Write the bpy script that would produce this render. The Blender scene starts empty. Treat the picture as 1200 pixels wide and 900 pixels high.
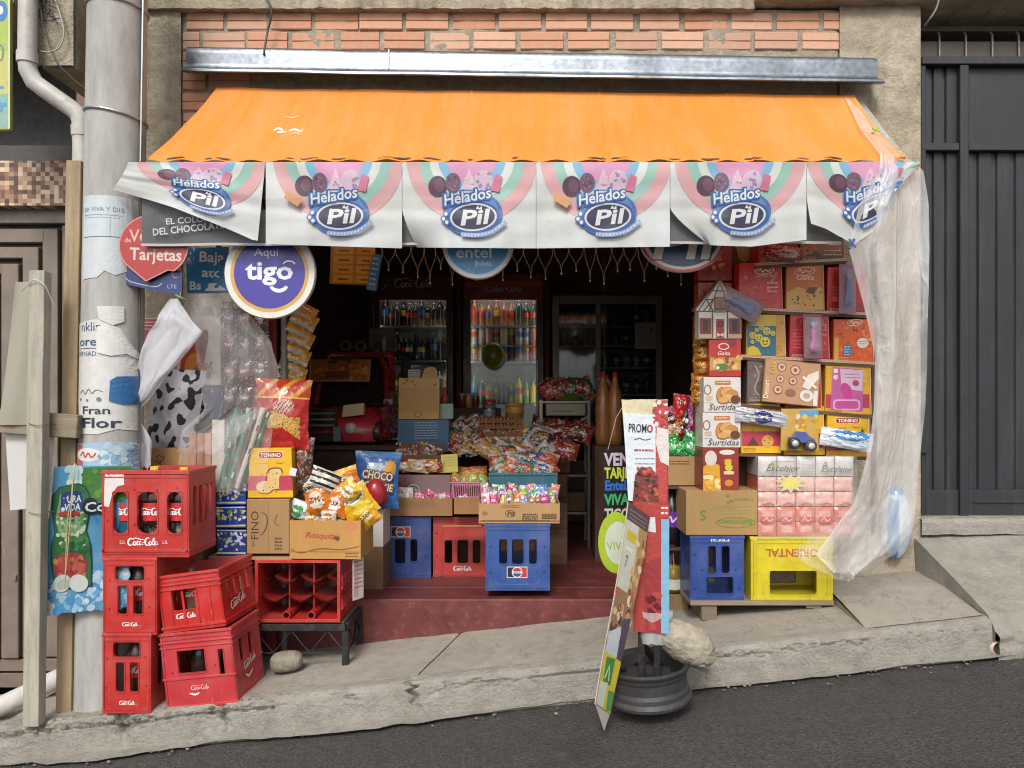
import bpy, bmesh, math, random
from mathutils import Vector, Matrix, noise, Euler, geometry
R = math.radians
random.seed(11)
SC = bpy.context.scene
COL = SC.collection

# ---------------------------------------------------------------- camera, sky, sun, exposure
D0, CZ, FOC, CX, CY = 3.7, 1.30, 900.0, 615.0, 475.0     # metres to the shop wall, eye height, focal length in photo pixels
cd = bpy.data.cameras.new('camera'); cam = bpy.data.objects.new('camera', cd); COL.objects.link(cam)
cam.location = (0, -D0, CZ); cam.rotation_euler = (R(90), 0, 0)
cd.sensor_width = 36; cd.lens = 27; cd.shift_x = -15 / 1200; cd.shift_y = 25 / 1200
cd.clip_start = 0.05; cd.clip_end = 500
SC.camera = cam
W = bpy.data.worlds.new('World'); SC.world = W; W.use_nodes = True
nt = W.node_tree; bg = nt.nodes['Background']
sky = nt.nodes.new('ShaderNodeTexSky'); sky.sky_type = 'NISHITA'; sky.sun_disc = False
SUN_EL, SUN_AZ = 44, 191           # high soft sun behind the camera, veiled by cloud
sky.sun_elevation = R(SUN_EL); sky.sun_rotation = R(SUN_AZ); sky.dust_density = 4; sky.air_density = 1; sky.ozone_density = 1
hs = nt.nodes.new('ShaderNodeHueSaturation'); hs.inputs['Saturation'].default_value = 0.12   # overcast: nearly colourless
nt.links.new(sky.outputs[0], hs.inputs['Color']); nt.links.new(hs.outputs[0], bg.inputs['Color'])
bg.inputs['Strength'].default_value = 0.135
sl = bpy.data.lights.new('sun', 'SUN'); so = bpy.data.objects.new('sun', sl); COL.objects.link(so)
sl.energy = 1.5; sl.angle = R(16); sl.color = (1, .97, .92)
_a, _e = R(SUN_AZ), R(SUN_EL)
_d = Vector((math.sin(_a) * math.cos(_e), math.cos(_a) * math.cos(_e), math.sin(_e)))   # towards the sun
so.rotation_euler = (-_d).to_track_quat('-Z', 'Y').to_euler(); so.location = _d * 20
vs = SC.view_settings
SC.display_settings.display_device = 'sRGB'
vs.view_transform = 'Standard'; vs.look = 'None'; vs.gamma = 1; vs.use_curve_mapping = False
vs.exposure = 0.5
SC.cycles.filter_width = 1.1
SC.cycles.max_bounces = 7; SC.cycles.diffuse_bounces = 5; SC.cycles.transparent_max_bounces = 16
SC.cycles.transmission_bounces = 4; SC.cycles.glossy_bounces = 3; SC.cycles.use_denoising = True

def S(y): return FOC / (D0 + y)                        # photo pixels per metre at depth y
def P(px, py, y):
    s = S(y); return Vector(((px - CX) / s, y, CZ - (py - CY) / s))

# ---------------------------------------------------------------- colours and materials
def lin(h):
    if not isinstance(h, str): return tuple(h)[:3]
    h = h.lstrip('#')
    out = []
    for i in (0, 2, 4):
        c = int(h[i:i + 2], 16) / 255
        out.append(c / 12.92 if c <= .04045 else ((c + .055) / 1.055) ** 2.4)
    return tuple(out)
def mixc(a, b, t):
    a, b = lin(a), lin(b); return tuple(a[i] * (1 - t) + b[i] * t for i in range(3))
def jit(c, k=.12):
    c = lin(c); f = 1 + random.uniform(-k, k); return tuple(min(.95, max(0, x * f * (1 + random.uniform(-k, k) * .3))) for x in c)
MATS = {}
class N:
    """small helper round one material's node tree"""
    def __init__(s, name):
        s.m = bpy.data.materials.new(name); s.m.use_nodes = True; s.t = s.m.node_tree
        s.b = s.t.nodes['Principled BSDF']; s.o = s.t.nodes['Material Output']
        s.tc = s.t.nodes.new('ShaderNodeTexCoord')
    def n(s, kind, **k):
        x = s.t.nodes.new(kind)
        for a, v in k.items(): setattr(x, a, v)
        return x
    def l(s, a, b): s.t.links.new(a, b)
    def noise(s, scale, detail=4, rough=.6, stretch=None, co='Object', dist=0):
        x = s.n('ShaderNodeTexNoise'); x.inputs['Scale'].default_value = scale
        x.inputs['Detail'].default_value = detail; x.inputs['Roughness'].default_value = rough; x.inputs['Distortion'].default_value = dist
        src = s.tc.outputs[co]
        if stretch:
            mp = s.n('ShaderNodeMapping'); mp.inputs['Scale'].default_value = stretch; s.l(src, mp.inputs[0]); src = mp.outputs[0]
        s.l(src, x.inputs['Vector']); return x.outputs['Fac']
    def ramp(s, fac, stops):
        x = s.n('ShaderNodeValToRGB'); e = x.color_ramp.elements
        while len(e) < len(stops): e.new(.5)
        for i, (p, c) in enumerate(stops):
            e[i].position = p; c = (c, c, c) if isinstance(c, (int, float)) else lin(c); e[i].color = (*c, 1)
        s.l(fac, x.inputs[0]); return x.outputs[0]
    def mix(s, fac, a, b, mode='MIX'):
        x = s.n('ShaderNodeMix', data_type='RGBA', blend_type=mode)
        for i, v in ((0, fac), (6, a), (7, b)):
            if isinstance(v, (int, float)): x.inputs[i].default_value = v if i == 0 else (v, v, v, 1)
            elif isinstance(v, (str, tuple)): x.inputs[i].default_value = (*lin(v), 1)
            else: s.l(v, x.inputs[i])
        return x.outputs[2]
    def math(s, op, a, b=0):
        x = s.n('ShaderNodeMath', operation=op)
        for i, v in ((0, a), (1, b)):
            if isinstance(v, (int, float)): x.inputs[i].default_value = v
            else: s.l(v, x.inputs[i])
        return x.outputs[0]
    def bump(s, h, strength, dist=.01):
        x = s.n('ShaderNodeBump'); x.inputs['Strength'].default_value = strength; x.inputs['Distance'].default_value = dist
        s.l(h, x.inputs['Height']); s.l(x.outputs[0], s.b.inputs['Normal'])
    def put(s, col=None, rough=None, metal=None, spec=None):
        for k, v in (('Base Color', col), ('Roughness', rough), ('Metallic', metal), ('Specular IOR Level', spec)):
            if v is None: continue
            i = s.b.inputs[k]
            if isinstance(v, (int, float)): i.default_value = v
            elif isinstance(v, (str, tuple)): i.default_value = (*lin(v), 1)
            else: s.l(v, i)
def colmat(name, rough=.5, var=.15, vscale=9, bump=.0, bscale=60, metal=0, spec=.5, dirt=0, bdist=.004, stretch=None, coat=0):
    """a surface whose own print or pigment colour is the mesh colour, with grain, dirt and relief"""
    a = N(name); at = a.n('ShaderNodeAttribute', attribute_name='Col')
    f = a.ramp(a.noise(vscale, 5, stretch=stretch), [(.3, 1 - var), (.7, 1.0)])
    c = a.mix(1, at.outputs['Color'], f, 'MULTIPLY')
    if dirt:
        d = a.ramp(a.noise(vscale * 2.3, 6, .7), [(.52, 0), (.72, dirt)])
        c = a.mix(d, c, '#6b6152')
    if name == 'plastic':
        sc_ = a.ramp(a.noise(38, 6, .8, stretch=(1, 1, .22)), [(.62, 0), (.72, .35)]); c = a.mix(sc_, c, a.mix(.55, c, '#e8ddd6')); c = a.mix(a.ramp(a.noise(2.6, 3), [(.45, 0), (.75, .28)]), c, a.mix(.4, c, '#d8c8c0'))
    a.put(c, a.ramp(a.noise(vscale * 3, 3), [(.3, max(.05, rough - .1)), (.7, min(1, rough + .1))]), metal, spec)
    if coat: a.b.inputs['Coat Weight'].default_value = coat; a.b.inputs['Coat Roughness'].default_value = .15
    if bump: a.bump(a.noise(bscale, 4, stretch=stretch), bump, bdist)
    MATS[name] = a.m; return a.m
colmat('paper', .34, .14, 22, .10, 70, spec=.6)
colmat('matte', .8, .2, 10, .15, 120)
colmat('card', .85, .16, 12, .2, 160, stretch=(1, 1, .25))
colmat('film', .16, .12, 25, .5, 34, bdist=.006, spec=.7)
colmat('plastic', .36, .28, 9, .10, 55, dirt=.38)
colmat('clean', .25, .06, 8)
colmat('metal', .38, .25, 7, .1, 50, metal=.85, dirt=.3)
colmat('iron', .55, .3, 14, .25, 70, metal=.35, dirt=.35)
colmat('wood', .8, .38, 7, .4, 30, stretch=(6, 6, .6), dirt=.3)
colmat('woodx', .8, .38, 7, .4, 30, stretch=(.6, 6, 6), dirt=.3)
colmat('cloth', .85, .12, 5, .1, 200)
colmat('stone', .9, .4, 28, .8, 45, bdist=.012, dirt=.25)
colmat('rough', .9, .45, 16, .8, 55, bdist=.012, dirt=.4)
colmat('fur', .95, .3, 20, .6, 90)
def special():
    a = N('fill_lamp'); a.b.inputs['Emission Color'].default_value = (1, .93, .82, 1); a.b.inputs['Emission Strength'].default_value = 22; MATS['fill_lamp'] = a.m  # glow of the tubes added inside the fridges
    a = N('plaster'); big = a.noise(1.6, 6, .65); mid = a.noise(7, 8, .7); fine = a.noise(60, 5, .7)
    c = a.ramp(mid, [(.28, '#7a7163'), (.45, '#a19683'), (.6, '#b6ab98'), (.78, '#c7bca9')])
    c = a.mix(a.ramp(big, [(.42, 0), (.62, .6)]), c, '#8f8370')
    st = a.noise(3.2, 5, .6, stretch=(5, 5, .35)); c = a.mix(a.ramp(st, [(.55, 0), (.75, .55)]), c, '#5d564c')
    c = a.mix(a.ramp(fine, [(.30, .5), (.42, 0)]), c, '#4d463d')
    a.put(c, .92, spec=.2); a.bump(a.math('ADD', a.math('MULTIPLY', mid, 1.6), a.math('MULTIPLY', fine, .6)), .8, .02); MATS['plaster'] = a.m
    a = N('concrete'); big = a.noise(1.6, 6, .65); mid = a.noise(14, 8, .75); fine = a.noise(190, 3, .7)
    c = a.ramp(mid, [(.25, '#7f7970'), (.5, '#958e83'), (.75, '#a39c91')])
    c = a.mix(a.ramp(big, [(.42, 0), (.62, .45)]), c, '#827b70')
    c = a.mix(a.ramp(fine, [(.30, .4), (.38, 0)]), c, '#665f56'); c = a.mix(a.ramp(a.noise(75, 2, .5), [(.70, 0), (.74, .5)]), c, '#5a544c')
    cr = a.math('ABSOLUTE', a.math('SUBTRACT', a.noise(2.1, 9, .62, dist=.3), .5)); c = a.mix(a.ramp(cr, [(0, .5), (.006, 0)]), c, '#4d473f')
    a.put(c, .88, spec=.25); a.bump(a.math('ADD', mid, a.math('MULTIPLY', fine, .6)), .3, .01); MATS['concrete'] = a.m
    a = N('kerb_concrete'); big = a.noise(2.4, 6, .7); mid = a.noise(12, 9, .75); fine = a.noise(90, 5, .75)
    c = a.ramp(mid, [(.25, '#858077'), (.5, '#a29d93'), (.72, '#b3aea4')])
    c = a.mix(a.ramp(big, [(.45, 0), (.66, .5)]), c, '#8d887c'); c = a.mix(a.ramp(a.noise(5, 8, .8), [(.58, 0), (.68, .5)]), c, '#6f6a60')
    c = a.mix(a.ramp(fine, [(.32, .55), (.40, 0)]), c, '#544e46')
    a.put(c, .93, spec=.2); a.bump(a.math('ADD', a.math('MULTIPLY', mid, 1.5), fine), .9, .015); MATS['kerb_concrete'] = a.m
    a = N('asphalt'); big = a.noise(.8, 5, .6); fine = a.noise(150, 3, .75); agg = a.n('ShaderNodeTexVoronoi'); agg.inputs['Scale'].default_value = 95
    a.l(a.tc.outputs['Object'], agg.inputs['Vector'])
    c = a.ramp(fine, [(.30, '#292727'), (.5, '#3e3c3a'), (.72, '#54514e')])
    c = a.mix(.25, c, a.ramp(agg.outputs['Color'], [(.2, '#343231'), (.8, '#77726c')]))
    c = a.mix(a.ramp(big, [(.42, 0), (.62, .4)]), c, '#3b3938')
    c = a.mix(a.ramp(a.noise(3.2, 9, .8), [(.60, 0), (.72, .4)]), c, '#7d7872'); c = a.mix(a.ramp(a.noise(1.1, 6, .7, stretch=(1, 1.6, 1)), [(.56, 0), (.66, .45)]), c, '#2b2a2a')
    c = a.mix(a.ramp(a.noise(260, 2, .5), [(.70, 0), (.74, .8)]), c, '#a8a299')
    a.put(c, a.ramp(big, [(.4, .85), (.65, .6)]), spec=.35); a.bump(a.math('ADD', fine, agg.outputs['Distance']), .9, .008); MATS['asphalt'] = a.m
    a = N('brick_clay'); oi = a.n('ShaderNodeObjectInfo'); f = a.noise(14, 6, .7)
    c = a.ramp(oi.outputs['Random'], [(0, '#c2876c'), (.35, '#cd9678'), (.7, '#d5a78e'), (1, '#bd8d78')])
    c = a.mix(a.ramp(f, [(.46, 0), (.70, .75)]), c, '#b0a48f'); c = a.mix(a.ramp(a.noise(3, 3), [(.4, 0), (.7, .2)]), c, '#a09078')
    a.put(c, .9, spec=.2); a.bump(a.noise(80, 4, .7), .5, .006); MATS['brick_clay'] = a.m
    a = N('mortar'); f = a.noise(24, 8, .75)
    a.put(a.ramp(f, [(.3, '#8a806f'), (.6, '#ada28f'), (.8, '#bfb5a2')]), .95, spec=.15); a.bump(f, 1, .02); MATS['mortar'] = a.m
    a = N('galvanised'); w = a.noise(2.2, 2, .4, stretch=(1, 1, .4)); f = a.noise(40, 3)
    a.put(a.ramp(f, [(.3, '#6b7077'), (.7, '#878c93')]), a.ramp(a.noise(5, 4), [(.3, .26), (.7, .46)]), 1); a.bump(w, .55, .06); MATS['galvanised'] = a.m
    a = N('awning_fabric'); f = a.noise(1.1, 4, .6); st = a.noise(3.5, 7, .75, stretch=(2.2, .3, .3))
    c = a.ramp(f, [(.3, '#ec9038'), (.6, '#f29b46'), (.8, '#ee9f55')]); c = a.mix(a.ramp(st, [(.42, 0), (.75, .6)]), c, '#efb07a')
    c = a.mix(a.ramp(a.noise(9, 8, .8), [(.60, 0), (.70, .35)]), c, '#b8703c'); c = a.mix(a.ramp(a.noise(60, 4, .7), [(.68, 0), (.74, .4)]), c, '#9a6234')
    a.put(c, .75, spec=.2); a.bump(a.math('ADD', a.noise(5, 5, .6, stretch=(1, .4, .4)), a.math('MULTIPLY', a.noise(160, 2), .08)), .45, .025)
    tr = a.n('ShaderNodeBsdfTranslucent'); a.l(c, tr.inputs['Color']); mx = a.n('ShaderNodeMixShader'); mx.inputs[0].default_value = .34
    a.l(a.b.outputs[0], mx.inputs[1]); a.l(tr.outputs[0], mx.inputs[2]); a.l(mx.outputs[0], a.o.inputs['Surface']); MATS['awning_fabric'] = a.m
    a = N('banner'); at = a.n('ShaderNodeAttribute', attribute_name='Col'); f = a.ramp(a.noise(3, 4), [(.3, .9), (.7, 1.0)])
    c = a.mix(1, at.outputs['Color'], f, 'MULTIPLY'); a.put(c, .4, spec=.4); a.bump(a.noise(9, 3), .18, .02)
    tr = a.n('ShaderNodeBsdfTranslucent'); a.l(c, tr.inputs['Color']); mx = a.n('ShaderNodeMixShader'); mx.inputs[0].default_value = .38
    a.l(a.b.outputs[0], mx.inputs[1]); a.l(tr.outputs[0], mx.inputs[2]); a.l(mx.outputs[0], a.o.inputs['Surface']); MATS['banner'] = a.m
    for nm, lo, hi, tint in (('sheet', .24, .60, '#fafbfb'), ('sheet_thin', .06, .30, '#e6e4e6'), ('sheet_milky', .6, .88, '#e9eaf0'), ('wrap', .06, .24, '#eeeeee')):
        a = N(nm); f = a.noise(5, 6, .7, stretch=(1, 1, .4))
        def ridge(sc, st):
            r = a.math('ABSOLUTE', a.math('SUBTRACT', a.noise(sc, 3, .5, stretch=st, dist=.6), .5)); return a.ramp(r, [(0, 1), (.035, .25), (.10, 0)])
        r1, r2 = ridge(3.2, (1.6, 1, .4)), ridge(8, (1.2, 1, .7)); cr = a.math('ADD', r1, a.math('MULTIPLY', r2, .35))
        a.put(tint, .16, spec=.7); a.bump(a.math('ADD', a.math('MULTIPLY', a.noise(16, 5, .65, stretch=(1.4, 1, .5)), 1.2), cr), {'sheet': .45, 'sheet_milky': .16, 'sheet_thin': .3, 'wrap': .35}[nm], .012)
        f = a.math('ADD', a.ramp(f, [(.3, lo), (.7, hi)]), a.math('MULTIPLY', cr, .12))
        tr = a.n('ShaderNodeBsdfTranslucent'); tr.inputs['Color'].default_value = (*lin(tint), 1)
        m1 = a.n('ShaderNodeMixShader'); m1.inputs[0].default_value = .4; a.l(a.b.outputs[0], m1.inputs[1]); a.l(tr.outputs[0], m1.inputs[2])
        tp = a.n('ShaderNodeBsdfTransparent'); m2 = a.n('ShaderNodeMixShader')
        a.l(f, m2.inputs[0]); a.l(tp.outputs[0], m2.inputs[1]); a.l(m1.outputs[0], m2.inputs[2]); a.l(m2.outputs[0], a.o.inputs['Surface']); MATS[nm] = a.m
    for nm, tint, k in (('glass', '#e6eeee', .10), ('pet', '#dfe6e6', .16)):
        a = N(nm); tp = a.n('ShaderNodeBsdfTransparent'); tp.inputs['Color'].default_value = (*lin(tint), 1)
        g = a.n('ShaderNodeBsdfGlossy'); g.inputs['Roughness'].default_value = .06; mx = a.n('ShaderNodeMixShader'); lw = a.n('ShaderNodeLayerWeight'); lw.inputs[0].default_value = .35
        a.l(a.math('ADD', a.math('MULTIPLY', lw.outputs['Fresnel'], .4), k * .2), mx.inputs[0]); a.l(tp.outputs[0], mx.inputs[1]); a.l(g.outputs[0], mx.inputs[2]); a.l(mx.outputs[0], a.o.inputs['Surface']); MATS[nm] = a.m
    a = N('mosaic'); mp = a.n('ShaderNodeMapping'); mp.inputs['Scale'].default_value = (46, 46, 46); a.l(a.tc.outputs['Object'], mp.inputs[0])
    fl = a.n('ShaderNodeVectorMath', operation='FLOOR'); a.l(mp.outputs[0], fl.inputs[0]); fr = a.n('ShaderNodeVectorMath', operation='FRACTION'); a.l(mp.outputs[0], fr.inputs[0])
    wn = a.n('ShaderNodeTexWhiteNoise', noise_dimensions='2D'); sx = a.n('ShaderNodeSeparateXYZ'); a.l(fl.outputs[0], sx.inputs[0]); cb = a.n('ShaderNodeCombineXYZ'); a.l(sx.outputs[0], cb.inputs[0]); a.l(sx.outputs[2], cb.inputs[1]); a.l(cb.outputs[0], wn.inputs['Vector'])
    c = a.ramp(wn.outputs['Value'], [(0, '#4a3226'), (.25, '#6b4a38'), (.5, '#8f6a50'), (.75, '#b8967a'), (1, '#d6bfa6')]); a.put(c, .35); MATS['mosaic'] = a.m
    a = N('red_cement'); f = a.noise(6, 7, .7); c = a.ramp(f, [(.3, '#4f211f'), (.55, '#652f2d'), (.8, '#7a443e')]); c = a.mix(a.ramp(a.noise(30, 5), [(.55, 0), (.75, .3)]), c, '#8a746a')
    a.put(c, a.ramp(f, [(.3, .35), (.7, .65)])); a.bump(f, .2, .01); MATS['red_cement'] = a.m
    a = N('gate_paint'); f = a.noise(5, 6, .7); c = a.ramp(f, [(.3, '#222327'), (.7, '#2c2d32')]); c = a.mix(a.ramp(a.noise(3.5, 8, .8, stretch=(2.5, 1, .8)), [(.70, 0), (.74, .8)]), c, '#9c8d85')
    c = a.mix(a.ramp(a.noise(2, 5, .7, stretch=(6, 1, .4)), [(.5, 0), (.8, .25)]), c, '#66625f'); a.put(c, .5); a.bump(a.noise(9, 4), .15, .01); MATS['gate_paint'] = a.m
    a = N('pole_concrete'); f = a.noise(8, 7, .7, stretch=(2, 2, .5)); fine = a.noise(120, 4); c = a.ramp(f, [(.25, '#868480'), (.55, '#a19f9b'), (.8, '#aeaca7')])
    c = a.mix(a.ramp(a.noise(20, 5, .7, stretch=(3, 3, .2)), [(.6, 0), (.75, .4)]), c, '#8a867f'); a.put(c, .85, spec=.25); a.bump(a.math('ADD', f, fine), .25, .006); MATS['pole_concrete'] = a.m
special()

# ---------------------------------------------------------------- mesh builder
class MB:
    def __init__(s): s.v = []; s.f = []; s.c = []; s.sm = []
    def add(s, vs, fs, col, smooth=False):
        o = len(s.v); s.v += [tuple(v) for v in vs]
        multi = isinstance(col, list)
        for k, f in enumerate(fs):
            s.f.append([i + o for i in f]); s.c.append(lin(col[k] if multi else col)); s.sm.append(smooth)
        return s
    def box(s, x0, x1, y0, y1, z0, z1, col='#888888', taper=1.0, tapery=1.0):
        cx, cy = (x0 + x1) / 2, (y0 + y1) / 2
        vs = [(x0, y0, z0), (x1, y0, z0), (x1, y1, z0), (x0, y1, z0)] + [(cx + (x - cx) * taper, cy + (y - cy) * tapery, z1) for x, y in ((x0, y0), (x1, y0), (x1, y1), (x0, y1))]
        return s.add(vs, [(0, 3, 2, 1), (4, 5, 6, 7), (0, 1, 5, 4), (1, 2, 6, 5), (2, 3, 7, 6), (3, 0, 4, 7)], col)
    def bar(s, a, b, w, h, col='#888888', up=(0, 0, 1)):
        a, b = Vector(a), Vector(b); d = (b - a).normalized(); u = Vector(up)
        if abs(d.dot(u)) > .98: u = Vector((0, 1, 0))
        x = d.cross(u).normalized() * w / 2; z = x.cross(d).normalized() * h / 2
        vs = [p + i * x + j * z for p in (a, b) for i, j in ((-1, -1), (1, -1), (1, 1), (-1, 1))]
        return s.add(vs, [(0, 1, 2, 3), (7, 6, 5, 4), (0, 4, 5, 1), (1, 5, 6, 2), (2, 6, 7, 3), (3, 7, 4, 0)], col)
    def tube(s, pts, r, col='#888888', n=8, caps=True):
        pts = [Vector(p) for p in pts]; m = len(pts); rr = r if isinstance(r, (list, tuple)) else [r] * m
        vs = []; ref = None
        for i, p in enumerate(pts):
            d = (pts[min(i + 1, m - 1)] - pts[max(i - 1, 0)]).normalized()
            if ref is None: ref = Vector((0, 0, 1)) if abs(d.z) < .9 else Vector((1, 0, 0))
            x = (ref - d * ref.dot(d)).normalized(); ref = x; y = d.cross(x)
            vs += [p + rr[i] * (math.cos(t) * x + math.sin(t) * y) for t in (2 * math.pi * k / n for k in range(n))]
        fs = [(i * n + k, i * n + (k + 1) % n, (i + 1) * n + (k + 1) % n, (i + 1) * n + k) for i in range(m - 1) for k in range(n)]
        s.add(vs, fs, col, True)
        if caps:
            s.add(vs[:n], [tuple(range(n))[::-1]], col); s.add(vs[-n:], [tuple(range(n))], col)
        return s
    def lathe(s, prof, c=(0, 0, 0), col='#888888', n=20, axis='z', smooth=True, sy=1):
        """prof: (radius, height[, colour])"""
        vs = []
        for q in prof:
            for k in range(n):
                t = 2 * math.pi * k / n; a, b, h = q[0] * math.cos(t), q[0] * math.sin(t) * sy, q[1]
                vs.append({'z': (c[0] + a, c[1] + b, c[2] + h), 'y': (c[0] + a, c[1] - h, c[2] + b), 'x': (c[0] + h, c[1] + a, c[2] + b)}[axis])
        fs, cs = [], []
        for i in range(len(prof) - 1):
            for k in range(n): fs.append((i * n + k, i * n + (k + 1) % n, (i + 1) * n + (k + 1) % n, (i + 1) * n + k)); cs.append(prof[i + 1][2] if len(prof[i + 1]) > 2 else col)
        return s.add(vs, fs, cs, smooth)
    def grid(s, fn, nu, nv, col='#888888', smooth=True, flip=False):
        vs = [fn(i / nu, j / nv) for j in range(nv + 1) for i in range(nu + 1)]
        fs, cs = [], []
        for j in range(nv):
            for i in range(nu):
                a = j * (nu + 1) + i; q = (a, a + 1, a + nu + 2, a + nu + 1); fs.append(q[::-1] if flip else q)
                cs.append(col((i + .5) / nu, (j + .5) / nv) if callable(col) else col)
        return s.add(vs, fs, cs, smooth)
    def prism(s, pts, y0, y1, col='#888888', plane='xz'):
        """outline in the xz (or xy) plane swept to a thickness"""
        n = len(pts); mk = (lambda p, d: (p[0], d, p[1])) if plane == 'xz' else (lambda p, d: (p[0], p[1], d))
        tri = geometry.tessellate_polygon([[Vector((p[0], p[1], 0)) for p in pts]])
        vs = [mk(p, y0) for p in pts] + [mk(p, y1) for p in pts]
        fs = [tuple(t) for t in tri] + [tuple(i + n for i in t[::-1]) for t in tri] + [(i, (i + 1) % n, n + (i + 1) % n, n + i) for i in range(n)]
        return s.add(vs, fs, col)
    def mesh(s, name, mat, bevel=0, recalc=True, weld=False):
        me = bpy.data.meshes.new(name); me.from_pydata(s.v, [], s.f); me.polygons.foreach_set('use_smooth', s.sm)
        at = me.color_attributes.new('Col', 'FLOAT_COLOR', 'CORNER'); buf = []
        for f, c in zip(s.f, s.c):
            g = .3 * c[0] + .6 * c[1] + .1 * c[2]; buf += ([(g + (c[0] - g) * 1.0) * .80 + .003, (g + (c[1] - g) * 1.0) * .80 + .003, (g + (c[2] - g) * 1.0) * .80 + .003, 1.0] * len(f))   # printed and dyed colours, all scaled down evenly
        at.data.foreach_set('color', buf)
        me.materials.append(MATS[mat] if isinstance(mat, str) else mat)
        if recalc or bevel or weld:
            bm = bmesh.new(); bm.from_mesh(me)
            if weld: bmesh.ops.remove_doubles(bm, verts=bm.verts, dist=1e-5)
            if recalc: bmesh.ops.recalc_face_normals(bm, faces=bm.faces)
            if bevel: bmesh.ops.bevel(bm, geom=[e for e in bm.edges if len(e.link_faces) == 2 and e.calc_face_angle(0) > .6], offset=bevel, segments=1, affect='EDGES', clamp_overlap=True)
            bm.to_mesh(me); bm.free()
        return me
    def build(s, name, mat, parent=None, bevel=0, loc=None, rot=None, recalc=True, weld=False):
        o = bpy.data.objects.new(name, s.mesh(name, mat, bevel, recalc, weld)); COL.objects.link(o); o.parent = parent
        if loc is not None: o.location = loc
        if rot is not None: o.rotation_euler = [R(a) for a in rot]
        return o
def tag(o, label=None, cat=None, group=None, kind=None):
    for k, v in (('label', label), ('category', cat), ('group', group), ('kind', kind)):
        if v: o[k] = v
    return o
def empty(name, loc=(0, 0, 0), label=None, cat=None, group=None, rot=(0, 0, 0)):
    o = bpy.data.objects.new(name, None); COL.objects.link(o); o.location = loc; o.rotation_euler = [R(a) for a in rot]; o.empty_display_size = .1
    return tag(o, label, cat, group)
def copy_tree(o, parent=None):
    c = o.copy(); COL.objects.link(c); c.parent = parent
    for ch in [x for x in o.children if x is not c]: copy_tree(ch, c)
    return c
def nz(x, y, z=0, sc=1.0): return noise.noise(Vector((x * sc, y * sc, z * sc)))

# ---------------------------------------------------------------- flat print: shapes and lettering in photo pixels, y down
_fc = bpy.data.curves.new('glyphs', 'FONT'); _fc.resolution_u = 2; _fo = bpy.data.objects.new('glyphs', _fc); _TX = {}
def text_mesh(t, bold):
    k = (t, bold)
    if k not in _TX:
        _fc.body = t; _fc.size = 1; _fc.offset = bold; m = _fo.to_mesh()
        vs = [(v.co.x, v.co.y) for v in m.vertices]; _TX[k] = (vs, [tuple(p.vertices) for p in m.polygons], max([v[0] for v in vs] or [0])); _fo.to_mesh_clear()
    return _TX[k]
def spline(pts, k=6):
    pts = [Vector((p[0], p[1], p[2] if len(p) > 2 else 1)) for p in pts]; out = []
    for i in range(len(pts) - 1):
        a, b, c, d = pts[max(i - 1, 0)], pts[i], pts[i + 1], pts[min(i + 2, len(pts) - 1)]
        for j in range(k):
            t = j / k; out.append(.5 * ((2 * b) + (c - a) * t + (2 * a - 5 * b + 4 * c - d) * t * t + (3 * b - a - 3 * c + d) * t ** 3))
    return out + [pts[-1]]
SCRIPT = [  # running script strokes of the soft-drink wordmark, box 0..10 by 0..3 (x, y down, pen width)
 [(2.1, .7, .5), (1.6, .25, .6), (.9, .4, 1.2), (.4, 1.2, 1.5), (.5, 2.1, 1.3), (1.2, 2.5, .8), (2.0, 2.0, .5)],
 [(2.5, 1.2, .8), (2.1, 1.7, 1.2), (2.3, 2.4, 1.0), (2.8, 2.2, 1.0), (2.9, 1.5, .8), (2.5, 1.2, .6), (3.1, 1.35, .4)],
 [(3.9, 1.3, .5), (3.5, 1.2, .8), (3.2, 1.8, 1.2), (3.4, 2.4, .9), (4.0, 2.0, .4)],
 [(4.8, 1.3, .5), (4.3, 1.25, .9), (4.1, 1.9, 1.2), (4.3, 2.4, .9), (4.75, 1.8, .6), (4.85, 1.2, .7), (4.8, 2.1, 1.1), (5.3, 2.2, .5)],
 [(5.2, 1.6, .8), (5.8, 1.5, .8)],
 [(7.4, .2, .4), (6.6, .1, .8), (6.0, .8, 1.4), (6.0, 2.0, 1.3), (6.7, 2.5, .8), (7.4, 2.0, .4)],
 [(7.6, 1.2, .8), (7.2, 1.7, 1.2), (7.4, 2.4, 1.0), (7.9, 2.2, 1.0), (8.0, 1.5, .8), (7.6, 1.2, .6)],
 [(8.3, 2.0, .5), (8.8, .9, .8), (8.9, .2, .8), (8.5, .6, 1.0), (8.4, 2.2, 1.1), (8.9, 2.3, .5)],
 [(9.7, 1.3, .5), (9.2, 1.25, .9), (9.0, 1.9, 1.2), (9.2, 2.4, .9), (9.6, 1.8, .6), (9.75, 1.2, .7), (9.7, 2.1, 1.1), (10.1, 2.2, .5)],
 [(1.5, .5, .4), (3.0, .1, .7), (4.4, .6, .8), (5.6, .55, .4)]]
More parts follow.
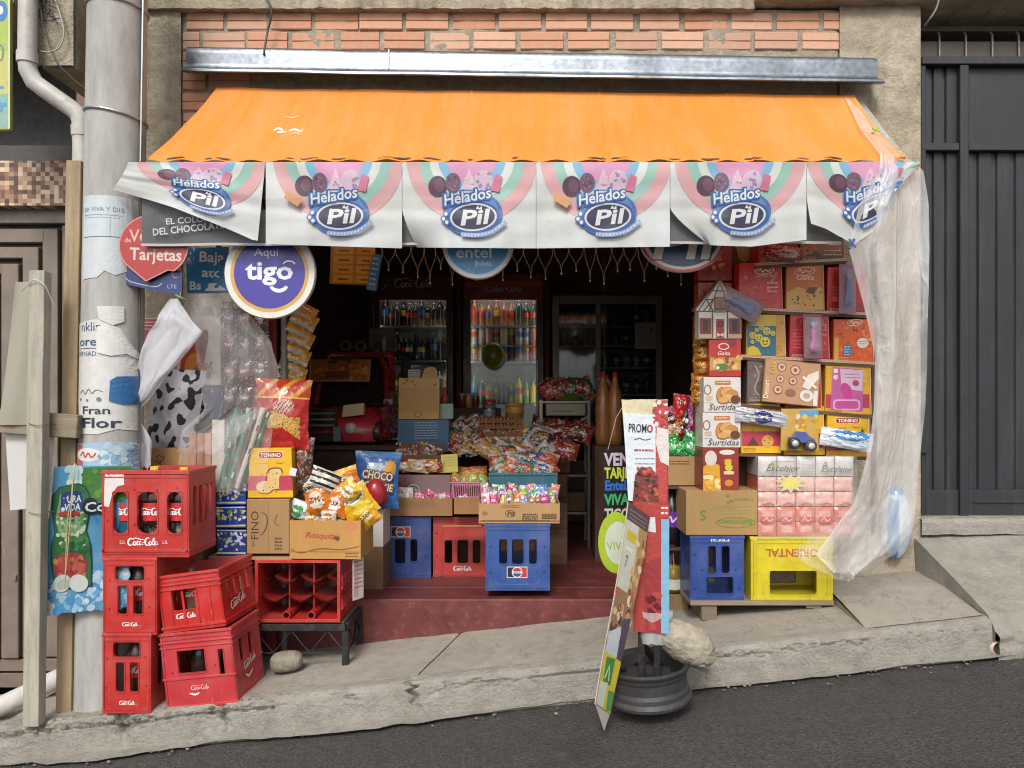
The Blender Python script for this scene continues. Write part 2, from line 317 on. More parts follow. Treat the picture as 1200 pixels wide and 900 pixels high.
class Pr:
    def __init__(s): s.sh = []; s.thin = False
    def _p(s, vs, fs, c): s.sh.append((vs, fs, lin(c), s.thin)); return s
    def poly(s, pts, c):
        tri = geometry.tessellate_polygon([[Vector((p[0], p[1], 0)) for p in pts]]); return s._p(list(pts), [tuple(t) for t in tri], c)
    def _lift(s): s.sh.append(([], [], (0, 0, 0), False)); return s
    def rect(s, x0, y0, x1, y1, c): return s._p([(x0, y0), (x1, y0), (x1, y1), (x0, y1)], [(0, 1, 2, 3)], c)
    def rrect(s, x0, y0, x1, y1, r, c):
        pts = []
        for cx, cy, a in ((x1 - r, y0 + r, -90), (x1 - r, y1 - r, 0), (x0 + r, y1 - r, 90), (x0 + r, y0 + r, 180)):
            pts += [(cx + r * math.cos(R(a + k * 22.5)), cy + r * math.sin(R(a + k * 22.5))) for k in range(5)]
        return s._p(pts, [tuple(range(len(pts)))], c)
    def ell(s, cx, cy, rx, ry, c, rot=0, n=28):
        ca, sa = math.cos(R(rot)), math.sin(R(rot))
        pts = [(cx + rx * math.cos(t) * ca - ry * math.sin(t) * sa, cy + rx * math.cos(t) * sa + ry * math.sin(t) * ca) for t in (2 * math.pi * k / n for k in range(n))]
        return s._p(pts, [tuple(range(n))], c)
    def arc(s, cx, cy, rx, ry, rx2, ry2, a0, a1, c, n=24):
        pts = []
        for k in range(n + 1):
            t = R(a0 + (a1 - a0) * k / n); pts += [(cx + rx * math.cos(t), cy + ry * math.sin(t)), (cx + rx2 * math.cos(t), cy + ry2 * math.sin(t))]
        return s._p(pts, [(2 * k, 2 * k + 1, 2 * k + 3, 2 * k + 2) for k in range(n)], c)
    def line(s, pts, w, c):
        pts = [Vector((p[0], p[1], p[2] if len(p) > 2 else 1)) for p in pts]; vs = []
        for i, p in enumerate(pts):
            d = pts[min(i + 1, len(pts) - 1)] - pts[max(i - 1, 0)]; d.z = 0; d.normalize(); h = w * p.z / 2
            vs += [(p.x - d.y * h, p.y + d.x * h), (p.x + d.y * h, p.y - d.x * h)]
        return s._p(vs, [(2 * i, 2 * i + 1, 2 * i + 3, 2 * i + 2) for i in range(len(pts) - 1)], c)
    def curve(s, pts, w, c, k=6): return s.line(spline(pts, k), w, c)
    def text(s, t, x, y, h, c, w=None, al='l', bold=0.0, shear=0, rot=0, flip=False):
        """x,y: baseline start (or centre), h: cap height in px, w: force width"""
        vs, fs, ww = text_mesh(t, bold if bold > .1 else bold * .45); k = h / .70; kx = (w / ww) if w else k
        tw = ww * kx; ox = {'l': 0, 'c': -tw / 2, 'r': -tw}[al]; ca, sa = math.cos(R(rot)), math.sin(R(rot)); out = []
        for a, b in vs:
            u = a * kx + ox + shear * b * k; v = -b * k
            if flip: u, v = -u, -v
            out.append((x + u * ca - v * sa, y + u * sa + v * ca))
        return s._p(out, fs, c)
    def script(s, x, y, w, c, pen=.34, rot=0, flip=False):
        k = w / 10; ca, sa = math.cos(R(rot)), math.sin(R(rot))
        s.thin = True
        for st in SCRIPT:
            q = [(p[0] * k, p[1] * k, p[2]) for p in st]
            if flip: q = [(w - a, 3 * k - b, p) for a, b, p in q]
            s.curve([(x + a * ca - b * sa, y + a * sa + b * ca, p) for a, b, p in q], pen * k, c, 4)
        s.thin = False; return s._lift()
    def fuzz(s, x0, y0, x1, y1, cols, n, r0, r1):
        s.thin = True
        for _ in range(n): s.ell(random.uniform(x0, x1), random.uniform(y0, y1), random.uniform(r0, r1), random.uniform(r0, r1) * .8, random.choice(cols), random.uniform(0, 180), 9)
        s.thin = False; return s._lift()
    def lines(s, x0, x1, y, n, dy, c, w=.5):
        """rows of print too small to read"""
        s.thin = True
        for k in range(n):
            x = x0
            while x < x1:
                e = min(x1, x + random.uniform(1.5, 5)); s.rect(x, y + k * dy, e, y + k * dy + w, c); x = e + .8
        s.thin = False; return s._lift()
    def build(s, name, parent, mapf, mat='paper', base=.0006, step=.0002, maxe=None):
        mb = MB(); h = base
        for vs, fs, c, thin in s.sh:
            if maxe and fs:
                vs, fs = subdiv(vs, fs, maxe)
            mb.add([mapf(v[0], v[1], h) for v in vs], fs, c); h += step * (.06 if thin else 1)
        return mb.build(name, mat, parent, recalc=False)
def subdiv(vs, fs, maxe):
    bm = bmesh.new(); bv = [bm.verts.new((v[0], v[1], 0)) for v in vs]
    for f in fs:
        try: bm.faces.new([bv[i] for i in f])
        except ValueError: pass
    bmesh.ops.triangulate(bm, faces=bm.faces)
    for _ in range(4):
        es = [e for e in bm.edges if e.calc_length() > maxe]
        if not es: break
        bmesh.ops.subdivide_edges(bm, edges=es, cuts=1); bmesh.ops.triangulate(bm, faces=bm.faces)
    bm.verts.index_update(); r = ([(v.co.x, v.co.y) for v in bm.verts], [tuple(v.index for v in f.verts) for f in bm.faces]); bm.free(); return r

class T:
    """a thing laid out in photo pixels at one depth: local x right, y away, z up; origin at its front foot"""
    def __init__(s, name, label, cat, cx, by, y, rot=(0, 0, 0), group=None, root=True):
        s.cx, s.by, s.y, s.s = cx, by, y, S(y); s.loc = P(cx, by, y); s.rot = rot; s.meta = (label, cat, group); s.name = name
        s.o = empty(name, s.loc, label, cat, group, rot) if root else None
    def L(s, px, py, d=0.0): return Vector(((px - s.cx) / s.s, d, (s.by - py) / s.s))
    def m(s, d): return lambda u, v, h: s.L(u, v, d - h)
    def body(s, mb, mat, bevel=0, name=None, **k):
        o = mb.build(name or s.name, mat, None, bevel, s.loc, s.rot, **k); s.o = tag(o, *s.meta); return o
    def part(s, name, mb, mat, bevel=0, parent=None, **k): return mb.build(name, mat, parent or s.o, bevel, **k)
    def pr(s, p, d=0.0, name='print', mat='paper', parent=None, **k): return p.build(name, parent or s.o, s.m(d), mat, **k)
def carton(name, label, cat, x0, y0, x1, y1, y, depth, col, p=None, rot=(0, 0, 0), group=None, mat='paper', taper=1.0, bevel=.002, side=None, pmat=None):
    t = T(name, label, cat, (x0 + x1) / 2, y1, y, rot, group, root=False); w = (x1 - x0) / t.s / 2; h = (y1 - y0) / t.s
    mb = MB().box(-w, w, 0, depth, 0, h, col, taper, .98 if taper != 1 else 1)
    if side: mb.c[3] = mb.c[5] = lin(side)
    t.body(mb, mat, bevel)
    if p:
        if taper != 1:
            def mp(u, v, hh, t=t, h=h, depth=depth):
                q = t.L(u, v, 0); k = q.z / h; q.x *= 1 + (taper - 1) * k; q.y = .01 * depth * k - hh; return q
            p.build('print', t.o, mp, pmat or mat)
        else: t.pr(p, 0, mat=pmat or mat)
    return t
# ================================================================ THE SETTING
SL = .11                                              # the street climbs to the right
def zs(x): return .24 + SL * x                        # top of the sidewalk
def zr(x): return .09 + SL * x                        # road
mb = MB(); mb.grid(lambda u, v: (lambda x, y: (x, y, zr(x) + .012 * nz(x, y, 0, .7) * (1 if abs(x) < 6 else 0) - .012 * max(0, -y - .7) * (y > -8)))((u * 2 - 1) ** 3 * 70, -.30 - v ** 2 * 60), 120, 60)
tag(mb.build('road', 'asphalt'), kind='structure')
mb = MB(); mb.grid(lambda u, v: (lambda x: (x, -.60 - (.075 + .05 * nz(x, 3, 0, 2.1) + .02 * nz(x, 9, 0, 11)) * v, zr(x) + .013 + .003 * nz(x, v * 3, 5, 3)))(-2.6 + 4.7 * u), 160, 3)
tag(mb.build('gutter', 'kerb_concrete'), kind='structure')
def oct3(x, y, z=0): return nz(x, y, z) + .5 * nz(2 * x, 2 * y, z + 3) + .3 * nz(4.3 * x, 4.3 * y, z + 7) + .2 * nz(9 * x, 9 * y, z)
KP = [(-.545, .001), (-.565, .001), (-.590, 0), (-.606, -.003), (-.617, -.009), (-.624, -.020), (-.627, -.032), (-.629, -.05), (-.631, -.08), (-.632, -.11), (-.633, -.14), (-.634, -.17), (-.635, -.2)]
def sst(a, b, x): t_ = max(0, min(1, (x - a) / (b - a))); return t_ * t_ * (3 - 2 * t_)
def kerb_pt(u, v):
    x = -2.13 + 4.0 * u; k = v * (len(KP) - 1); i = min(int(k), len(KP) - 2); f = k - i
    y = KP[i][0] * (1 - f) + KP[i + 1][0] * f; z = KP[i][1] * (1 - f) + KP[i + 1][1] * f
    a = math.exp(-((v - .47) / .13) ** 2); wide = math.exp(-((v - .45) / .25) ** 2)
    reg = .25 + .9 * sst(-.9, -1.2, x) + .8 * math.exp(-((x + .18) / .3) ** 2) + .7 * math.exp(-((x - 1.05) / .45) ** 2); n = oct3(x * 26, v * 13, 1.5) * .7 + .45 * oct3(x * 7, v * 3, 5)
    d = sst(.55 - .5 * reg, .85 - .5 * reg, n) * a * .013 + .016 * math.exp(-((v - .49 - .05 * nz(x * 5, 1, 3) - .02 * nz(x * 30, 2, 3)) / .020) ** 2) * sst(.30, .5, nz(x * 2.2, 4, 4) + .42 * reg) + max(0, oct3(x * 6, v * 4, 8)) * wide * .02 * sst(-.95, -1.25, x)
    for cx, w in ((-.45, .010), (.70, .011), (-1.21, .012), (-1.62, .022)): d += .04 * wide * math.exp(-((x + .03 * nz(x, v * 4, 9, 3) - cx - .05 * (v - .4)) / w) ** 2)
    d += .0012 * oct3(x * 24, v * 14, 4)
    return (x, y + d, zs(x) + z - d * .7)
mb = MB(); mb.grid(kerb_pt, 1000, 72)
kerb = tag(mb.build('kerb', 'kerb_concrete'), kind='structure')
def chunk(sz, col, seed):
    m = MB(); rnd = random.Random(seed); o = rnd.uniform(0, 50)
    def f(u, v):
        t, p = u * 2 * math.pi, (v - .5) * math.pi; d = Vector((math.cos(t) * math.cos(p), math.sin(t) * math.cos(p), math.sin(p)))
        n = 1 + .45 * noise.noise(d * 1.6 + Vector((o, 0, 0))); return (d.x * sz[0] * n, d.y * sz[1] * n, d.z * sz[2] * n)
    return m.grid(f, 10, 6, col, smooth=False)
rb = MB(); rnd = random.Random(4)
for k in range(90):       # loose rubble along the broken kerb
    x = rnd.uniform(-2.0, -.95) if k < 130 else rnd.uniform(-.5, .1); y = rnd.uniform(-.635, -.57); r = rnd.uniform(.003, .011)
    c = chunk((r * 1.4, r, r * .7), rnd.choice(['#8d8678', '#a09888', '#7c7568', '#b0a794']), k); o = (x, y, zs(x) - .004 - max(0, -.60 - y) * .8)
    rb.add([(a + o[0], b + o[1], d + o[2]) for a, b, d in c.v], c.f, c.c)
for k in range(120):       # grit gathered in the gutter
    x = rnd.uniform(-2.0, 1.8); r = rnd.uniform(.002, .006); c = chunk((r * 1.3, r, r * .7), rnd.choice(['#8d8678', '#a09888', '#6c665c']), k + 300); o = (x, -.638 - abs(rnd.gauss(0, .05)), zr(x) + .010)
    rb.add([(a + o[0], b + o[1], d + o[2]) for a, b, d in c.v], c.f, c.c)
tag(rb.build('rubble', 'rough'), 'loose crumbs of broken concrete along the kerb edge', 'rubble', kind='stuff')
walk = empty('sidewalk', (0, 0, 0)); walk['kind'] = 'structure'
def slab(x0a, x0b, x1a, x1b, dz=0, y0=.03, y1=-.562, nm='slab'):
    """a = at the wall, b = at the kerb"""
    m = MB()
    def f(u, v):
        y = y0 + (y1 - y0) * v; xa = x0a + (x0b - x0a) * v; xb = x1a + (x1b - x1a) * v; x = xa + (xb - xa) * u
        return (x, y, zs(x) + dz * (1 - .93 * v ** 1.5) + .003 * nz(x, y, 0, 6) + .002 * nz(x, y, 2, 25) - .004 * (min(u, 1 - u) < .001))
    m.grid(f, 60, 24)
    e = len(m.v)
    for (ua, va, ub, vb) in ((0, 0, 0, 1), (1, 0, 1, 1), (0, 1, 1, 1)):
        a, b = Vector(f(ua, va)), Vector(f(ub, vb)); m.add([a, b, b - Vector((0, 0, .12)), a - Vector((0, 0, .12))], [(0, 1, 2, 3)], '#888888')
    return m.build(nm, 'concrete', walk)
slab(-2.13, -2.13, -.305, -.452); slab(-.297, -.444, 1.30, 1.30)
slab(1.42, 1.385, 1.90, 1.86, .062, .03, -.585, 'raised_slab'); slab(1.30, 1.30, 1.43, 1.39, -.002)
# driveway ramp in front of the grey gate
mb = MB()
def ramp(u, v):
    x = 1.875 + 2.6 * u; y = .06 - .70 * v; z = .685 - .245 * v + SL * .35 * (x - 1.88) * (1 - .0 * v); rough = max(0, (v - .62)) ** 1.2
    d = rough * .05 * oct3(x * 8, y * 8, 2)
    return (x + .004 * nz(x, y, 1, 14), y, z + d + .003 * nz(x, y, 0, 12) - .045 * max(0, (v - .93)) / .07)
mb.grid(ramp, 130, 40)
mb.grid(lambda u, v: (lambda p: (p[0] + .004 * oct3(p[1] * 9, v * 4), p[1], p[2] * (1 - v) + (.30) * v))(ramp(0, u)), 40, 8)
mb.grid(lambda u, v: (lambda p: (p[0], p[1] - .03 * (v > 0) + .05 * max(0, oct3(p[0] * 7, v * 4, 6)) * (v > 0) * (v < .9), p[2] * (1 - v) + (zr(p[0]) - .05) * v))(ramp(u, 1)), 130, 12)
tag(mb.build('driveway_ramp', 'kerb_concrete'), kind='structure')
mb = MB(); mb.grid(lambda u, v: (1.9 + 2.6 * u, .02 - .05 * v * 0 - .045 * min(1, v * 2), .755 - .075 * max(0, v * 2 - 1) + .006 * oct3(u * 30, v * 2) + .02 * u), 110, 6)
mb.box(1.9, 4.5, .021, .3, .6, .757, '#888888')
tag(mb.build('gate_sill', 'kerb_concrete'), kind='structure')
p = MB(); p.lathe([(.024, 0), (.028, .003), (.028, .06), (.023, .06), (.022, .002), (.024, 0)], (0, 0, 0), '#d8b8a4', 20, 'y')
o = tag(p.build('drain_pipe', 'plastic', loc=P(1160, 757, -.60) + Vector((0, .02, 0)), rot=(0, 0, 180 + 8)), 'short pinkish drain pipe poking out under the driveway ramp', 'pipe')
o.rotation_euler = (0, 0, R(10)); 
# threshold of the house on the left
mb = MB(); mb.grid(lambda u, v: (-6 + 3.86 * u, .05 - .68 * v, zs(-6 + 3.86 * u) - .07 - .02 * v + .01 * oct3(u * 20, v * 6)), 80, 16); tag(mb.build('threshold', 'kerb_concrete'), kind='structure')

# ---------------------------------------------------------------- the shop building
B = empty('shop_building', (0, 0, 0), 'rough plastered brick shopfront behind the orange awning, with red cement step', 'building')
def rough_face(m, x0, x1, z0, z1, y, amp=.006, thick=.22, nx=None, edge=0, col='#888888'):
    nx = nx or max(4, int((x1 - x0) * 40)); nzv = max(4, int((z1 - z0) * 40))
    m.grid(lambda u, v: (x0 + (x1 - x0) * u + edge * nz(v * 14, x0, 2), y - amp * (oct3((x0 + (x1 - x0) * u) * 6, (z0 + (z1 - z0) * v) * 6) + .4) * (0 if u in (0, 1) and not edge else 1), z0 + (z1 - z0) * v), nx, nzv, col)
    m.box(x0, x1, y + .03, y + thick, z0, z1, col)
m = MB(); rough_face(m, -2.12, -1.655, .0, 3.21, -.004, .010); w = m.build('pier', 'plaster', B)
m = MB(); rough_face(m, 1.515, 1.905, .1, 3.24, -.004, .010); m.build('pier', 'plaster', B)
m = MB(); rough_face(m, -1.655, -1.30, .0, 2.40, .006, .008); m.build('wall', 'plaster', B)
m = MB(); rough_face(m, .885, 1.515, .0, 2.40, .006, .008); m.build('wall', 'plaster', B)
bw = MB(); rough_face(bw, -1.655, 1.515, 2.40, 3.21, .016, .008); BW = bw.build('brick_wall', 'mortar', B)
m = MB(); rough_face(m, -2.12, 1.10, 3.195, 3.9, -.025, .012); m.grid(lambda u, v: (-2.12 + 3.22 * u, -.035 + .2 * v, 3.195 + .012 * nz(u * 60, v * 3)), 90, 4); m.build('ring_beam', 'plaster', B)
m = MB(); rough_face(m, 1.095, 4.6, 3.225, 3.9, -.06, .012); m.grid(lambda u, v: (1.095 + 3.5 * u, -.07 + .31 * v, 3.225 + .010 * nz(u * 60, v * 3)), 90, 5); m.box(1.095, 1.10, -.05, .1, 3.226, 3.9); m.build('ring_beam', 'plaster', B)
def brick_mesh():
    m = MB(); H = .0835; pr = [(.05, 0), (.004, 0), (0, .004), (0, H * .46), (.006, H * .48), (.006, H * .52), (0, H * .54), (0, H - .004), (.004, H), (.05, H)]
    vs = [(x, y, z) for x in (-.5, .5) for y, z in pr]; n = len(pr)
    return m.add(vs, [(i, i + 1, n + i + 1, n + i) for i in range(n - 1)] + [tuple(range(n))[::-1], tuple(range(n, 2 * n))], '#c07a58').mesh('brick', 'brick_clay')
bme = brick_mesh()
rows = [(13.5, [(218, 261), (266, 312), (317, 364), (369, 419), (421, 471), (476, 525), (531, 580), (585, 634), (640, 688), (693, 742), (750, 796), (803, 852), (858, 905), (911, 960), (966, 984)]),
        (36.8, [(214, 233), (237, 286), (290, 336), (342, 391), (399, 444), (450, 497), (504, 550), (555, 604), (610, 660), (666, 714), (722, 770), (776, 824), (831, 880), (885, 935), (941, 984)]),
        (60.5, [(214, 262)]), (84, [(214, 240), (245, 292)]), (108, [(213, 258), (262, 300)]), (131.5, [(214, 236), (240, 288)]), (155, [(213, 262)])]
for py, xs in rows:
    for a, b in xs:
        o = bpy.data.objects.new('brick', bme); COL.objects.link(o); o.parent = BW
        pa, pb = P(a, py, 0), P(b, py, 0); o.scale = ((pb.x - pa.x), 1, 1); o.location = ((pa.x + pb.x) / 2, .006 + random.uniform(-.004, .004), pa.z - .0835); o.rotation_euler = (R(random.uniform(-.6, .6)), R(random.uniform(-.5, .5)), 0)
# inside the shop
DW = '#a58478'
m = MB(); m.box(-2.3, -2.24, .24, 3.75, .3, 2.95, DW); m.build('inner_wall', 'matte', B)
m = MB(); m.box(1.9, 1.96, .24, 3.75, .3, 2.95, DW); m.build('inner_wall', 'matte', B)
m = MB(); m.box(-2.239, 1.899, 3.68, 3.74, .3, 2.95, DW); m.build('inner_wall', 'matte', B)
m = MB(); m.box(-2.239, 1.899, .24, 3.679, 2.9, 2.96, '#b8aaa0'); m.build('ceiling', 'matte', B)
m = MB(); m.box(-2.239, 1.899, .24, 3.679, .16, .366, '#7d3a36'); m.box(-1.298, .883, -.004, .2405, -.06, .366, '#7d3a36'); m.build('floor', 'red_cement', B, bevel=.006)
m = MB()
for z0, z1 in ((2.30, 2.44),): m.box(-1.32, .9, .03, .2, z0, z1, '#3a3331')
m.tube([(-1.31, .16, 2.36), (.89, .16, 2.36)], .085, '#4a4442', 16); m.build('shutter_drum', 'iron', B)
# roof of the building stretches back, and the upper storey closes it
m = MB(); m.box(-2.3, 4.6, .2, 4.2, 3.2, 3.3, '#777777'); m.build('roof_slab', 'concrete', B)

# ---------------------------------------------------------------- awning
A = empty('awning', P(615, 188, -.57), 'orange shop awning with printed white scalloped valance and galvanised metal cover', 'awning')
def ap(v): return Vector(v) - A.location
def fab(u, v):
    a = P(255 + 745 * u, 103 + 9 * u, -.05); b = Vector((-1.535 + 3.09 * u, -.575, 2.300)); p = a.lerp(b, v)
    p.z += -.020 * math.sin(v * math.pi) * (1 + .6 * math.sin(u * 9)) + .006 * nz(u * 14, v * 3) + .005 * max(0, 1 - abs(((u * 5 + .5) % 1) - .5) * 90) - .010 * (v > .93) * (v - .93) / .07 * math.sin(u * 70) ** 2; return ap(p)
m = MB(); m.grid(fab, 400, 30); fo = m.build('fabric', 'awning_fabric', A)
pr = Pr(); pr.curve([(320, 149, .6), (326, 146, 1.2), (331, 149), (325, 151, .8), (336, 150, .5)], 2.2, '#e9e0d2'); pr.curve([(338, 149, .5), (345, 147, 1.1), (352, 149, .8), (355, 147, .4)], 2.4, '#e9e0d2'); pr.curve([(340, 152, .5), (347, 151), (352, 152, .4)], 1.2, '#e6d4bc'); pr.curve([(334, 133, .6), (342, 134.5), (350, 132.5, .5)], 1.4, '#e6c9a2')
def fmap(px, py, h):
    v = (py - 105) / 83; x0 = 255 + (178 - 255) * v; x1 = 1000 + 60 * v; p = fab((px - x0) / (x1 - x0), v); p.y -= h; p.z += h; return p
for k in range(26): x = random.uniform(185, 1050); w_ = random.uniform(4, 22); pr.curve([(x, 186, .4), (x + w_ * .5, 186.5 - random.uniform(0, 1.2)), (x + w_, 186, .4)], random.uniform(.6, 1.6), '#6a4630')
pr.build('paint_splash', fo, fmap, 'matte', .0008, .0001, maxe=4)
# galvanised cover above the fabric
m = MB()
def cov(u, v):
    x = -1.60 + 3.265 * u; zt = 2.998 - .052 * u; pts = [(.0, 0), (-.055, .003), (-.075, -.012), (-.078, -.105), (-.125, -.128), (-.126, -.142), (-.12, -.143), (-.06, -.125)]
    k = v * (len(pts) - 1); i = min(int(k), len(pts) - 2); f = k - i; y = pts[i][0] * (1 - f) + pts[i + 1][0] * f; z = pts[i][1] * (1 - f) + pts[i + 1][1] * f
    return ap((x + (.05 * max(0, (v - .55)) if u > .99 else 0), y + .004 * nz(x * 3, v * 2), zt + z + .004 * nz(x * 2, 7)))
m.grid(cov, 90, 28, smooth=True); cv = m.build('cover', 'galvanised', A)
m = MB(); m.box(-.645, -.638, -.081, -.0775, 2.888, 2.978, '#b8bbbf'); m.v = [tuple(ap(v)) for v in m.v]; m.build('seam', 'galvanised', A)
m = MB(); m.tube([ap((-1.56, -.57, 2.272)), ap((1.60, -.57, 2.272))], .013, '#cfd0d0', 10); m.build('front_bar', 'metal', A)
for sx in (-1.45, 1.46):
    m = MB(); m.bar(ap((sx, -.03, 1.99)), ap((sx * .985 + .12 * (sx < 0), -.55, 2.275)), .022, .022, '#4a3a34'); m.build('arm', 'iron', A)
def logo(pr, cx, cy=190):
    """one ice-cream print of the valance, centred on cx"""
    for r0, r1, c in ((77, 62, '#f2bdc0'), (62, 50, '#b0dacd'), (50, 40, '#f2f6ee'), (40, 30, '#9ad0f0'), (30, 0, '#f3b4d6')):
        pr.arc(cx, cy - 6, r0, r0 * 1.02, r1, r1 * 1.02, 3, 177, c, 30)
    pr.ell(cx - 40, cy + 29, 11, 12.5, '#6d4a5c'); pr.ell(cx - 38, cy + 28, 6, 8, '#866074'); pr.ell(cx - 22, cy + 25, 9, 12, '#8c6a82'); pr.fuzz(cx - 28, cy + 17, cx - 17, cy + 34, ['#755468', '#a98a9c'], 14, 1, 2)
    pr.poly([(cx - 13, cy + 33), (cx - 3, cy + 8), (cx + 6, cy + 33)], '#f6d9e6'); pr.fuzz(cx - 8, cy + 18, cx + 2, cy + 32, ['#c78fb2', '#ffffff'], 8, .8, 1.6)
    pr.ell(cx + 14, cy + 23, 11, 13, '#eed3e4'); pr.fuzz(cx + 6, cy + 14, cx + 22, cy + 32, ['#b79bc0'], 7, 1.5, 3); pr.poly([(cx + 22, cy + 34), (cx + 28, cy + 14), (cx + 36, cy + 18), (cx + 32, cy + 36)], '#e58aa8')
    pr.ell(cx + 2, cy + 62, 34, 26, '#5b86c8', -6); pr.ell(cx + 2, cy + 60, 29, 22, '#7da2da', -6); pr.ell(cx + 2, cy + 66, 31.5, 19, '#4a6fb4', -4); pr.ell(cx + 2, cy + 65.5, 27.5, 16.5, '#f4f4f6', -4); pr.ell(cx + 2, cy + 65.5, 25, 14.3, '#4a4a66', -4)
    pr.text('Pil', cx + 2, cy + 74, 17, '#ffffff', 33, 'c', .06, .25, -4); pr.poly([(cx + 5, cy + 56), (cx + 7, cy + 52), (cx + 9, cy + 55), (cx + 12, cy + 52), (cx + 12, cy + 57)], '#ffffff')
    pr.text('Helados', cx - 5, cy + 48, 13.5, '#3f74b8', 58, 'c', .12, .15, -10); pr.text('Helados', cx - 5, cy + 47.6, 13, '#ffffff', 56, 'c', .04, .15, -10)
    for dx, dy in ((-30, 62), (-33, 68), (-29, 72)): pr.ell(cx + dx, cy + dy, 3.6, 3.6, '#4f80c4'); pr.ell(cx + dx, cy + dy, 2, 2.2, '#ffffff')
    pts = [(cx - 12 + k * 2.0, cy + 86 + 5.5 * math.sin(math.pi * (k / 26)) - .42 * k - (k > 18) * (k - 18) * .5) for k in range(27)]
    pr.line(pts, 5, '#a9bedd')
    for k in range(0, 26, 2): pr.line([(pts[k][0], pts[k][1] + 1.4), (pts[k][0] + .9, pts[k][1] - 1.3)], 1.1, '#f4f6f8')
def pw(pts, u):
    for (a, b), (c, d) in zip(pts, pts[1:]):
        if u <= c: return b + (d - b) * (u - a) / (c - a)
    return pts[-1][1]
flaps = [(150, 311, [(0, 222), (.5, 254), (.95, 281), (1, 282)], -18, -9, 237), (311.5, 471, [(0, 286), (1, 291)], 0, 0, 397), (471.5, 628, [(0, 290), (1, 291)], 17, 0, 553), (628.5, 785, [(0, 291), (1, 289)], 0, 0, 710), (785.5, 945, [(0, 286), (.6, 289), (1, 281)], 44, 0, 867), (945.5, 1078, [(0, 262), (.15, 268), (.42, 286), (.7, 262), (1, 200)], 5, -30, 1022)]
for fi, (x0, x1, bot, inl, inr, cx) in enumerate(flaps):
    def FL(u, v, h=0, x0=x0, x1=x1, bot=bot, inl=inl, inr=inr, fi=fi):
        k = max(0, (v - .56) / .44) if fi else v
        x = x0 + (x1 - x0) * u + inl * k ** 1.3 * max(0, 1 - u * 3) ** 1.2 + inr * k * max(0, u * 2 - 1) ** 2; b = pw(bot, u); py = 190 + (b - 190) * v
        xx = x0 + (x1 - x0) * u; y = -.588 - .010 * v + .006 * math.sin(xx * .071) * v + .003 * math.sin(xx * .19) * v * v + .008 * nz(xx * .018, v * 3.5, 2) - .012 * v * v * (fi == 0) + .004 * max(0, 1 - abs(v - .56) * 9) + .05 * k * k * (abs(inl) > 12) * max(0, 1 - u * 3)
        q = P(x, py, y); q.y -= h; return ap(q)
    m = MB(); m.grid(FL, 60, 40, lambda u, v: jit(mixc('#f6f9fc', '#e9ede6', max(0, min(1, .5 + 1.2 * nz(u * 3, v * 3, fi + 20)))), .015)); f = m.build('valance_flap', 'banner', A, recalc=False)
    pr = Pr(); logo(pr, cx)
    if fi in (3, 1): pr.poly([(cx - 60, 225), (cx - 40, 236), (cx - 46, 246), (cx - 62, 236)], '#e8b48a')
    hN = 101.0
    def vm(px, py, h, x0=x0, x1=x1, FL=FL): return FL(min(.999, max(.001, (px - x0) / (x1 - x0))), min(.99, max(.004, (py - 190) / hN)), h)
    o = pr.build('print', f, vm, 'banner', .0018, .0005, maxe=4.5)
# older grey banner strung behind the valance
t = T('hanging_banner', 'old dark grey chocolate banner with white lettering strung behind the valance', 'banner', 575, 288, -.552)
m = MB()
def bf(u, v): return t.L(166 + 820 * u, (228 + 18 * min(1, u * 6)) + (288 - 3 * u - (228 + 18 * min(1, u * 6))) * v, .007 * math.sin(u * 40) * v)
m.grid(bf, 120, 10, lambda u, v: mixc('#5e5f63', '#87898d', .5 + .5 * math.sin(u * 70 + v * 6) * nz(u * 30, v * 4))); b = t.part('cloth', m, 'banner', recalc=False)
m = MB(); m.grid(lambda u, v: t.L(166 + 820 * u, 285.5 - 3 * u + 3 * v, -.004 + .007 * math.sin(u * 40)), 100, 1, '#dededc'); t.part('hem', m, 'banner')
pr = Pr(); pr.text('EL COLOR', 196, 264, 7, '#f0f0f0', 52, 'l', .04, 0, -4); pr.text('DEL CHOCOLATE', 181, 277, 8, '#f4f4f4', 84, 'l', .04, 0, -6); t.pr(pr, -.014, mat='banner')

# ---------------------------------------------------------------- left neighbour
H = empty('neighbour_house', P(0, 600, .05), 'dark entrance of the house beside the pole, with mosaic tile band and concrete balcony stub', 'building')
hp = lambda v: Vector(v) - H.location
def hbox(nm, mat, x0, x1, y0, y1, z0, z1, col, bevel=0):
    m = MB().box(x0, x1, y0, y1, z0, z1, col); m.v = [tuple(hp(v)) for v in m.v]; return m.build(nm, mat, H, bevel)
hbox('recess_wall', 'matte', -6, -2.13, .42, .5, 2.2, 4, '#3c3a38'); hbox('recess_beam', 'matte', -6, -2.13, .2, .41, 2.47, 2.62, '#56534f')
hbox('mosaic_band', 'mosaic', -6, -2.13, .02, .2, 2.268, 2.485, '#8f6a50'); hbox('jamb', 'plaster', -2.2, -2.125, .021, .3, -.2, 2.267, '#777777')
hbox('side_wall', 'plaster', -2.2, -2.126, .21, .43, 2.27, 4, '#777777')
m = MB(); a, b = P(45, 77, -.40), P(86, 77, -.40)
rough_face(m, a.x, b.x, a.z, 3.9, -.40, .008, .42, 20); m.v = [tuple(hp(v)) for v in m.v]; m.build('balcony_stub', 'plaster', H)
m = MB(); a = P(0, 28, .1); m.box(-6, a.x + .2, -.1, .42, a.z, a.z + .5, '#8a857c'); m.v = [tuple(hp(v)) for v in m.v]; m.build('balcony_slab', 'plaster', H)
G = T('brown_gate', 'brown metal gate with stepped panel mouldings beside the wooden posts', 'gate', 20, 806, .10)
GC = '#857668'
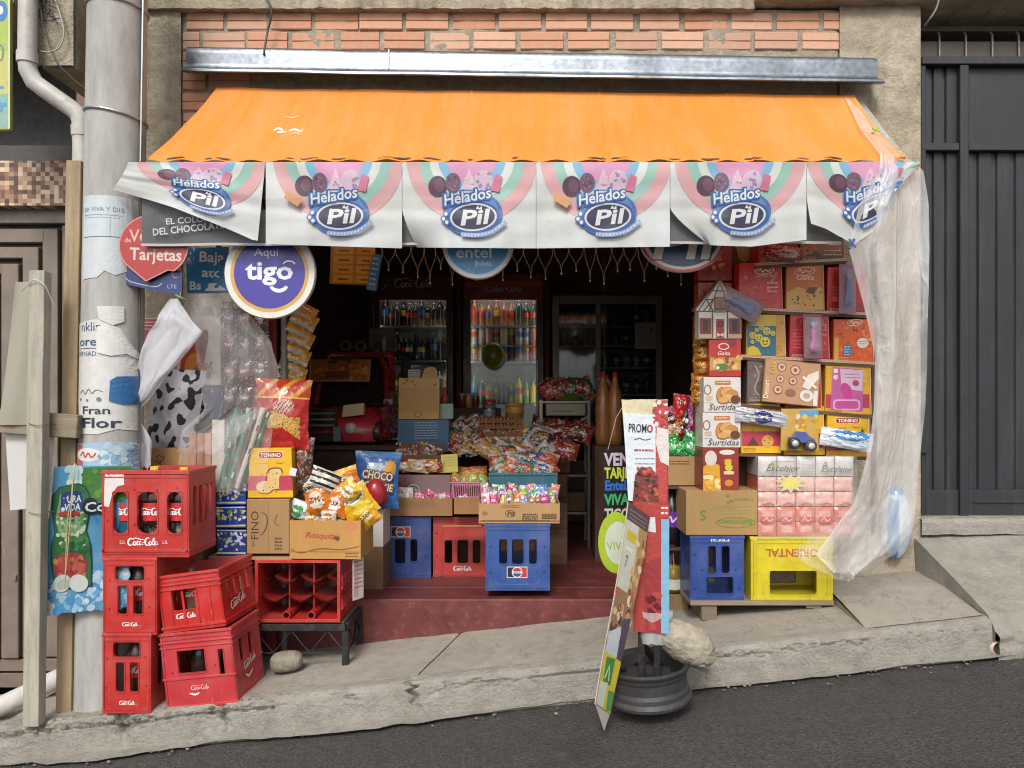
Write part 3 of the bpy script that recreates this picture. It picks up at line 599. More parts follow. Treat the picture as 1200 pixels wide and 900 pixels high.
def gb(nm, x0, y0, x1, y1, d0, d1, c=GC):
    a, b = G.L(x0, y1), G.L(x1, y0); G.part(nm, MB().box(a.x, b.x, d0, d1, a.z, b.z, c), 'plastic', .003)
gb('back_panel', -160, 243, 78, 806, .05, .07, '#3a332e'); gb('lintel_rail', -160, 240, 79, 262, -.01, .05, '#8a7c6e')
gb('stile', 49.5, 268, 67.5, 770, 0, .05); gb('stile', 71, 263, 78, 800, .01, .05); gb('rail', -160, 268, 51.5, 284, 0, .05)
gb('stile', 28, 290, 46.5, 770, -.012, .05); gb('rail', -160, 290, 29.5, 303, -.012, .05); gb('stile', 5, 310, 25, 770, -.024, .05); gb('rail', -160, 310, 5.5, 322, -.024, .05); gb('stile', -160, 330, 2, 770, -.034, .05)
gb('bottom_rail', -160, 772, 77, 786, -.01, .05); gb('bottom_rail', -160, 789, 77, 806, 0, .05); gb('handle_bar', 20.5, 672, 24, 679, -.035, -.02, '#8a8076')
t = T('hanging_sign', 'yellow green sign panel with blue marks hanging at the upper frame edge', 'sign', 0, 152, -.35)
t.part('panel', MB().box(*[-.20, t.L(12, 0).x, 0, .02, 0, .75], '#b9bf6a'), 'plastic', .002)
pr = Pr(); pr.rect(-40, 0, 10, 60, '#a9bd4e'); pr.rect(-40, 60, 10, 110, '#c9c66a'); pr.rect(-40, 110, 10, 150, '#8fb3a0'); pr.ell(2, 13, 7, 12, '#2f77c0'); pr.ell(1, 12, 3, 5, '#f0f0f0'); pr.arc(0, 62, 5, 10, 3, 8, -90, 90, '#6a8a80'); pr.fuzz(0, 100, 9, 140, ['#4f9ec4', '#7fb8c0'], 8, 2, 4); pr.rect(10, 0, 12, 151, '#d8dfae'); t.pr(pr)
def pipe(name, label, pts, r, col, mat='plastic', joints=()):
    o = empty(name, pts[0], label, 'pipe'); b = Vector(pts[0])
    MB().tube([Vector(p) - b for p in pts], r, col, 18).build('run', mat, o)
    for i in joints:
        a = Vector(pts[i]) - b; d = (Vector(pts[min(i + 1, len(pts) - 1)]) - Vector(pts[max(i - 1, 0)])).normalized(); MB().tube([a - d * .022, a + d * .022], r * 1.12, col, 18).build('coupling', mat, o)
    return o
q = [P(33, -60, -.46), P(33, 0, -.46), P(32, 68, -.46), P(33, 82, -.455), P(40, 96, -.45), P(52, 105, -.44), P(82, 126, -.42), P(91, 133, -.41), P(95, 143, -.405), P(95.5, 154, -.40), P(96, 178, -.40), P(95, 215, -.40)]
pipe('downpipe', 'white plastic downpipe bending round the balcony stub beside the pole', q, .0365, '#cfcac3', joints=(2, 9))
pipe('waste_pipe', 'white plastic waste pipe sloping down behind the wooden posts', [P(-80, 870, -.3), P(0, 828, -.30), P(75, 792, -.30)], .043, '#d2cec8')
# loose telephone wire on the stub
w = empty('wire_bundle', P(55, 20, -.42), 'tangle of black and grey wire hooked on the balcony stub', 'wire')
rw = random.Random(5)
for k in range(7):
    pts = [(P(rw.uniform(44, 70), rw.uniform(-20, 26), -.425 - .004 * k) - w.location) for _ in range(5)]; MB().tube([Vector((p[0], p[1] and -.004 * k, p[2])) for p in [(v.x, v.y, v.z) for v in pts]], .0022, '#26262a', 5).build('strand', 'plastic', w)
def wire(name, label, pts, r, col, k=8):
    b = P(*pts[0]); q = [P(*p) - b for p in pts]; out = []
    for i in range(len(q) - 1):
        a, c, d, e = q[max(i - 1, 0)], q[i], q[i + 1], q[min(i + 2, len(q) - 1)]
        for j in range(k):
            t = j / k; out.append(.5 * ((2 * c) + (d - a) * t + (2 * a - 5 * c + 4 * d - e) * t * t + (3 * c - a - 3 * d + e) * t ** 3))
    return tag(MB().tube(out + [q[-1]], r, col, 6).build(name, 'plastic', loc=b), label, 'cable')
wire('loop_cable', 'pale grey cable looping down the balcony stub', [(60, -10, -.43), (70, 15, -.43), (75, 38, -.43), (70, 55, -.43), (58, 61, -.43), (47, 60, -.43)], .0035, '#b9b4aa')
wire('drop_cable', 'thin black cable dropping from the balcony stub behind the pole', [(40, 0, -.43), (52, 35, -.43), (65, 70, -.43), (85, 92, -.42), (106, 108, -.40)], .0028, '#2a2826')
wire('wall_cable', 'black cable hanging over the bricks above the awning cover', [(308, -10, -.06), (318, 12, -.06), (313, 40, -.05), (309, 64, -.085)], .005, '#1e1d1d')
wire('gate_cable', 'dark cable crossing the concrete beam above the grey gate', [(1105, -20, -.13), (1098, 8, -.13), (1090, 22, -.13), (1084, 30, -.10)], .006, '#3a3733')

# ---------------------------------------------------------------- utility pole and its paper
PB, PT = P(126, 826, -.43), P(138.5, -40, -.43)
def polept(ang, z, h=0.0):
    k = (z - PB.z) / (PT.z - PB.z); c = PB.lerp(PT, k); r = .128 - .014 * k + h
    return Vector((c.x + r * math.sin(ang), c.y - r * math.cos(ang), z))
m = MB(); pl = empty('utility_pole', PB, 'grey concrete utility pole plastered with torn posters', 'pole')
m.grid(lambda u, v: polept(u * 2 * math.pi, PB.z - .1 + (PT.z + .4 - PB.z) * v) - PB, 40, 30); m.build('shaft', 'pole_concrete', pl, weld=True)
for py, tl in ((126, .5), (-5, .1)):
    m = MB(); z = P(0, py, -.55).z; m.tube([polept(a, z - .012 * math.sin(a) * tl * 3, .002) - PB for a in [R(k * 10) for k in range(37)]], .0075, '#c4c6c8', 6); m.build('strap', 'metal', pl)
m = MB(); m.box(.0, .006, -.004, .004, 0, .9, '#b9bcbf'); q = polept(R(76), P(0, 186, -.5).z, .006); o = m.build('earthing_strip', 'metal', pl, loc=q - PB); o.rotation_euler = (0, R(.9), 0)
MB().tube([polept(R(80), z, .005) - PB for z in (P(0, 520, -.45).z, P(0, 330, -.45).z, P(0, -30, -.45).z)], .0035, '#4a4744', 6).build('ground_wire', 'plastic', pl)
def on_pole(px, py, h):
    k = .5; zz = P(0, py, -.55).z; f = (zz - PB.z) / (PT.z - PB.z); c = PB.lerp(PT, f); r = .128 - .014 * f; yy = c.y - r * .8
    x = (px - CX) / S(yy); a = math.asin(max(-.995, min(.995, (x - c.x) / r))); return polept(a, zz, h)
def pole_sheet(name, label, pts, col, pr=None, lift=.002, curl=None):
    p = Pr(); p.poly(pts, col); o = tag(p.build(name, None, on_pole, 'paper', lift, maxe=6), label, 'poster')
    if pr: pr.build('print', o, on_pole, 'paper', lift + .0008, maxe=5)
    return o
pr = Pr(); pr.text('EA VIVA Y DIS', 100, 247, 5, '#7c8894', 44); pr.lines(102, 140, 251, 2, 3, '#a9b3bc', .6); pr.rect(131, 252, 131.5, 275, '#b9c2c8'); pr.rect(99, 251, 142, 251.5, '#b9c2c8')
pole_sheet('poster', 'faded pale blue printed notice wrapped round the pole at awning height', [(98, 228), (156, 229), (157, 276), (98, 277)], '#c9d3d8', pr)
pole_sheet('poster', 'blank pale sheet with torn lower edge on the pole below the faded notice', [(97, 278), (156, 277.5), (156, 300), (152, 318), (146, 316), (136, 322), (126, 317), (118, 325), (97, 327)], '#ccd2d4', None, .0024)
pole_sheet('poster', 'small white scrap of paper above the election poster on the pole', [(118, 359), (143, 358), (143, 376), (134, 381), (120, 374)], '#dddad4', None, .0055)
pr = Pr(); c1 = '#39506e'; pr.text('nklin', 96, 388, 11, c1, 26); pr.text('ore', 93, 405, 10, c1, 24, bold=.02); pr.text('ERNAD', 92, 417, 5.5, '#5d7088', 25); pr.rect(93, 408, 118, 408.5, c1)
pr.curve([(96, 461), (100, 457), (103, 462), (108, 456), (112, 461), (117, 457), (124, 459)], .8, '#555f68'); pr.ell(96, 468, 1.3, 1.3, '#6a7a70'); pr.ell(106, 469, 1.5, 1.5, '#7a8a80'); pr.ell(120, 468, 2.6, 2.6, '#5f8a78')
pr.text('Fran', 99, 485, 9, '#2e3a4a', 32, bold=.02); pr.text('Flor', 99, 501, 11.5, '#2e3a4a', 42, bold=.04); pr.lines(98, 148, 398, 3, 9, '#d0cecb', .5)
pole_sheet('poster', 'white election poster with dark blue name lettering on the pole', [(90, 378), (118, 374), (140, 384), (152, 412), (155, 420), (150, 432), (155, 450), (152, 478), (158, 500), (152, 506), (138, 503), (118, 509), (93, 508), (90, 470)], '#dcdad7', pr, .003)
pole_sheet('poster', 'torn blue patch stuck on the election poster', [(131, 446), (137, 441), (152, 440), (152, 474), (142, 474), (130, 470)], '#2e6da6', None, .0075)
pole_sheet('poster', 'crumpled white paper strip peeling off the upper election poster', [(118, 384), (128, 379), (140, 392), (150, 410), (154, 422), (144, 414), (132, 417), (118, 413)], '#e4e1dc', None, .0085)
pr = Pr(); pr.rect(89, 522, 100, 576, '#c26a54'); pr.ell(107, 533, 16, 8, '#e9e1de'); pr.curve([(97, 535), (101, 530), (104, 536), (108, 531), (112, 536), (117, 531)], 1.8, '#c0392f'); pr.fuzz(120, 520, 150, 560, ['#8fb6cd', '#cfdfe8', '#7da2bd', '#b7cfdd'], 60, 2, 6)
pole_sheet('poster', 'crinkled pale blue packaging film taped round the pole below the posters', [(89, 520), (151, 517), (153, 540), (152, 600), (90, 600)], '#a5c3d6', pr, .004)

# ---------------------------------------------------------------- right neighbour gate
t = T('grey_gate', 'dark grey ribbed sheet metal gate beside the shop', 'gate', 1160, 606, .09); GP = 'gate_paint'
def gg(nm, x0, y0, x1, y1, d0, d1, **k):
    a, b = t.L(x0, y1), t.L(x1, y0); return t.part(nm, MB().box(a.x, b.x, d0, d1, a.z, b.z, '#55555a'), GP, .003, **k)
def sheet(nm, x0, y0, x1, y1, ribs, d=.012):
    m = MB(); a, b = t.L(x0, y1), t.L(x1, y0); pts = [(a.x, .02)]
    for rx, w in ribs:
        c = t.L(rx, 0).x; w = w / t.s; pts += [(c - w / 2, .02), (c - w / 2 + .006, .02 + d), (c + w / 2 - .006, .02 + d), (c + w / 2, .02)]
    pts.append((b.x, .02)); vs = [(x, y, z) for z in (a.z, b.z) for x, y in pts]; n = len(pts)
    m.add(vs, [(i, i + 1, n + i + 1, n + i) for i in range(n - 1)], '#55555a'); t.part(nm, m, GP, recalc=False)
gg('top_rail', 1078, 68, 1700, 77, -.02, .02); gg('middle_rail', 1078, 168, 1123, 177, -.012, .02); gg('middle_rail', 1134, 168, 1700, 177, -.012, .02)
gg('stile', 1123.5, 77.3, 1133.5, 606, -.015, .02); gg('stile', 1078, 77.3, 1084, 606, -.01, .02); gg('base_plate', 1084.3, 574, 1123.2, 605, -.004, .016); gg('base_plate', 1133.8, 574, 1700, 605, -.004, .016)
sheet('sheet', 1084, 77, 1124, 168, [(1094, 6), (1109, 6)], .012); sheet('sheet', 1084, 177, 1124, 575, [(1094, 6), (1109, 6)], .012); sheet('sheet', 1133, 77, 1700, 168, [(1300, 16), (1400, 16)], .008)
sheet('sheet', 1133, 177, 1700, 575, [(1146 + 22 * k, 8) for k in range(14)], .012)
gg('inner_rail', 1140, 586, 1700, 590, -.010, -.0045)
gg('lock_plate', 1073, 520, 1085, 531, -.03, -.012)
for px in (1101, 1132, 1163, 1194, 1226, 1258):
    MB().tube([t.L(px, 68), t.L(px, 50), t.L(px + 1, 40, .01), t.L(px + 4, 32, .05)], .006, '#8c8880', 6).build('spike', 'iron', t.o)
H2 = empty('right_house', (1.95, .3, 1), 'dark porch of the house behind the grey gate', 'building')
for nm, b in (('back_wall', (0, 3, .9, 1, -1, 2.2)), ('side_wall', (-.04, -.001, -.18, .9, -1, 2.2)), ('soffit', (0, 3, -.2, .9, 2.0, 2.1))): MB().box(*b, '#5a5550').build(nm, 'matte', H2)
# ================================================================ CRATES
def panel(m, W, H, holes, t, col, mp):
    """a moulded wall with openings; mp(a, b, depth) -> point. holes: x0, x1, z0, z1[, corner]"""
    xs = sorted({0, W} | {h[0] for h in holes} | {h[1] for h in holes}); zz = sorted({0, H} | {h[2] for h in holes} | {h[3] for h in holes})
    solid = lambda i, j: 0 <= i < len(xs) - 1 and 0 <= j < len(zz) - 1 and not any(h[0] <= xs[i] and xs[i + 1] <= h[1] and h[2] <= zz[j] and zz[j + 1] <= h[3] for h in holes)
    for i in range(len(xs) - 1):
        for j in range(len(zz) - 1):
            if not solid(i, j): continue
            a, b, c, d = xs[i], xs[i + 1], zz[j], zz[j + 1]
            m.add([mp(a, c, 0), mp(b, c, 0), mp(b, d, 0), mp(a, d, 0)], [(0, 1, 2, 3)], col); m.add([mp(a, c, t), mp(b, c, t), mp(b, d, t), mp(a, d, t)], [(3, 2, 1, 0)], col)
            for (ii, jj), (p, q) in (((i - 1, j), ((a, c), (a, d))), ((i + 1, j), ((b, d), (b, c))), ((i, j - 1), ((b, c), (a, c))), ((i, j + 1), ((a, d), (b, d)))):
                if not solid(ii, jj): m.add([mp(*p, 0), mp(*q, 0), mp(*q, t), mp(*p, t)], [(0, 1, 2, 3)], col)
    for h in holes:
        if len(h) < 5: continue
        r = h[4]
        for x, sx in ((h[0], 1), (h[1], -1)):
            for z, sz in ((h[2], 1), (h[3], -1)):
                pts = [(x, z)] + [(x + sx * r * (1 - math.sin(k * math.pi / 6)), z + sz * r * (1 - math.cos(k * math.pi / 6))) for k in range(4)]
                m.add([mp(*p, 0) for p in pts], [tuple(range(5))], col); m.add([mp(*p, t) for p in pts], [tuple(range(5))[::-1]], col)
                for k in range(1, 4): m.add([mp(*pts[k], 0), mp(*pts[k + 1], 0), mp(*pts[k + 1], t), mp(*pts[k], t)], [(0, 1, 2, 3)], col)
def crate_body(W, D, H, hf, hs, col, t=.010, rims=(), floor=True, ribs=True, cells=(0, 0)):
    """open-topped crate, front at y=0, origin at the middle of its front foot"""
    m = MB(); w = W / 2
    panel(m, W, H, hf, t, col, lambda a, b, d: (a - w, d, b)); panel(m, W, H, hf, t, col, lambda a, b, d: (w - a, D - d, b))
    panel(m, D - 2 * t, H, hs, t, col, lambda a, b, d: (w - d, t + a, b)); panel(m, D - 2 * t, H, hs, t, col, lambda a, b, d: (-w + d, D - t - a, b))
    if floor: m.box(-w + t, w - t, t, D - t, .006, .016, mixc(col, '#000000', .2))
    for z, h, o in rims:
        for b in ((-w - o, w + o, -o, 0), (-w - o, w + o, D, D + o)): m.box(b[0], b[1], b[2], b[3], z, z + h, col)
        for b in ((-w - o, -w, 0, D), (w, w + o, 0, D)): m.box(b[0], b[1], b[2], b[3], z, z + h, col)
    for k in range(1, cells[0]): x = -w + W * k / cells[0]; m.box(x - .003, x + .003, t, D - t, .016, H * .55, col)
    for k in range(1, cells[1]): y = D * k / cells[1]; m.box(-w + t, w - t, y - .003, y + .003, .016, H * .54, col)
    return m
RED = '#c8322c'
def edge_ribs(t, W, H, hf, col):
    m = MB(); w = W / 2; c = mixc(col, '#000000', .06)
    for x in (-w + .004, w - .009): m.box(x, x + .005, -.003, .0005, .016, H - .016, c)
    for z in (.012, H - .030): m.box(-w + .0095, w - .0095, -.003, .0005, z, z + .005, c)
    for h in hf:      # raised lips round the openings
        for a, b in ((h[0] - .004, h[0] - .0005), (h[1] + .0005, h[1] + .004)): m.box(a - w, b - w, -.003, .0005, h[2], h[3], c)
        for a, b in ((h[2] - .004, h[2] - .0005), (h[3] + .0005, h[3] + .004)): m.box(h[0] - w, h[1] - w, -.003, .0005, a, b, c)
    o = t.part('moulding', m, 'plastic')
def crate(name, label, px, py, y, W, D, H, hf, hs, col, rot=(0, 0, 0), group='red soft drink crates', **k):
    t = T(name, label, 'crate', px, py, y, rot, group, root=False); t.body(crate_body(W, D, H, hf, hs, col, **k), 'plastic', .0016); edge_ribs(t, W, H, hf, col); return t
def side_map(t, W, D):      # the right side of a crate, u in metres from the front edge, v metres up
    return lambda u, v, h: Vector((W / 2 + h, u, -v))
def bolts(t, pts, col='#7d1d1a'):
    p = Pr()
    for a, b in pts: p.ell(a, b, 1.3, 1.3, col, n=10)
    t.pr(p, 0, 'peg_hole', 'plastic')
def bottle(name, label, loc, h=.33, r=.052, body='#3a2320', cap='#c8322c', lab=RED, mat='clean', rot=(0, 0, 0), group=None, word=None, shell=None, n=18, cat='bottle'):
    t = empty(name, loc, label, cat, group, rot)
    pf = [(.0, 0), (r * .8, .0), (r, .012), (r, h * .18), (r * .96, h * .30), (r, h * .38), (r, h * .60), (r * .94, h * .67), (r * .74, h * .75), (r * .48, h * .82), (r * .33, h * .87), (r * .28, h * .92), (r * .28, h * .955)]
    MB().lathe(pf, (0, 0, 0), body, n).build('body', shell or mat, t)
    if lab:
        MB().lathe([(r * 1.012, h * .36), (r * 1.012, h * .57)], (0, 0, 0), lab, n).build('label', 'paper', t)
        if word:
            p = Pr(); p.script(-14, -4, 28, '#f3f0ee', .5); k = r * 1.8 / 28
            p.build('wordmark', t, lambda u, v, hh: Vector((math.sin(u * k / r) * (r * 1.02 + hh), -math.cos(u * k / r) * (r * 1.02 + hh), h * .465 - v * k * 1.2)), 'paper')
    if cap: MB().lathe([(0, h * .995), (r * .34, h * .99), (r * .34, h * .94), (r * .3, h * .94)], (0, 0, 0), cap, 12).build('cap', 'plastic', t)
    return t
S6 = S(-.62)
# --- three crates stacked at the kerb: two narrow ones, a tall one on top
W, D, H = 57 / S6, .38, 94 / S6
hf = [(.045, .15, .225, .285, .012), (.055, .088, .085, .205, .010), (.112, .145, .085, .205, .010)]
hs = [(.05 + k * .085, .10 + k * .085, .09, .23, .008) for k in range(4)]
narrow = []
for (nm, py, px0) in (('lowest narrow red crate standing on the sidewalk at the foot of the pole', 836, 120), ('middle narrow red crate of the kerbside stack, under the tall crate', 744, 120.5)):
    w_, h_ = (W, H) if py > 800 else (63 / S6, 91 / S6); k = w_ / W; hh = [(a * k, b * k, c * h_ / H, d * h_ / H, e) for a, b, c, d, e in hf]
    cx = px0 + w_ * S6 / 2; t = crate('bottle_crate', nm, cx, py, -.62 + (.004 if py < 800 else 0), w_, D, h_, hh, hs, jit(RED, .05), rims=((h_ - .014, .012, .003),))
    p = Pr(); p.script(cx - 9, py - 15, 19, '#f1e9e6', .42); t.pr(p, 0, 'wordmark'); bolts(t, [(cx - 23, py - 30), (cx + 23, py - 32), (cx - 23, py - 64), (cx + 22, py - 66)])
    for q, dy in ((0, .09), (1, .21)): bottle('bottle', ('front ' if q == 0 else 'rear ') + 'dark returnable bottle inside the ' + ('lowest' if py > 800 else 'middle') + ' narrow red crate', P(cx, py, -.62) + Vector((0, dy, .018)), .30, .045, '#3b2824', '#b0302a', RED if q == 0 else None, word=q == 0)
W, D, H = 102 / S6, .265, 102 / S6; cw = .034
hf = [(.048, .100, .095, .245, .022), (.152, .226, .095, .245, .03), (.272, .322, .095, .245, .022), (.04, .05, .28, .29), (.15, .23, .315, .328), ]
hf = [(.045, .103, .095, .262, .026), (.142, .222, .095, .262, .032), (.262, .318, .095, .262, .026)]
hs = [(.03, .06, .12, .28, .01), (.085, .115, .12, .28, .01), (.14, .17, .12, .28, .01), (.19, .22, .12, .28, .01)]
t = crate('tall_crate', 'tall red crate of large empty bottles on top of the kerbside stack', 170.5, 653, -.615, W, D, H, hf, hs, RED, rims=((H - .016, .016, .004), (.02, .012, .003)))
p = Pr(); p.script(149, 630, 36, '#f3ecea', .42); p.text('2,2L', 140, 637, 3.6, '#e8cfca', 7, 'l', .02); p.text('2,2L', 190, 637, 3.6, '#e8cfca', 7, 'l', .02)
p.poly([(123, 556), (145, 554), (146, 568), (138, 570), (132, 578), (128, 594), (122, 593)], '#e6dcd8'); p.fuzz(123, 555, 134, 564, ['#c96a62', '#d9c9c4'], 8, .8, 1.8); t.pr(p, -.0005, 'wordmark')
bolts(t, [(126, 610), (134, 644), (158, 574), (184, 574), (208, 572), (213, 622), (215, 643), (158, 615), (184, 616)])
for k, (dx, nm) in enumerate(((-.105, 'leftmost'), (.005, 'middle'), (.115, 'rightmost'))):
    b = bottle('bottle', nm + ' of three clear returnable bottles in the tall red crate', P(170.5, 653, -.615) + Vector((dx, .075, .018)), .345, .052, '#4a2f2a', None if k != 1 else '#e0b020', '#cf2f2c', word=True, shell='pet')
    MB().lathe([(0, .008), (.049, .008), (.0505, .02), (.0505, .075 + .02 * k), (0, .075 + .02 * k)], (0, 0, 0), '#2a1512', 16).build('cola', 'clean', b)
for dx in (-.03, .09):
    o = MB().box(-.016, .016, 0, .02, 0, .022, '#e2c33a').box(-.01, .01, -.006, 0, .004, .016, '#e2c33a').build('carry_clip', 'plastic', loc=P(170.5, 653, -.615) + Vector((dx + .05, .03, H - .012))); tag(o, 'yellow plastic clip on the rim of the tall red crate, ' + ('near its middle' if dx < 0 else 'near its right corner'), 'clip')
# --- two crates leaning beside them
def rim_lines(h): return ((h - .012, .012, .006), (h - .045, .007, .005), (h - .065, .007, .004), (.012, .012, .005))
W, D, H = 86 / S(-.60), .27, .318
hf = [(.065, .178, .150, .242, .006), (.235, .255, .13, .235, .004)]; hs = [(.05, .09, .16, .26, .006), (.14, .18, .16, .26, .006)]
t = crate('angular_crate', 'worn pink red crate standing lower of the leaning pair on the sidewalk', 238, 831, -.60, W, D, H, hf, hs, '#cc3a40', (0, -6.3, -3), rims=rim_lines(H) + ((.125, .010, .004),))
p = Pr(); p.script(226, 802, 22, '#e9c2c0', .3); p.curve([(224, 811, .6), (231, 813), (236, 811, .6)], 2.2, '#f0e4e2'); t.pr(p, -.0005, 'wordmark'); bolts(t, [(206, 786), (258, 781)])
p = Pr(); p.script(.07, -.15, .12, '#ead0ce', .4, -8); p.curve([(.08, -.10, .6), (.11, -.085), (.15, -.10, .6)], .010, '#efe2e0'); p.build('wordmark', t.o, side_map(t, W, D), 'paper', .0055)
for dx in (-.05, .05): bottle('bottle', ('dark bottle behind the window of the lower leaning crate, ' + ('left one' if dx < 0 else 'right one')), P(238, 831, -.60) + Vector((dx, .10, .035 + dx * .1)), .26, .04, '#2e1c19', '#8a2a24', None)
W, D, H = 76 / S(-.60), .31, .232
hf = [(.055, .16, .085, .172, .006)]; hs = [(.04 + k * .06, .075 + k * .06, .10, .18, .008) for k in range(4)]
t = crate('angular_crate', 'bright red crate tilted on top of the leaning pair', 228, 738, -.60, W, D, H, hf, hs, '#d02c28', (0, -8, -4), rims=rim_lines(H))
p = Pr(); p.script(208, 717, 24, '#f3e6e4', .4, 0); t.pr(p, -.0005, 'wordmark'); p = Pr(); p.script(.05, -.085, .14, '#f0dedc', .4, -8); p.build('wordmark', t.o, side_map(t, W, D), 'paper', .0055)
m = MB()
for x in (-.085, -.03, .025, .08): m.box(x - .005, x + .005, -.004, 0, .02, .16, '#d02c28')
t.part('rib', m, 'plastic', .001)
bottle('bottle', 'clear bottle showing in the window of the tilted red crate', P(228, 738, -.60) + Vector((-.03, .10, .03)), .21, .036, '#6a5a52', None, RED, word=True, rot=(0, -8, 0)); bottle('bottle', 'dark bottle with white cap in the window of the tilted red crate', P(228, 738, -.60) + Vector((.03, .09, .04)), .17, .034, '#241614', '#e8e2dc', None, rot=(0, -8, 0))

# ================================================================ ON THE BLACK TABLE
t = T('metal_table', 'low black metal table with zigzag wire sides', 'table', 320, 781, -.30); zt = t.L(0, 731).z; x0, x1 = t.L(236, 0).x, t.L(405, 0).x; BK = '#2b2b2e'
for a, b in ((x0, x1),):
    for y in (0, .30): t.part('rail', MB().box(a, b, y - .012, y + .012, zt - .03, zt, BK), 'iron', .002)
for x in (x0, x1): t.part('rail', MB().box(x - .012, x + .012, .013, .287, zt - .03, zt, BK), 'iron', .002)
t.part('top', MB().box(x0 + .01, x1 - .01, .01, .29, zt - .002, zt + .004, '#7d6b58'), 'woodx')
for x in (x0, x1):
    for y in (0, .30): t.part('leg', MB().box(x - .014, x + .014, y - .014, y + .014, -.02 + .10 * (x - x1) * .6, zt - .031, BK), 'iron', .002)
m = MB(); n = 8
zz = [(x0 + (x1 - x0) * k / n, 0, zt - .032 if k % 2 else zt - .13) for k in range(n + 1)]; m.tube(zz, .004, BK, 5); m.tube([(x0, 0, zt - .13), (x1, 0, zt - .13)], .004, BK, 5); t.part('lattice', m, 'iron')
m = MB(); m.tube([(x1, .3 * k / 4, zt - .032 if k % 2 else zt - .13) for k in range(5)], .004, BK, 5); m.tube([(x1, 0, zt - .13), (x1, .3, zt - .13)], .004, BK, 5); t.part('lattice', m, 'iron')
# crate lying on its side, cells to the street
t = T('empty_crate', 'empty red crate lying on its side on the black table, cells facing out', 'crate', 349, 729, -.305, group='red soft drink crates', root=False)
w, h, d = 98 / t.s / 2, 73 / t.s, .275; m = MB(); c = '#c92f28'; t1 = .010
m.box(-w, w, 0, d, 0, t1, c); m.box(-w, w, 0, d, h - t1, h, c); m.box(-w, -w + t1, 0, d, t1, h - t1, c); panel(m, d, h - 2 * t1, [(.03 + .06 * k, .07 + .06 * k, .03 + j * .09, .10 + j * .09, .006) for k in range(4) for j in range(2)], t1, c, lambda a, b, q: (w - q, a, t1 + b)); panel(m, 2 * w - 2 * t1, h - 2 * t1, [(.02 + .063 * k, .065 + .063 * k, .025 + j * .085, .09 + j * .085, .01) for k in range(5) for j in range(3)], .008, '#8d2320', lambda a, b, q: (-w + t1 + a, d - q, t1 + b))
for zz in (.0, h - .014): m.box(-w - .004, w + .004, -.006, 0, zz, zz + .014, c)
for xx in (-w - .004, w - .010): m.box(xx, xx + .014, -.006, 0, .0141, h - .0141, c)
t.body(m, 'plastic', .001)
for j, z in enumerate((.105, .19)):
    m = MB(); pts = [(-w + t1 + (2 * w - 2 * t1) * k / 24, z - .028 * abs(math.sin(math.pi * (k / 24 * 3 + .5 * j)))) for k in range(25)]
    m.grid(lambda u, v: (pts[round(u * 24)][0], .045 + (d - .055) * v, pts[round(u * 24)][1]), 24, 2, '#a82a25', smooth=False); m.grid(lambda u, v: (pts[round(u * 24)][0], .045 + (d - .055) * v, pts[round(u * 24)][1] + .006), 24, 2, '#a82a25', smooth=False); t.part('cell_divider', m, 'plastic', recalc=False)
for x in (-.055, .055):
    m = MB(); m.tube([(x, .012, .026), (x, d - .012, .026)], .019, '#c93028', 10, caps=False); m.tube([(x, .012, .026), (x, d - .012, .026)], .013, '#7a1d1a', 10, caps=False); m.grid(lambda u, v: (x + math.cos(u * 6.2832) * (.013 + .006 * v), .012, .026 + math.sin(u * 6.2832) * (.013 + .006 * v)), 12, 1, '#c93028'); t.part('cell_tube', m, 'plastic')
    t.part('cell_wall', MB().box(x - .003, x + .003, .06, d - .01, .05, h - .02, '#a82a25'), 'plastic')
m = chunk((.068, .05, .042), '#a29a8a', 3); st = MB().grid(lambda u, v: (lambda d: tuple(d * (1 + .13 * noise.noise(d * 2.1 + Vector((4, 1, 0))))))(Vector((.07 * math.copysign(abs(math.cos(u * 6.2832) * math.cos((v - .5) * 3.1416)) ** .7, math.cos(u * 6.2832)), .05 * math.sin(u * 6.2832) * math.cos((v - .5) * 3.1416), .044 * math.copysign(abs(math.sin((v - .5) * 3.1416)) ** .75, v - .5)))), 28, 16, '#9e9684')
tag(st.build('stone', 'stone', loc=P(336, 775, -.33), rot=(0, -4, 10)), 'rounded grey stone lying under the black metal table', 'stone')
# price card on the end of that crate
o = T('price_card', 'white and pink paper card on the end of the lying red crate', 'card', 420, 702, -.26, (0, 0, 62), root=False); m = MB().box(-.035, .035, 0, .003, 0, 57 / o.s, '#e4d9d6'); o.body(m, 'paper'); p = Pr(); p.rect(412, 649, 420, 698, '#d8b0b4'); p.lines(413, 427, 652, 8, 5, '#b0565c', 1.2); o.pr(p)
# flattened card and cartons
tag(MB().box(0, 56 / S(-.30), 0, .27, 0, .012, '#b58d60').build('cardboard_sheet', 'card', loc=P(286, 656, -.305)), 'flattened cardboard under the tall brown carton', 'cardboard')
carton('carton', 'plain brown carton on the table under the blue wafer packs', 'carton', 244, 652, 292, 729, -.27, .24, '#9a7a56', mat='card')
p = Pr(); p.text('FINO', 303, 633, 9, '#4d3a2a', 34, 'l', 0, 0, -90); p.curve([(306, 600, .5), (312, 604), (313, 614), (309, 624), (305, 628, .5)], 1.2, '#5a452f'); p.curve([(325, 603), (322, 612), (327, 616)], .8, '#6b5238'); p.lines(322, 331, 630, 4, 4, '#6b5238', 2.2); p.rect(314, 590, 315, 648, '#a97f52'); p.text('S', 295, 640, 6, '#6b5238')
carton('tall_carton', 'tall brown carton lettered up its side, below the yellow panettone box', 'carton', 289, 585, 339, 649, -.30, .25, '#ad8558', p, mat='card')
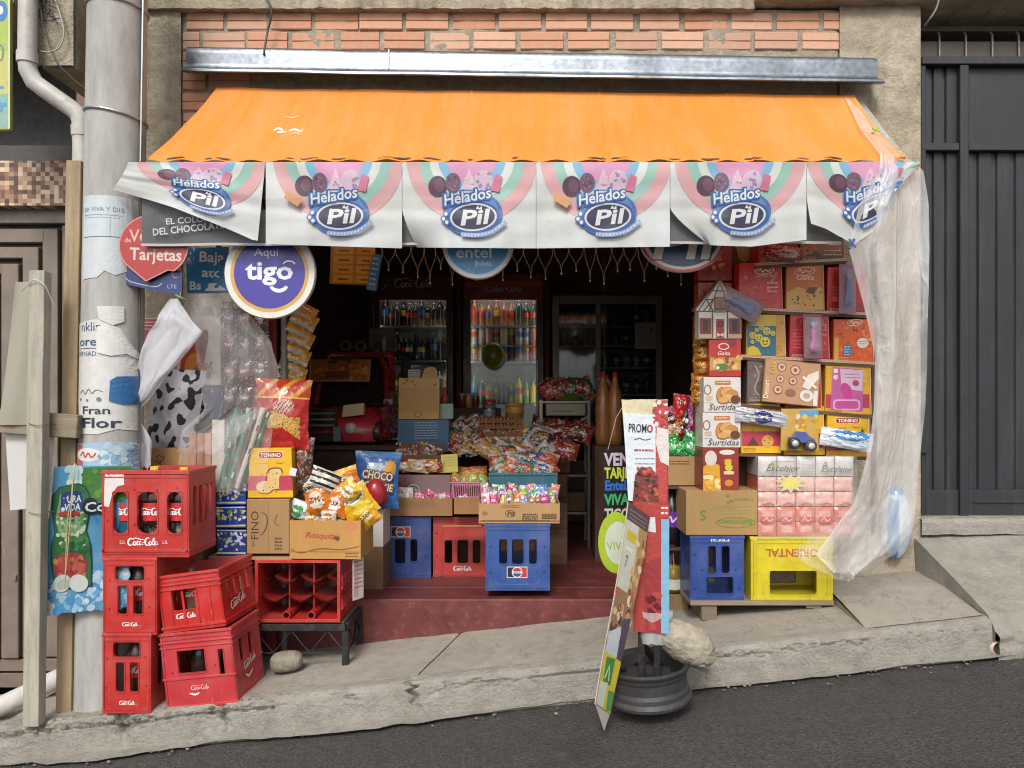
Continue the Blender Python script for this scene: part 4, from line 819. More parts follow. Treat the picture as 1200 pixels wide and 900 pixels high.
t = T('snack_carton', 'open brown carton with red wordmark, heaped with small snack bags', 'carton', 381, 655, -.315, (0, 0, -2)); w = 84 / t.s / 2; h = 45 / t.s; CC = '#c4924f'
t.part('front_panel', MB().box(-w, w, 0, .004, 0, h, CC), 'card'); t.part('back_panel', MB().box(-w, w, .236, .24, 0, h, CC), 'card')
for x in (-w, w - .004): t.part('side_panel', MB().box(x, x + .004, .0041, .2359, 0, h, CC), 'card')
t.part('bottom', MB().box(-w + .0041, w - .0041, .0041, .2359, 0, .004, CC), 'card')
p = Pr(); p.text('Rosquitas', 377, 631, 7, '#b5402c', 40, 'c', .03, .3, 3); p.ell(412, 617, 7, 5, '#d4835a'); p.curve([(340, 643, .8), (352, 648), (375, 643), (400, 644), (421, 640, .6)], 1.3, '#7a5a34'); p.lines(405, 420, 648, 2, 3, '#6b4a28', 1); p.poly([(393, 628), (399, 630), (396, 634), (391, 631)], '#6b4a28'); p.rect(339, 646, 423, 646.8, '#a87c42'); t.pr(p, 0)
# ---------------------------------------------------------------- bags
def bag(name, label, cat, cx, cy, w, h, y, th, colf, rot=(0, 0, 0), group=None, mat='film', nu=14, nv=18, seal=.12, wr=.10, rise=0):
    nu, nv = max(nu, 18), max(nv, 24)
    s = S(y); W_, H_ = w / s / 2, h / s / 2; sd = random.uniform(0, 90); m = MB()
    def f(sgn):
        def g(u, v):
            a, b = u * 2 - 1, v * 2 - 1; cr = max(0, 1 - max(0, (abs(b) - (1 - seal)) / seal)); e = (1 - abs(a) ** 2.4) * (1 - abs(b / (1 + seal * .2)) ** 3.2) * cr ** .35
            x = a * W_ * (1 - .10 * (1 - b * b) * (th > .02) + .03 * nz(b * 4, sd)); z = -b * H_ * (1 - .05 * (1 - a * a) * 0)
            e = max(0, e) * (1 + wr * 2.2 * nz(a * 2.2, b * 2.2, sd)); yy = -sgn * th * e * (1 if sgn > 0 else .7) + wr * .12 * W_ * math.sin(a * 13 + sd) * abs(b) ** 4 * cr + wr * th * 1.1 * nz(a * 5, b * 5, sd + 9) * (abs(a) < .98)
            return (x + wr * .1 * W_ * nz(b * 7, sd + 3), yy, z)
        return g
    m.grid(f(1), nu, nv, colf); m.grid(f(-1), nu, nv, colf, flip=True)
    o = m.build(name, mat, loc=P(cx, cy, y), rot=rot, recalc=False); return tag(o, label, cat, group)
def art(base, blobs=(), bands=(), speck=None, k=.1):
    def f(u, v):
        c = base
        for v0, v1, cc in bands:
            if v0 <= v < v1: c = cc
        for (bu, bv, ru, rv, cc) in blobs:
            if ((u - bu) / ru) ** 2 + ((v - bv) / rv) ** 2 < 1: c = cc
        if blobs and abs(v - blobs[0][1]) < .075 and abs(u - blobs[0][0]) < .3 and (int(u * 23) + int(v * 30) % 2) % 3: c = mixc(base, '#f4f0e6', .85) if sum(lin(blobs[0][4])) < 1.2 else mixc(base, '#201410', .6)
        if v < .055 or v > .945: c = mixc(c, '#d8d4cc' if int(u * 30) % 2 else '#3a3430', .35)
        if speck and random.random() < speck[1]: c = speck[0] if isinstance(speck[0], str) else random.choice(speck[0])
        return jit(c, k)
    return f
# snack heap in the carton: orange, yellow, striped and green packets
heap = [(372, 583, 34, 40, -12, art('#e07b22', [(.5, .55, .3, .25, '#e8dcc8')], [(0, .12, '#c9651a')]), 'orange snack packet lying at the front middle of the snack carton'), (394, 586, 32, 38, 14, art('#df7420', [(.5, .6, .28, .2, '#f0e6d8')]), 'orange snack packet leaning on its twin in the snack carton'),
        (418, 590, 42, 40, -32, art('#e8b21e', [(.5, .3, .36, .16, '#f1efe6'), (.5, .32, .28, .1, '#3f6fb2'), (.6, .7, .3, .2, '#f0d040')]), 'yellow corn snack packet at the right end of the snack carton'), (428, 604, 30, 30, -40, art('#e2a01c', [(.5, .5, .3, .2, '#e2cf9a')]), 'yellow packet hanging over the edge of the snack carton'),
        (400, 563, 44, 26, -18, art('#dd7a20', [(.5, .5, .36, .2, '#efe3cf')], [(0, .2, '#edb040')]), 'orange packet lying across the top of the snack heap'), (380, 562, 36, 24, 22, art('#d8cfc2', [], [(.1, .25, '#2b2622'), (.4, .55, '#2b2622'), (.7, .85, '#2b2622')]), 'black and white striped packet on top of the snack heap'),
        (364, 570, 30, 24, -30, art('#4a3a30', [(.5, .5, .3, .3, '#c9b89c')]), 'brown and cream packet at the top left of the snack heap'), (352, 598, 26, 24, 20, art('#dfe4dc', [(.4, .5, .3, .3, '#3f9a5a')]), 'white and green packet at the left end of the snack carton'),
        (366, 605, 24, 16, -8, art('#e6e2d6', [(.5, .5, .3, .3, '#e0a024')]), 'pale packet low at the front left of the snack carton'), (401, 607, 28, 18, 10, art('#5a4236', [], [(.3, .45, '#d8cfc4'), (.6, .75, '#d8cfc4')]), 'dark striped packet low at the front of the snack carton'), (385, 606, 20, 16, 0, art('#d9d2c6', [(.5, .5, .3, .3, '#b06a2a')]), 'small cream packet between the front snack packets'),
        (410, 575, 26, 26, 40, art('#eab726', [(.5, .5, .3, .3, '#e9e4d4')]), 'yellow packet near the top right of the snack heap')]
for i, (cx, cy, w, h, ro, cf, lb) in enumerate(heap): bag('snack_packet', lb, 'packet', cx, cy, w, h, -.27 + .012 * (i % 5) - .0012 * i, .024, cf, (random.uniform(-14, 14), ro, random.uniform(-15, 15)), 'snack packets in the carton', nu=12, nv=14, wr=.2)
def tonino(cx, x0, y0, x1, y1, band=(.55, .85), loaf=True):
    p = Pr(); h = y1 - y0; w = x1 - x0; p.rect(x0, y0 + h * .56, x1, y0 + h * .86, '#c23a52'); p.rect(x0, y0 + h * .86, x1, y1, '#edb718')
    p.rrect(cx - w * .30, y0 + h * .07, cx + w * .30, y0 + h * .21, h * .06, '#f4ead0'); p.rrect(cx - w * .285, y0 + h * .08, cx + w * .285, y0 + h * .2, h * .055, '#a4281c'); p.text('TONINO', cx, y0 + h * .18, h * .078, '#fbf3df', w * .48, 'c', .05)
    p.curve([(cx - w * .3, y0 + h * .32), (cx - w * .05, y0 + h * .31)], .6, '#b98a18'); p.curve([(cx + w * .1, y0 + h * .28, .5), (cx + w * .2, y0 + h * .31), (cx + w * .32, y0 + h * .29, .5)], .7, '#8a6a18')
    if loaf:
        p.ell(cx - w * .12, y0 + h * .80, w * .2, h * .13, '#8f3a1c'); p.ell(cx - w * .13, y0 + h * .79, w * .19, h * .125, '#e8c88a'); p.poly([(cx - w * .1, y0 + h * .86), (cx - w * .06, y0 + h * .5), (cx, y0 + h * .42), (cx + w * .22, y0 + h * .41), (cx + w * .28, y0 + h * .5), (cx + w * .2, y0 + h * .6), (cx + w * .2, y0 + h * .82)], '#e3bf7c'); p.curve([(cx - w * .06, y0 + h * .5), (cx, y0 + h * .42), (cx + w * .22, y0 + h * .41), (cx + w * .28, y0 + h * .5)], 1.6, '#7a3c1a')
        p.fuzz(cx - w * .26, y0 + h * .5, cx + w * .2, y0 + h * .88, ['#6b2c1c', '#8a4a2a'], 22, .5, .95)
    return p
carton('panettone_box', 'yellow panettone box with loaf picture on the tall brown carton', 'box', 291, 525, 343, 583, -.285, .17, '#eeb71c', tonino(317, 291, 525, 343, 583), (0, 0, 3), taper=.93, group='panettone boxes')
tag(MB().box(-.015, .015, -.002, 0, -.017, .017, '#e6e2e2').build('price_tag', 'paper', loc=P(343.5, 553, -.30), rot=(0, 14, 0)), 'small white price tag hanging beside the yellow panettone box', 'tag')
def redbag(u, v):
    c = '#b8231f'
    if v < .26: c = '#c2391f' if (int(u * 9 + v * 12) % 3) else '#dc9a2c'
    if .26 < v < .29: c = '#e0b23a'
    if ((u - .55) / .2) ** 2 + ((v - .40) / .10) ** 2 < 1: c = '#d8b8a8' if (int(u * 40) + int(v * 40)) % 3 else '#a3221d'
    if ((u - .38) / .26) ** 2 + ((v - .60) / .12) ** 2 < 1 or (.5 < u < .86 and .55 < v < .86 and v < .62 + (u - .4) * .55): c = '#d7a84c' if random.random() > .16 else '#5c2a18'
    return jit(c, .07)
bag('panettone_bag', 'red printed panettone bag standing above the yellow box', 'bag', 331, 485, 66, 82, -.22, .045, redbag, (-4, 2, 6), nu=70, nv=84, seal=.07, wr=.06)
bag('cellophane_bag', 'cellophane wrapped sweets behind the yellow panettone box', 'bag', 354, 545, 26, 66, -.18, .04, art('#6a4a3c', [], [], (['#c96a3a', '#8a9aa0', '#3f5a48', '#cdb58a'], .4)), (0, 4, 0))
# blue wafer packs
for k, (a, b) in enumerate(((567, 592), (593, 619), (620, 651))):
    p = Pr(); p.fuzz(255, a + 4, 287, b - 6, ['#2f57b0', '#dfe0ea', '#e3c65a', '#1f3a86', '#c9d6ee', '#7a9a4a'], 55, 1, 2.8); p.rect(254, b - 4, 288, b - 2, '#d8cf9a'); p.rect(254, a + 1, 288, a + 2.4, '#c9d4f0')
    carton('wafer_pack', ('top', 'middle', 'bottom')[k] + ' of the three stacked blue wafer packs beside the tall crate', 'packet', 254, a, 288, b, -.28 + .008 * k, .16, '#27479c', p, (0, random.uniform(-2, 2), 0), 'blue wafer packs', mat='film')
# wrapped rolls in a clear bag
t = T('paper_rolls', 'bundle of green patterned paper rolls in a clear plastic bag', 'rolls', 270, 572, -.30); cols = ['#3f7f60', '#2f6f52', '#c7c3b8', '#3a7a5c', '#a55248', '#447f68', '#d0cabd', '#2f6b50']
for k in range(8):
    a = t.L(258 + k * 3.2, 572, .02 * (k % 3)); b = t.L(276 + k * 5.2, 478 + 5 * (k % 2), .02 * (k % 3) + .02); rc = cols[k]; m = MB(); pts = [a.lerp(b, i / 14) for i in range(15)]; m.tube(pts, .0115, rc, 9)
    for i in range(len(m.c)):
        if random.random() < .22: m.c[i] = lin(random.choice(['#e6e0d6', '#b04a3c', '#214f3c']))
    t.part('roll', m, 'paper')
for k, (x, c) in enumerate(((222, '#b06a35'), (231, '#a85f2c'), (240, '#c07a45'), (249, '#cfc3b2'), (256, '#d8d2c8'))): t.part('flat_pack', MB().box(t.L(x - 4, 0).x, t.L(x + 4, 0).x, .03, .042, .0, t.L(0, 508 - (k > 2) * 16).z, c), 'paper', .002)
m = MB(); m.grid(lambda u, v: t.L(212 + 98 * u + 14 * (1 - v) * u, 575 - (40 + 70 * u - 20 * u * u) * (1 - v) - 12 * (1 - v), -.03 - .015 * math.sin(u * 9 + v * 3) + .03 * (1 - v)), 30, 14, '#ffffff'); t.part('clear_bag', m, 'wrap', recalc=False)
# cow-print bag and what stands behind the plastic
def cow(u, v): return jit('#26262a' if noise.noise(Vector((u * 6.5, v * 8.5, 3))) > .14 else '#c6c4cc', .05)
bag('cow_print_bag', 'cow print cloth bag slumped against the wall behind the plastic', 'bag', 206, 480, 64, 96, -.17, .06, cow, (-8, 3, 0), mat='cloth', nu=90, nv=120, seal=.03, wr=.12)
p = Pr(); p.text('A2', 190, 546, 9, '#5a3a20', 12, 'l', 0, 0, -75)
carton('carton', 'small brown carton under the cow print bag', 'carton', 175, 525, 236, 556, -.25, .2, '#a97e50', p, mat='card')
carton('carton', 'large brown carton on the sidewalk behind the kerbside crates', 'carton', 172, 557, 236, 775, -.255, .22, '#8c6c4a', mat='card')
p = Pr(); p.rect(209, 372, 258, 450, '#d9d3c8'); p.poly([(210, 446), (212, 420), (232, 396), (240, 392), (244, 400), (236, 446)], '#b8362c'); p.ell(226, 427, 9, 14, '#d98528', 20); p.ell(240, 436, 10, 11, '#a8897c'); p.ell(239, 400, 5, 14, '#7a2c26', 10); p.fuzz(230, 420, 250, 446, ['#a86a5c', '#c9a898', '#8c5a50'], 14, 2, 4); p.rect(210, 444, 258, 451, '#e6e2d8')
t = carton('wall_poster', 'framed poster with red and orange art on the wall behind the plastic', 'poster', 207, 370, 259, 452, -.06, .012, '#cfc8bc', p)
p = Pr(); p.rect(223, 453, 258, 490, '#27477e'); p.text('TS', 241, 478, 8, '#c9d2e0', 12, 'c', .03, 0, -80); carton('wall_poster', 'dark blue poster below the red and orange poster', 'poster', 221, 452.6, 260, 492, -.06, .012, '#24406f', p)
p = Pr(); p.rect(164, 374, 188, 402, '#b03a44'); p.lines(166, 186, 377, 3, 4, '#e6c9c6', 1.2); p.text('D', 164, 405, 6, '#555555'); carton('wall_poster', 'small crimson poster on the wall just beside the pole', 'poster', 163, 373, 190, 408, -.02, .008, '#c9c2b8', p)
p = Pr(); p.text('Baja', 234, 306, 12, '#f2f6f8', 30, 'l', .04, 0, 4); p.text('ato', 237, 324, 11, '#f2f6f8', 24, 'l', .04, 0, 4); p.text('Bs', 222, 339, 10, '#f2f6f8', 14, 'l', .05); p.poly([(240, 341), (246, 331), (256, 333), (266, 341)], '#dfe7ec'); p.fuzz(220, 290, 232, 312, ['#cfe2ee', '#7ab0d4', '#2a6aa0'], 14, 1, 3); p.fuzz(240, 308, 264, 336, ['#3f93c4', '#2878ae'], 12, 2, 4)
carton('wall_poster', 'sky blue mobile data poster under the awning arm', 'poster', 219, 290, 269, 343, -.30, .01, '#3388bd', p, (0, -2, 0))

t = T('wire_display', 'wire display panel of dark packets behind the clear plastic', 'display panel', 287, 500, -.09)
for k in range(6): t.part('wire', MB().tube([t.L(262 + k * 10, 352), t.L(262 + k * 10, 500)], .002, '#6a6662', 5), 'metal')
for k in range(7): t.part('wire', MB().tube([t.L(260, 355 + k * 24, -.003), t.L(316, 355 + k * 24, -.003)], .002, '#6a6662', 5), 'metal')
for j in range(4):
    for k in range(3): bag('hanging_packet', ('left', 'middle', 'right')[k] + ' dark brown packet in the ' + ('top', 'second', 'third', 'bottom')[j] + ' row of the wire panel', 'packet', 269 + k * 18, 376 + j * 31, 19, 30, -.11, .014, art(random.choice(['#5a4034', '#6a4a3a', '#4a3834', '#7a5a44']), [(.5, .4, .3, .2, random.choice(['#9a8a78', '#a8683a', '#8a2a28', '#6a6a70']))], [], (['#b8aaa0', '#2a2020'], .12)), (0, random.uniform(-5, 5), 0), 'packets on the wire panel')
tag(MB().box(-.022, .022, 0, .03, zs(-1.25) - P(0, 600, -.04).z, P(0, 300, -.04).z - P(0, 600, -.04).z, '#9c3a34').build('shutter_post', 'iron', loc=P(318, 600, -.04)), 'red painted metal post at the left edge of the opening', 'post'); tag(MB().tube([(0, 0, zs(-1.15) - 1), (0, 0, 1.1)], .016, '#8d8a86', 10).build('conduit', 'iron', loc=Vector(((333 - CX) / S(-.03), -.03, 1))), 'grey metal tube beside the red post', 'tube')
# ================================================================ INSIDE THE SHOP
FZ = .366
def fy(py): return FOC * (CZ - FZ) / (py - CY) - D0        # depth of a point on the shop floor
def pepsi(p, x, y, w, flip=False):
    h = w * .55; p.rect(x, y, x + w, y + h, '#e9e6e2'); p.rect(x + w * .03, y + h * .06, x + w * .38, y + h * .94, '#23262c'); p.rect(x + w * .62, y + h * .06, x + w * .97, y + h * .94, '#c23a34')
    p.ell(x + w / 2, y + h / 2, h * .47, h * .47, '#e9e6e2'); p.arc(x + w / 2, y + h / 2, h * .4, h * .4, 0, 0, 190, 350, '#c23a34', 12); p.arc(x + w / 2, y + h / 2, h * .4, h * .4, 0, 0, 10, 170, '#2c52a0', 12); p.rect(x + w * .3, y + h * .4, x + w * .7, y + h * .6, '#e9e6e2'); p.text('PEPSI', x + w / 2, y + h * .58, h * .16, '#2c3e78', w * .3, 'c', .04)
BLU = '#2f4f9c'
def flat_crate(label, x0, y0, x1, y1, y, D, col, wins, grp, name='bottle_crate', rot=(0, 0, 0)):
    s = S(y); W, H = (x1 - x0) / s, (y1 - y0) / s; hf = [((a - x0) / s, (b - x0) / s, (y1 - d) / s, (y1 - c) / s, .012) for a, b, c, d in wins]
    hs = [(.05, .10, H * .35, H * .7, .01), (.15, .20, H * .35, H * .7, .01), (.25, .30, H * .35, H * .7, .01)]
    return crate(name, label, (x0 + x1) / 2, y1, y, W, D, H, hf, [h for h in hs if h[1] < D - .04], col, rot, grp, rims=((H - .014, .014, .003),))
t = flat_crate('bright blue soda crate in front at the middle of the shop step', 569, 614, 644.5, 692, .02, .34, '#35589f', [(585, 594.5, 632, 661), (600, 613.5, 632, 661), (620, 629, 632, 661)], 'blue soda crates')
p = Pr(); pepsi(p, 594, 664, 24); t.pr(p, -.0005, 'emblem'); p = Pr(); p.curve([(580, 680), (583, 684), (590, 684.5), (622, 684.5), (630, 683), (632, 679)], .9, '#5a78b8'); p.rect(580, 688, 632, 689, '#5a78b8'); t.pr(p, -.0005, 'moulding', 'plastic'); bolts(t, [(575, 641), (575, 671), (638, 641), (638, 670)], '#1c2f60')
yy = fy(677); t = flat_crate('dark blue soda crate at the back beside the white carton', 433, 605, 505, 677, yy, .34, '#304a8c', [(450, 457, 632, 658), (463, 475, 632, 660), (481, 489, 632, 658)], 'blue soda crates')
p = Pr(); pepsi(p, 458, 617, 23); t.pr(p, -.0005, 'emblem'); bolts(t, [(441, 625), (441, 660), (499, 625), (499, 652)], '#16264e')
yy2 = fy(676.5); t = flat_crate('red soda crate between the two blue crates in the shop', 507.5, 606, 569, 676.5, yy2 + .02, .34, '#cf4038', [(521, 530, 633, 660), (536, 548.5, 633, 660), (554, 563, 633, 660)], 'red soft drink crates')
p = Pr(); p.script(531, 663, 22, '#f4e9e6', .42); t.pr(p, -.0005, 'wordmark'); bolts(t, [(512, 625), (512, 652)]); t.part('corner_post', MB().box(t.L(516, 0).x, t.L(519, 0).x, -.006, 0, .01, t.L(0, 607).z, '#c43a32'), 'plastic')
carton('white_carton', 'white carton edge standing behind the snack carton', 'carton', 420, 598, 449, 641, .2, .2, '#d8d2cc', mat='card')
carton('floor_carton', 'brown carton on the shop floor below the white carton', 'carton', 405, 641.3, 449, 700, .2, .22, '#7a5c42', mat='card')
# stepped stand that carries the sweets
st = T('display_stand', 'stepped dark wooden stand carrying the trays of sweets', 'stand', 560, 660, .62); WD = '#6a4a36'
zf = FZ - st.loc.z
for i, (a, b, top, y0, y1) in enumerate(((425, 665, 590, .30, .60), (425, 665, 556, .601, .95), (430, 660, 520, .951, 1.30), (425, 545, 530, 1.301, 1.6))):
    ya = st.y + y0 - .12; s = S(ya); xa, xb = (a - CX) / s - st.loc.x, (b - CX) / s - st.loc.x; z = P(0, top, ya).z - st.loc.z
    st.part('step', MB().box(xa, xb, y0 - .12, y1 - .12, zf, z, WD), 'woodx', .004)
def tray(label, x0, y0, x1, y1, y, D, col, p=None, name='cardboard_tray', lip=.6, rot=(0, 0, 0), mat='card', cat='tray'):
    t = T(name, label, cat, (x0 + x1) / 2, y1, y, rot); w = (x1 - x0) / t.s / 2; h = (y1 - y0) / t.s; q = .004
    t.part('front_panel', MB().box(-w, w, 0, q, 0, h, col), mat); t.part('back_panel', MB().box(-w, w, D - q, D, 0, h * 1.5, col), mat)
    for x in (-w, w - q): t.part('side_panel', MB().box(x, x + q, q + .0001, D - q - .0001, 0, h, col), mat)
    t.part('bottom', MB().box(-w + q, w - q, q, D - q, .0002, q, col), mat)
    if p: t.pr(p, 0)
    return t
p = Pr(); p.ell(598, 602, 6, 4.2, '#4a3424'); p.ell(598, 602, 5.2, 3.5, '#b58e5e'); p.text('Pil', 598, 604.5, 5, '#3a281c', 8, 'c', .05, .2); p.lines(588, 610, 592, 2, 2, '#8a6a44', .8); p.lines(612, 630, 602, 4, 2.2, '#4a3626', 1.2); p.rect(635, 602, 652, 608, '#5a4430'); p.lines(636, 651, 603, 2, 2.4, '#b58e5e', .9); p.rect(562, 610, 656, 610.8, '#6b5034'); p.lines(565, 645, 609.5, 1, 1, '#5a4430', .8); p.ell(568, 601, 3, 2.2, '#9a744a')
tray('brown carton tray of colourful sweets on the front blue crate', 561, 590, 656, 613.3, .015, .30, '#b99263', p)
tag(MB().box(-.1, .1, 0, .2, 0, .006, '#ad8352').build('cardboard_flap', 'card', loc=P(541, 617, .20), rot=(-9, 0, 0)), 'cardboard flap drooping over the red soda crate', 'cardboard')
p = Pr(); p.lines(470, 510, 588, 3, 2.5, '#8a6844', .8); tray('long brown carton tray on the dark blue crate, filled with pink wrapped sweets', 451, 584, 530, 604.6, yy - .02, .26, '#a67c50', p)
tray('small brown carton tray with white packets beside the long tray', 532, 583, 562, 602.5, .40, .22, '#a87e52')
# basket and fruit crate
t = T('plastic_basket', 'small pink plastic basket of yellow fruit sweets', 'basket', 550, 584, .48); w = 42 / t.s / 2; h = 19 / t.s; m = MB()
panel(m, 2 * w, h, [(.012 + k * .0125, .019 + k * .0125, .012, h - .018) for k in range(int((2 * w - .02) / .0125))], .004, '#d98aa6', lambda a, b, d: ((a - w) * (.92 + .08 * b / h), d, b)); m.box(-w * .93, w * .93, .17, .175, 0, h, '#d98aa6'); m.box(-w, -w + .004, .005, .17, 0, h, '#d98aa6'); m.box(w - .004, w, .005, .17, 0, h, '#d98aa6'); m.box(-w * .9, w * .9, .005, .17, .001, .004, '#c97a96')
t.part('body', m, 'plastic'); t.part('rim', MB().box(-w - .006, w + .006, -.006, .002, h - .008, h + .002, '#e09ab4'), 'plastic', .002)
t = T('teal_crate', 'teal plastic crate full of mixed snack packets on the stand', 'crate', 613, 588, .52); w = 80 / t.s / 2; h = 34 / t.s; c = '#3f8494'; m = MB()
for f in (0, .27): m.box(-w, w, f, f + .006, 0, h, c)
for x in (-w, w - .006): m.box(x, x + .006, .0061, .2699, 0, h, c)
m.box(-w + .006, w - .006, .0061, .2699, .001, .006, c); t.part('body', m, 'plastic'); m = MB()
for k in range(6): x = -w + (2 * w - .008) * k / 5; m.box(x, x + .008, -.006, 0, 0, h, '#4a8ea0')
t.part('rib', m, 'plastic')
for z in (.0, h * .42, h - .012): t.part('band', MB().box(-w - .002, w + .002, -.009, -.0005, z, z + .01, '#4a90a2'), 'plastic')
# sweets and packets, each its own
rs = random.Random(21); SW = ['#c9a3c4', '#e0752c', '#8fbf4a', '#d84a86', '#5a6fc0', '#e8c04a', '#b99ad0', '#d9d2cc', '#4fa06a', '#c95a4a', '#8a4a7a']
def packets(kind, where, group, cat, n, x0, x1, y0, y1, ya, yb, w, h, th, cols, tilt=25, face=0, words=None):
    for k in range(n):
        f = (k + .5) / n; cx = x0 + (x1 - x0) * ((f * (1 if n < 9 else 2)) % 1) + rs.uniform(-2, 2); row = 0 if n < 9 else int(f * 2); cy = (y0 if row else y1) + rs.uniform(-1.5, 1.5); y = (yb if row else ya) + rs.uniform(-.01, .01)
        a, b, d = (rs.choice(cols) for _ in range(3)); names = COLN.get(a, 'coloured'), COLN.get(b, 'coloured')
        nm = names[0] + (' and ' + names[1] if names[1] != names[0] else '')
        bag(kind, f'{nm} {where}, {ORD[(int(((f * (1 if n < 9 else 2)) % 1) * (n if n < 9 else n / 2)))]} from left' + ('' if n < 9 else (', back row' if row else ', front row')), cat, cx, cy, w * rs.uniform(.85, 1.15), h * rs.uniform(.85, 1.15), y, th, art(a, [(.5, .5, .32, .3, b)], [(0, .16, d), (.86, 1, d)], (['#e6e0d6', b], .08)), (rs.uniform(-25, 5), rs.uniform(-tilt, tilt), rs.uniform(-20, 20)), group, nu=7, nv=9, wr=.2)
COLN = {'#c9a3c4': 'lilac', '#e0752c': 'orange', '#8fbf4a': 'lime green', '#d84a86': 'pink', '#5a6fc0': 'blue', '#e8c04a': 'yellow', '#b99ad0': 'violet', '#d9d2cc': 'white', '#4fa06a': 'green', '#c95a4a': 'red', '#8a4a7a': 'purple', '#e6e2de': 'white', '#3a62a8': 'dark blue', '#e08a9c': 'rose', '#d9a03a': 'amber', '#8a5a3c': 'brown', '#6a3a2a': 'dark brown', '#c9b08a': 'tan', '#7a1f22': 'dark red', '#a8402c': 'brick red', '#b8742c': 'ochre', '#2f6a4a': 'dark green', '#c0c0c6': 'silver', '#b02a5c': 'magenta'}
ORD = ['first', 'second', 'third', 'fourth', 'fifth', 'sixth', 'seventh', 'eighth', 'ninth', 'tenth', 'eleventh', 'twelfth', 'thirteenth']
packets('sweet_packet', 'sweet packet in front carton tray', 'sweets in the front tray', 'packet', 20, 566, 652, 577, 586, .10, .20, 10, 18, .010, SW, 12)
packets('snack_packet', 'snack packet in teal crate', 'packets in the teal crate', 'packet', 16, 580, 648, 540, 549, .58, .70, 22, 20, .02, ['#e6e2de', '#3a62a8', '#e0752c', '#4fa06a', '#d9d2cc', '#c95a4a', '#e6e2de'], 50)
packets('wrapped_sweet', 'wrapped sweet in long tray', 'sweets in the long tray', 'sweet', 14, 480, 526, 576, 582, yy + .05, yy + .14, 11, 12, .012, ['#e08a9c', '#d84a86', '#e08a9c', '#d9d2cc'], 40)
packets('milk_sachet', 'sachet in long carton tray', 'sachets in the long tray', 'sachet', 3, 457, 482, 578, 578, yy + .03, yy + .05, 18, 15, .008, ['#e6e2de', '#3a62a8', '#e6e2de'], 10)
packets('fruit_sweet', 'fruit sweet in pink basket', 'sweets in the pink basket', 'sweet', 8, 534, 566, 556, 562, .56, .60, 14, 14, .02, ['#8fbf4a', '#e8c04a', '#d9a03a', '#e0752c'], 60)
packets('white_packet', 'packet in small carton tray', 'packets in the small tray', 'packet', 3, 537, 557, 588, 590, .46, .5, 18, 12, .01, ['#e6e2de', '#c95a4a', '#e6e2de'], 40)
# back displays of sweets
p = Pr(); p.fuzz(460, 518, 514, 528, ['#8a3a2a', '#c9a05a', '#d9cfc0', '#6a4a2a'], 30, 1, 3); tray('open carton of small chocolate bars behind the blue cookie bag', 455, 533, 516, 553, .74, .26, '#8a6444', p)
packets('chocolate_bar', 'chocolate bar in open carton', 'bars in the open carton', 'bar', 8, 463, 510, 526, 531, .82, .90, 18, 12, .012, ['#8a5a3c', '#c9b08a', '#a8402c', '#6a3a2a', '#e6e2de'], 40)
packets('biscuit_packet', 'biscuit packet above long tray', 'biscuits on the step', 'packet', 5, 470, 512, 546, 546, .56, .60, 24, 14, .014, ['#a8402c', '#d9a03a', '#d9d2cc', '#c95a4a'], 12)
packets('biscuit_packet', 'biscuit packet beside yellow note', 'biscuits by the note', 'packet', 4, 540, 562, 548, 554, .70, .74, 22, 14, .014, ['#c95a4a', '#e0752c', '#d9a03a'], 15)
carton('display_box', 'wine red display box with oval emblem behind the long tray', 'box', 462, 556, 528, 581, .52, .06, '#6a2c2a', Pr().ell(484, 573, 9, 7, '#2c1a18').ell(484, 573, 7.5, 5.6, '#c9b9a8').ell(484, 573, 6.6, 4.8, '#2c1a18').text('club', 484, 575, 3.4, '#cfc4b6', 9, 'c'), (-12, 0, 0))
carton('note_card', 'yellow note card propped between the sweets', 'card', 517, 532, 537, 554, .60, .006, '#e2cf3a', Pr().lines(520, 534, 536, 4, 3, '#a8942a', .7), (-10, -3, 0))
packets('candy_bag', 'candy bag above teal crate', 'candy bags on the stand', 'bag', 16, 566, 640, 513, 529, .86, 1.05, 24, 20, .022, ['#d9d2cc', '#8a5a3c', '#d9a03a', '#b8742c', '#a8402c', '#2f6a4a', '#e6e2de', '#c9b08a'], 60)
packets('toy_packet', 'shiny packet beside egg trays', 'dim packets on the stand', 'packet', 8, 540, 575, 486, 498, 1.2, 1.26, 20, 20, .02, ['#7a1f22', '#8a5a3c', '#c0c0c6', '#6a3a2a'], 60)
packets('cookie_packet', 'cookie packet beside stacked egg trays', 'cookies on the stand', 'packet', 10, 532, 562, 512, 524, .92, 1.02, 20, 18, .02, ['#8a5a3c', '#2f6a4a', '#c9b08a', '#a8402c', '#d9a03a', '#e6e2de'], 50)
packets('gum_packet', 'gum packet behind the chocolate carton', 'gum on the stand', 'packet', 10, 470, 530, 508, 514, 1.0, 1.05, 16, 14, .014, ['#a8402c', '#e6e2de', '#d9a03a', '#7a1f22', '#c9b08a'], 40) if 0 else None
packets('wafer_packet', 'wafer packet right of teal crate', 'wafers on the stand', 'packet', 8, 640, 668, 520, 528, .95, 1.02, 22, 18, .02, ['#7a1f22', '#a8402c', '#8a5a3c', '#c0c0c6', '#b02a5c'], 40)
for k, (px, c) in enumerate(((541, '#7a2c2c'), (549, '#b8904a'), (557, '#6a3a2a'))):
    t = T('small_jar', ('left', 'middle', 'right')[k] + ' of three small jars standing at the back of the stand', 'jar', px, 478, 1.5, group='small jars on the stand'); r = 4.2 / t.s; t.part('jar', MB().lathe([(0, 0), (r, .002), (r, .07), (r * .85, .085)], (0, .03, 0), c, 12), 'clean'); t.part('lid', MB().lathe([(r * .92, .083), (r * .92, .10), (0, .101)], (0, .03, 0), '#a8a29a', 12), 'plastic')
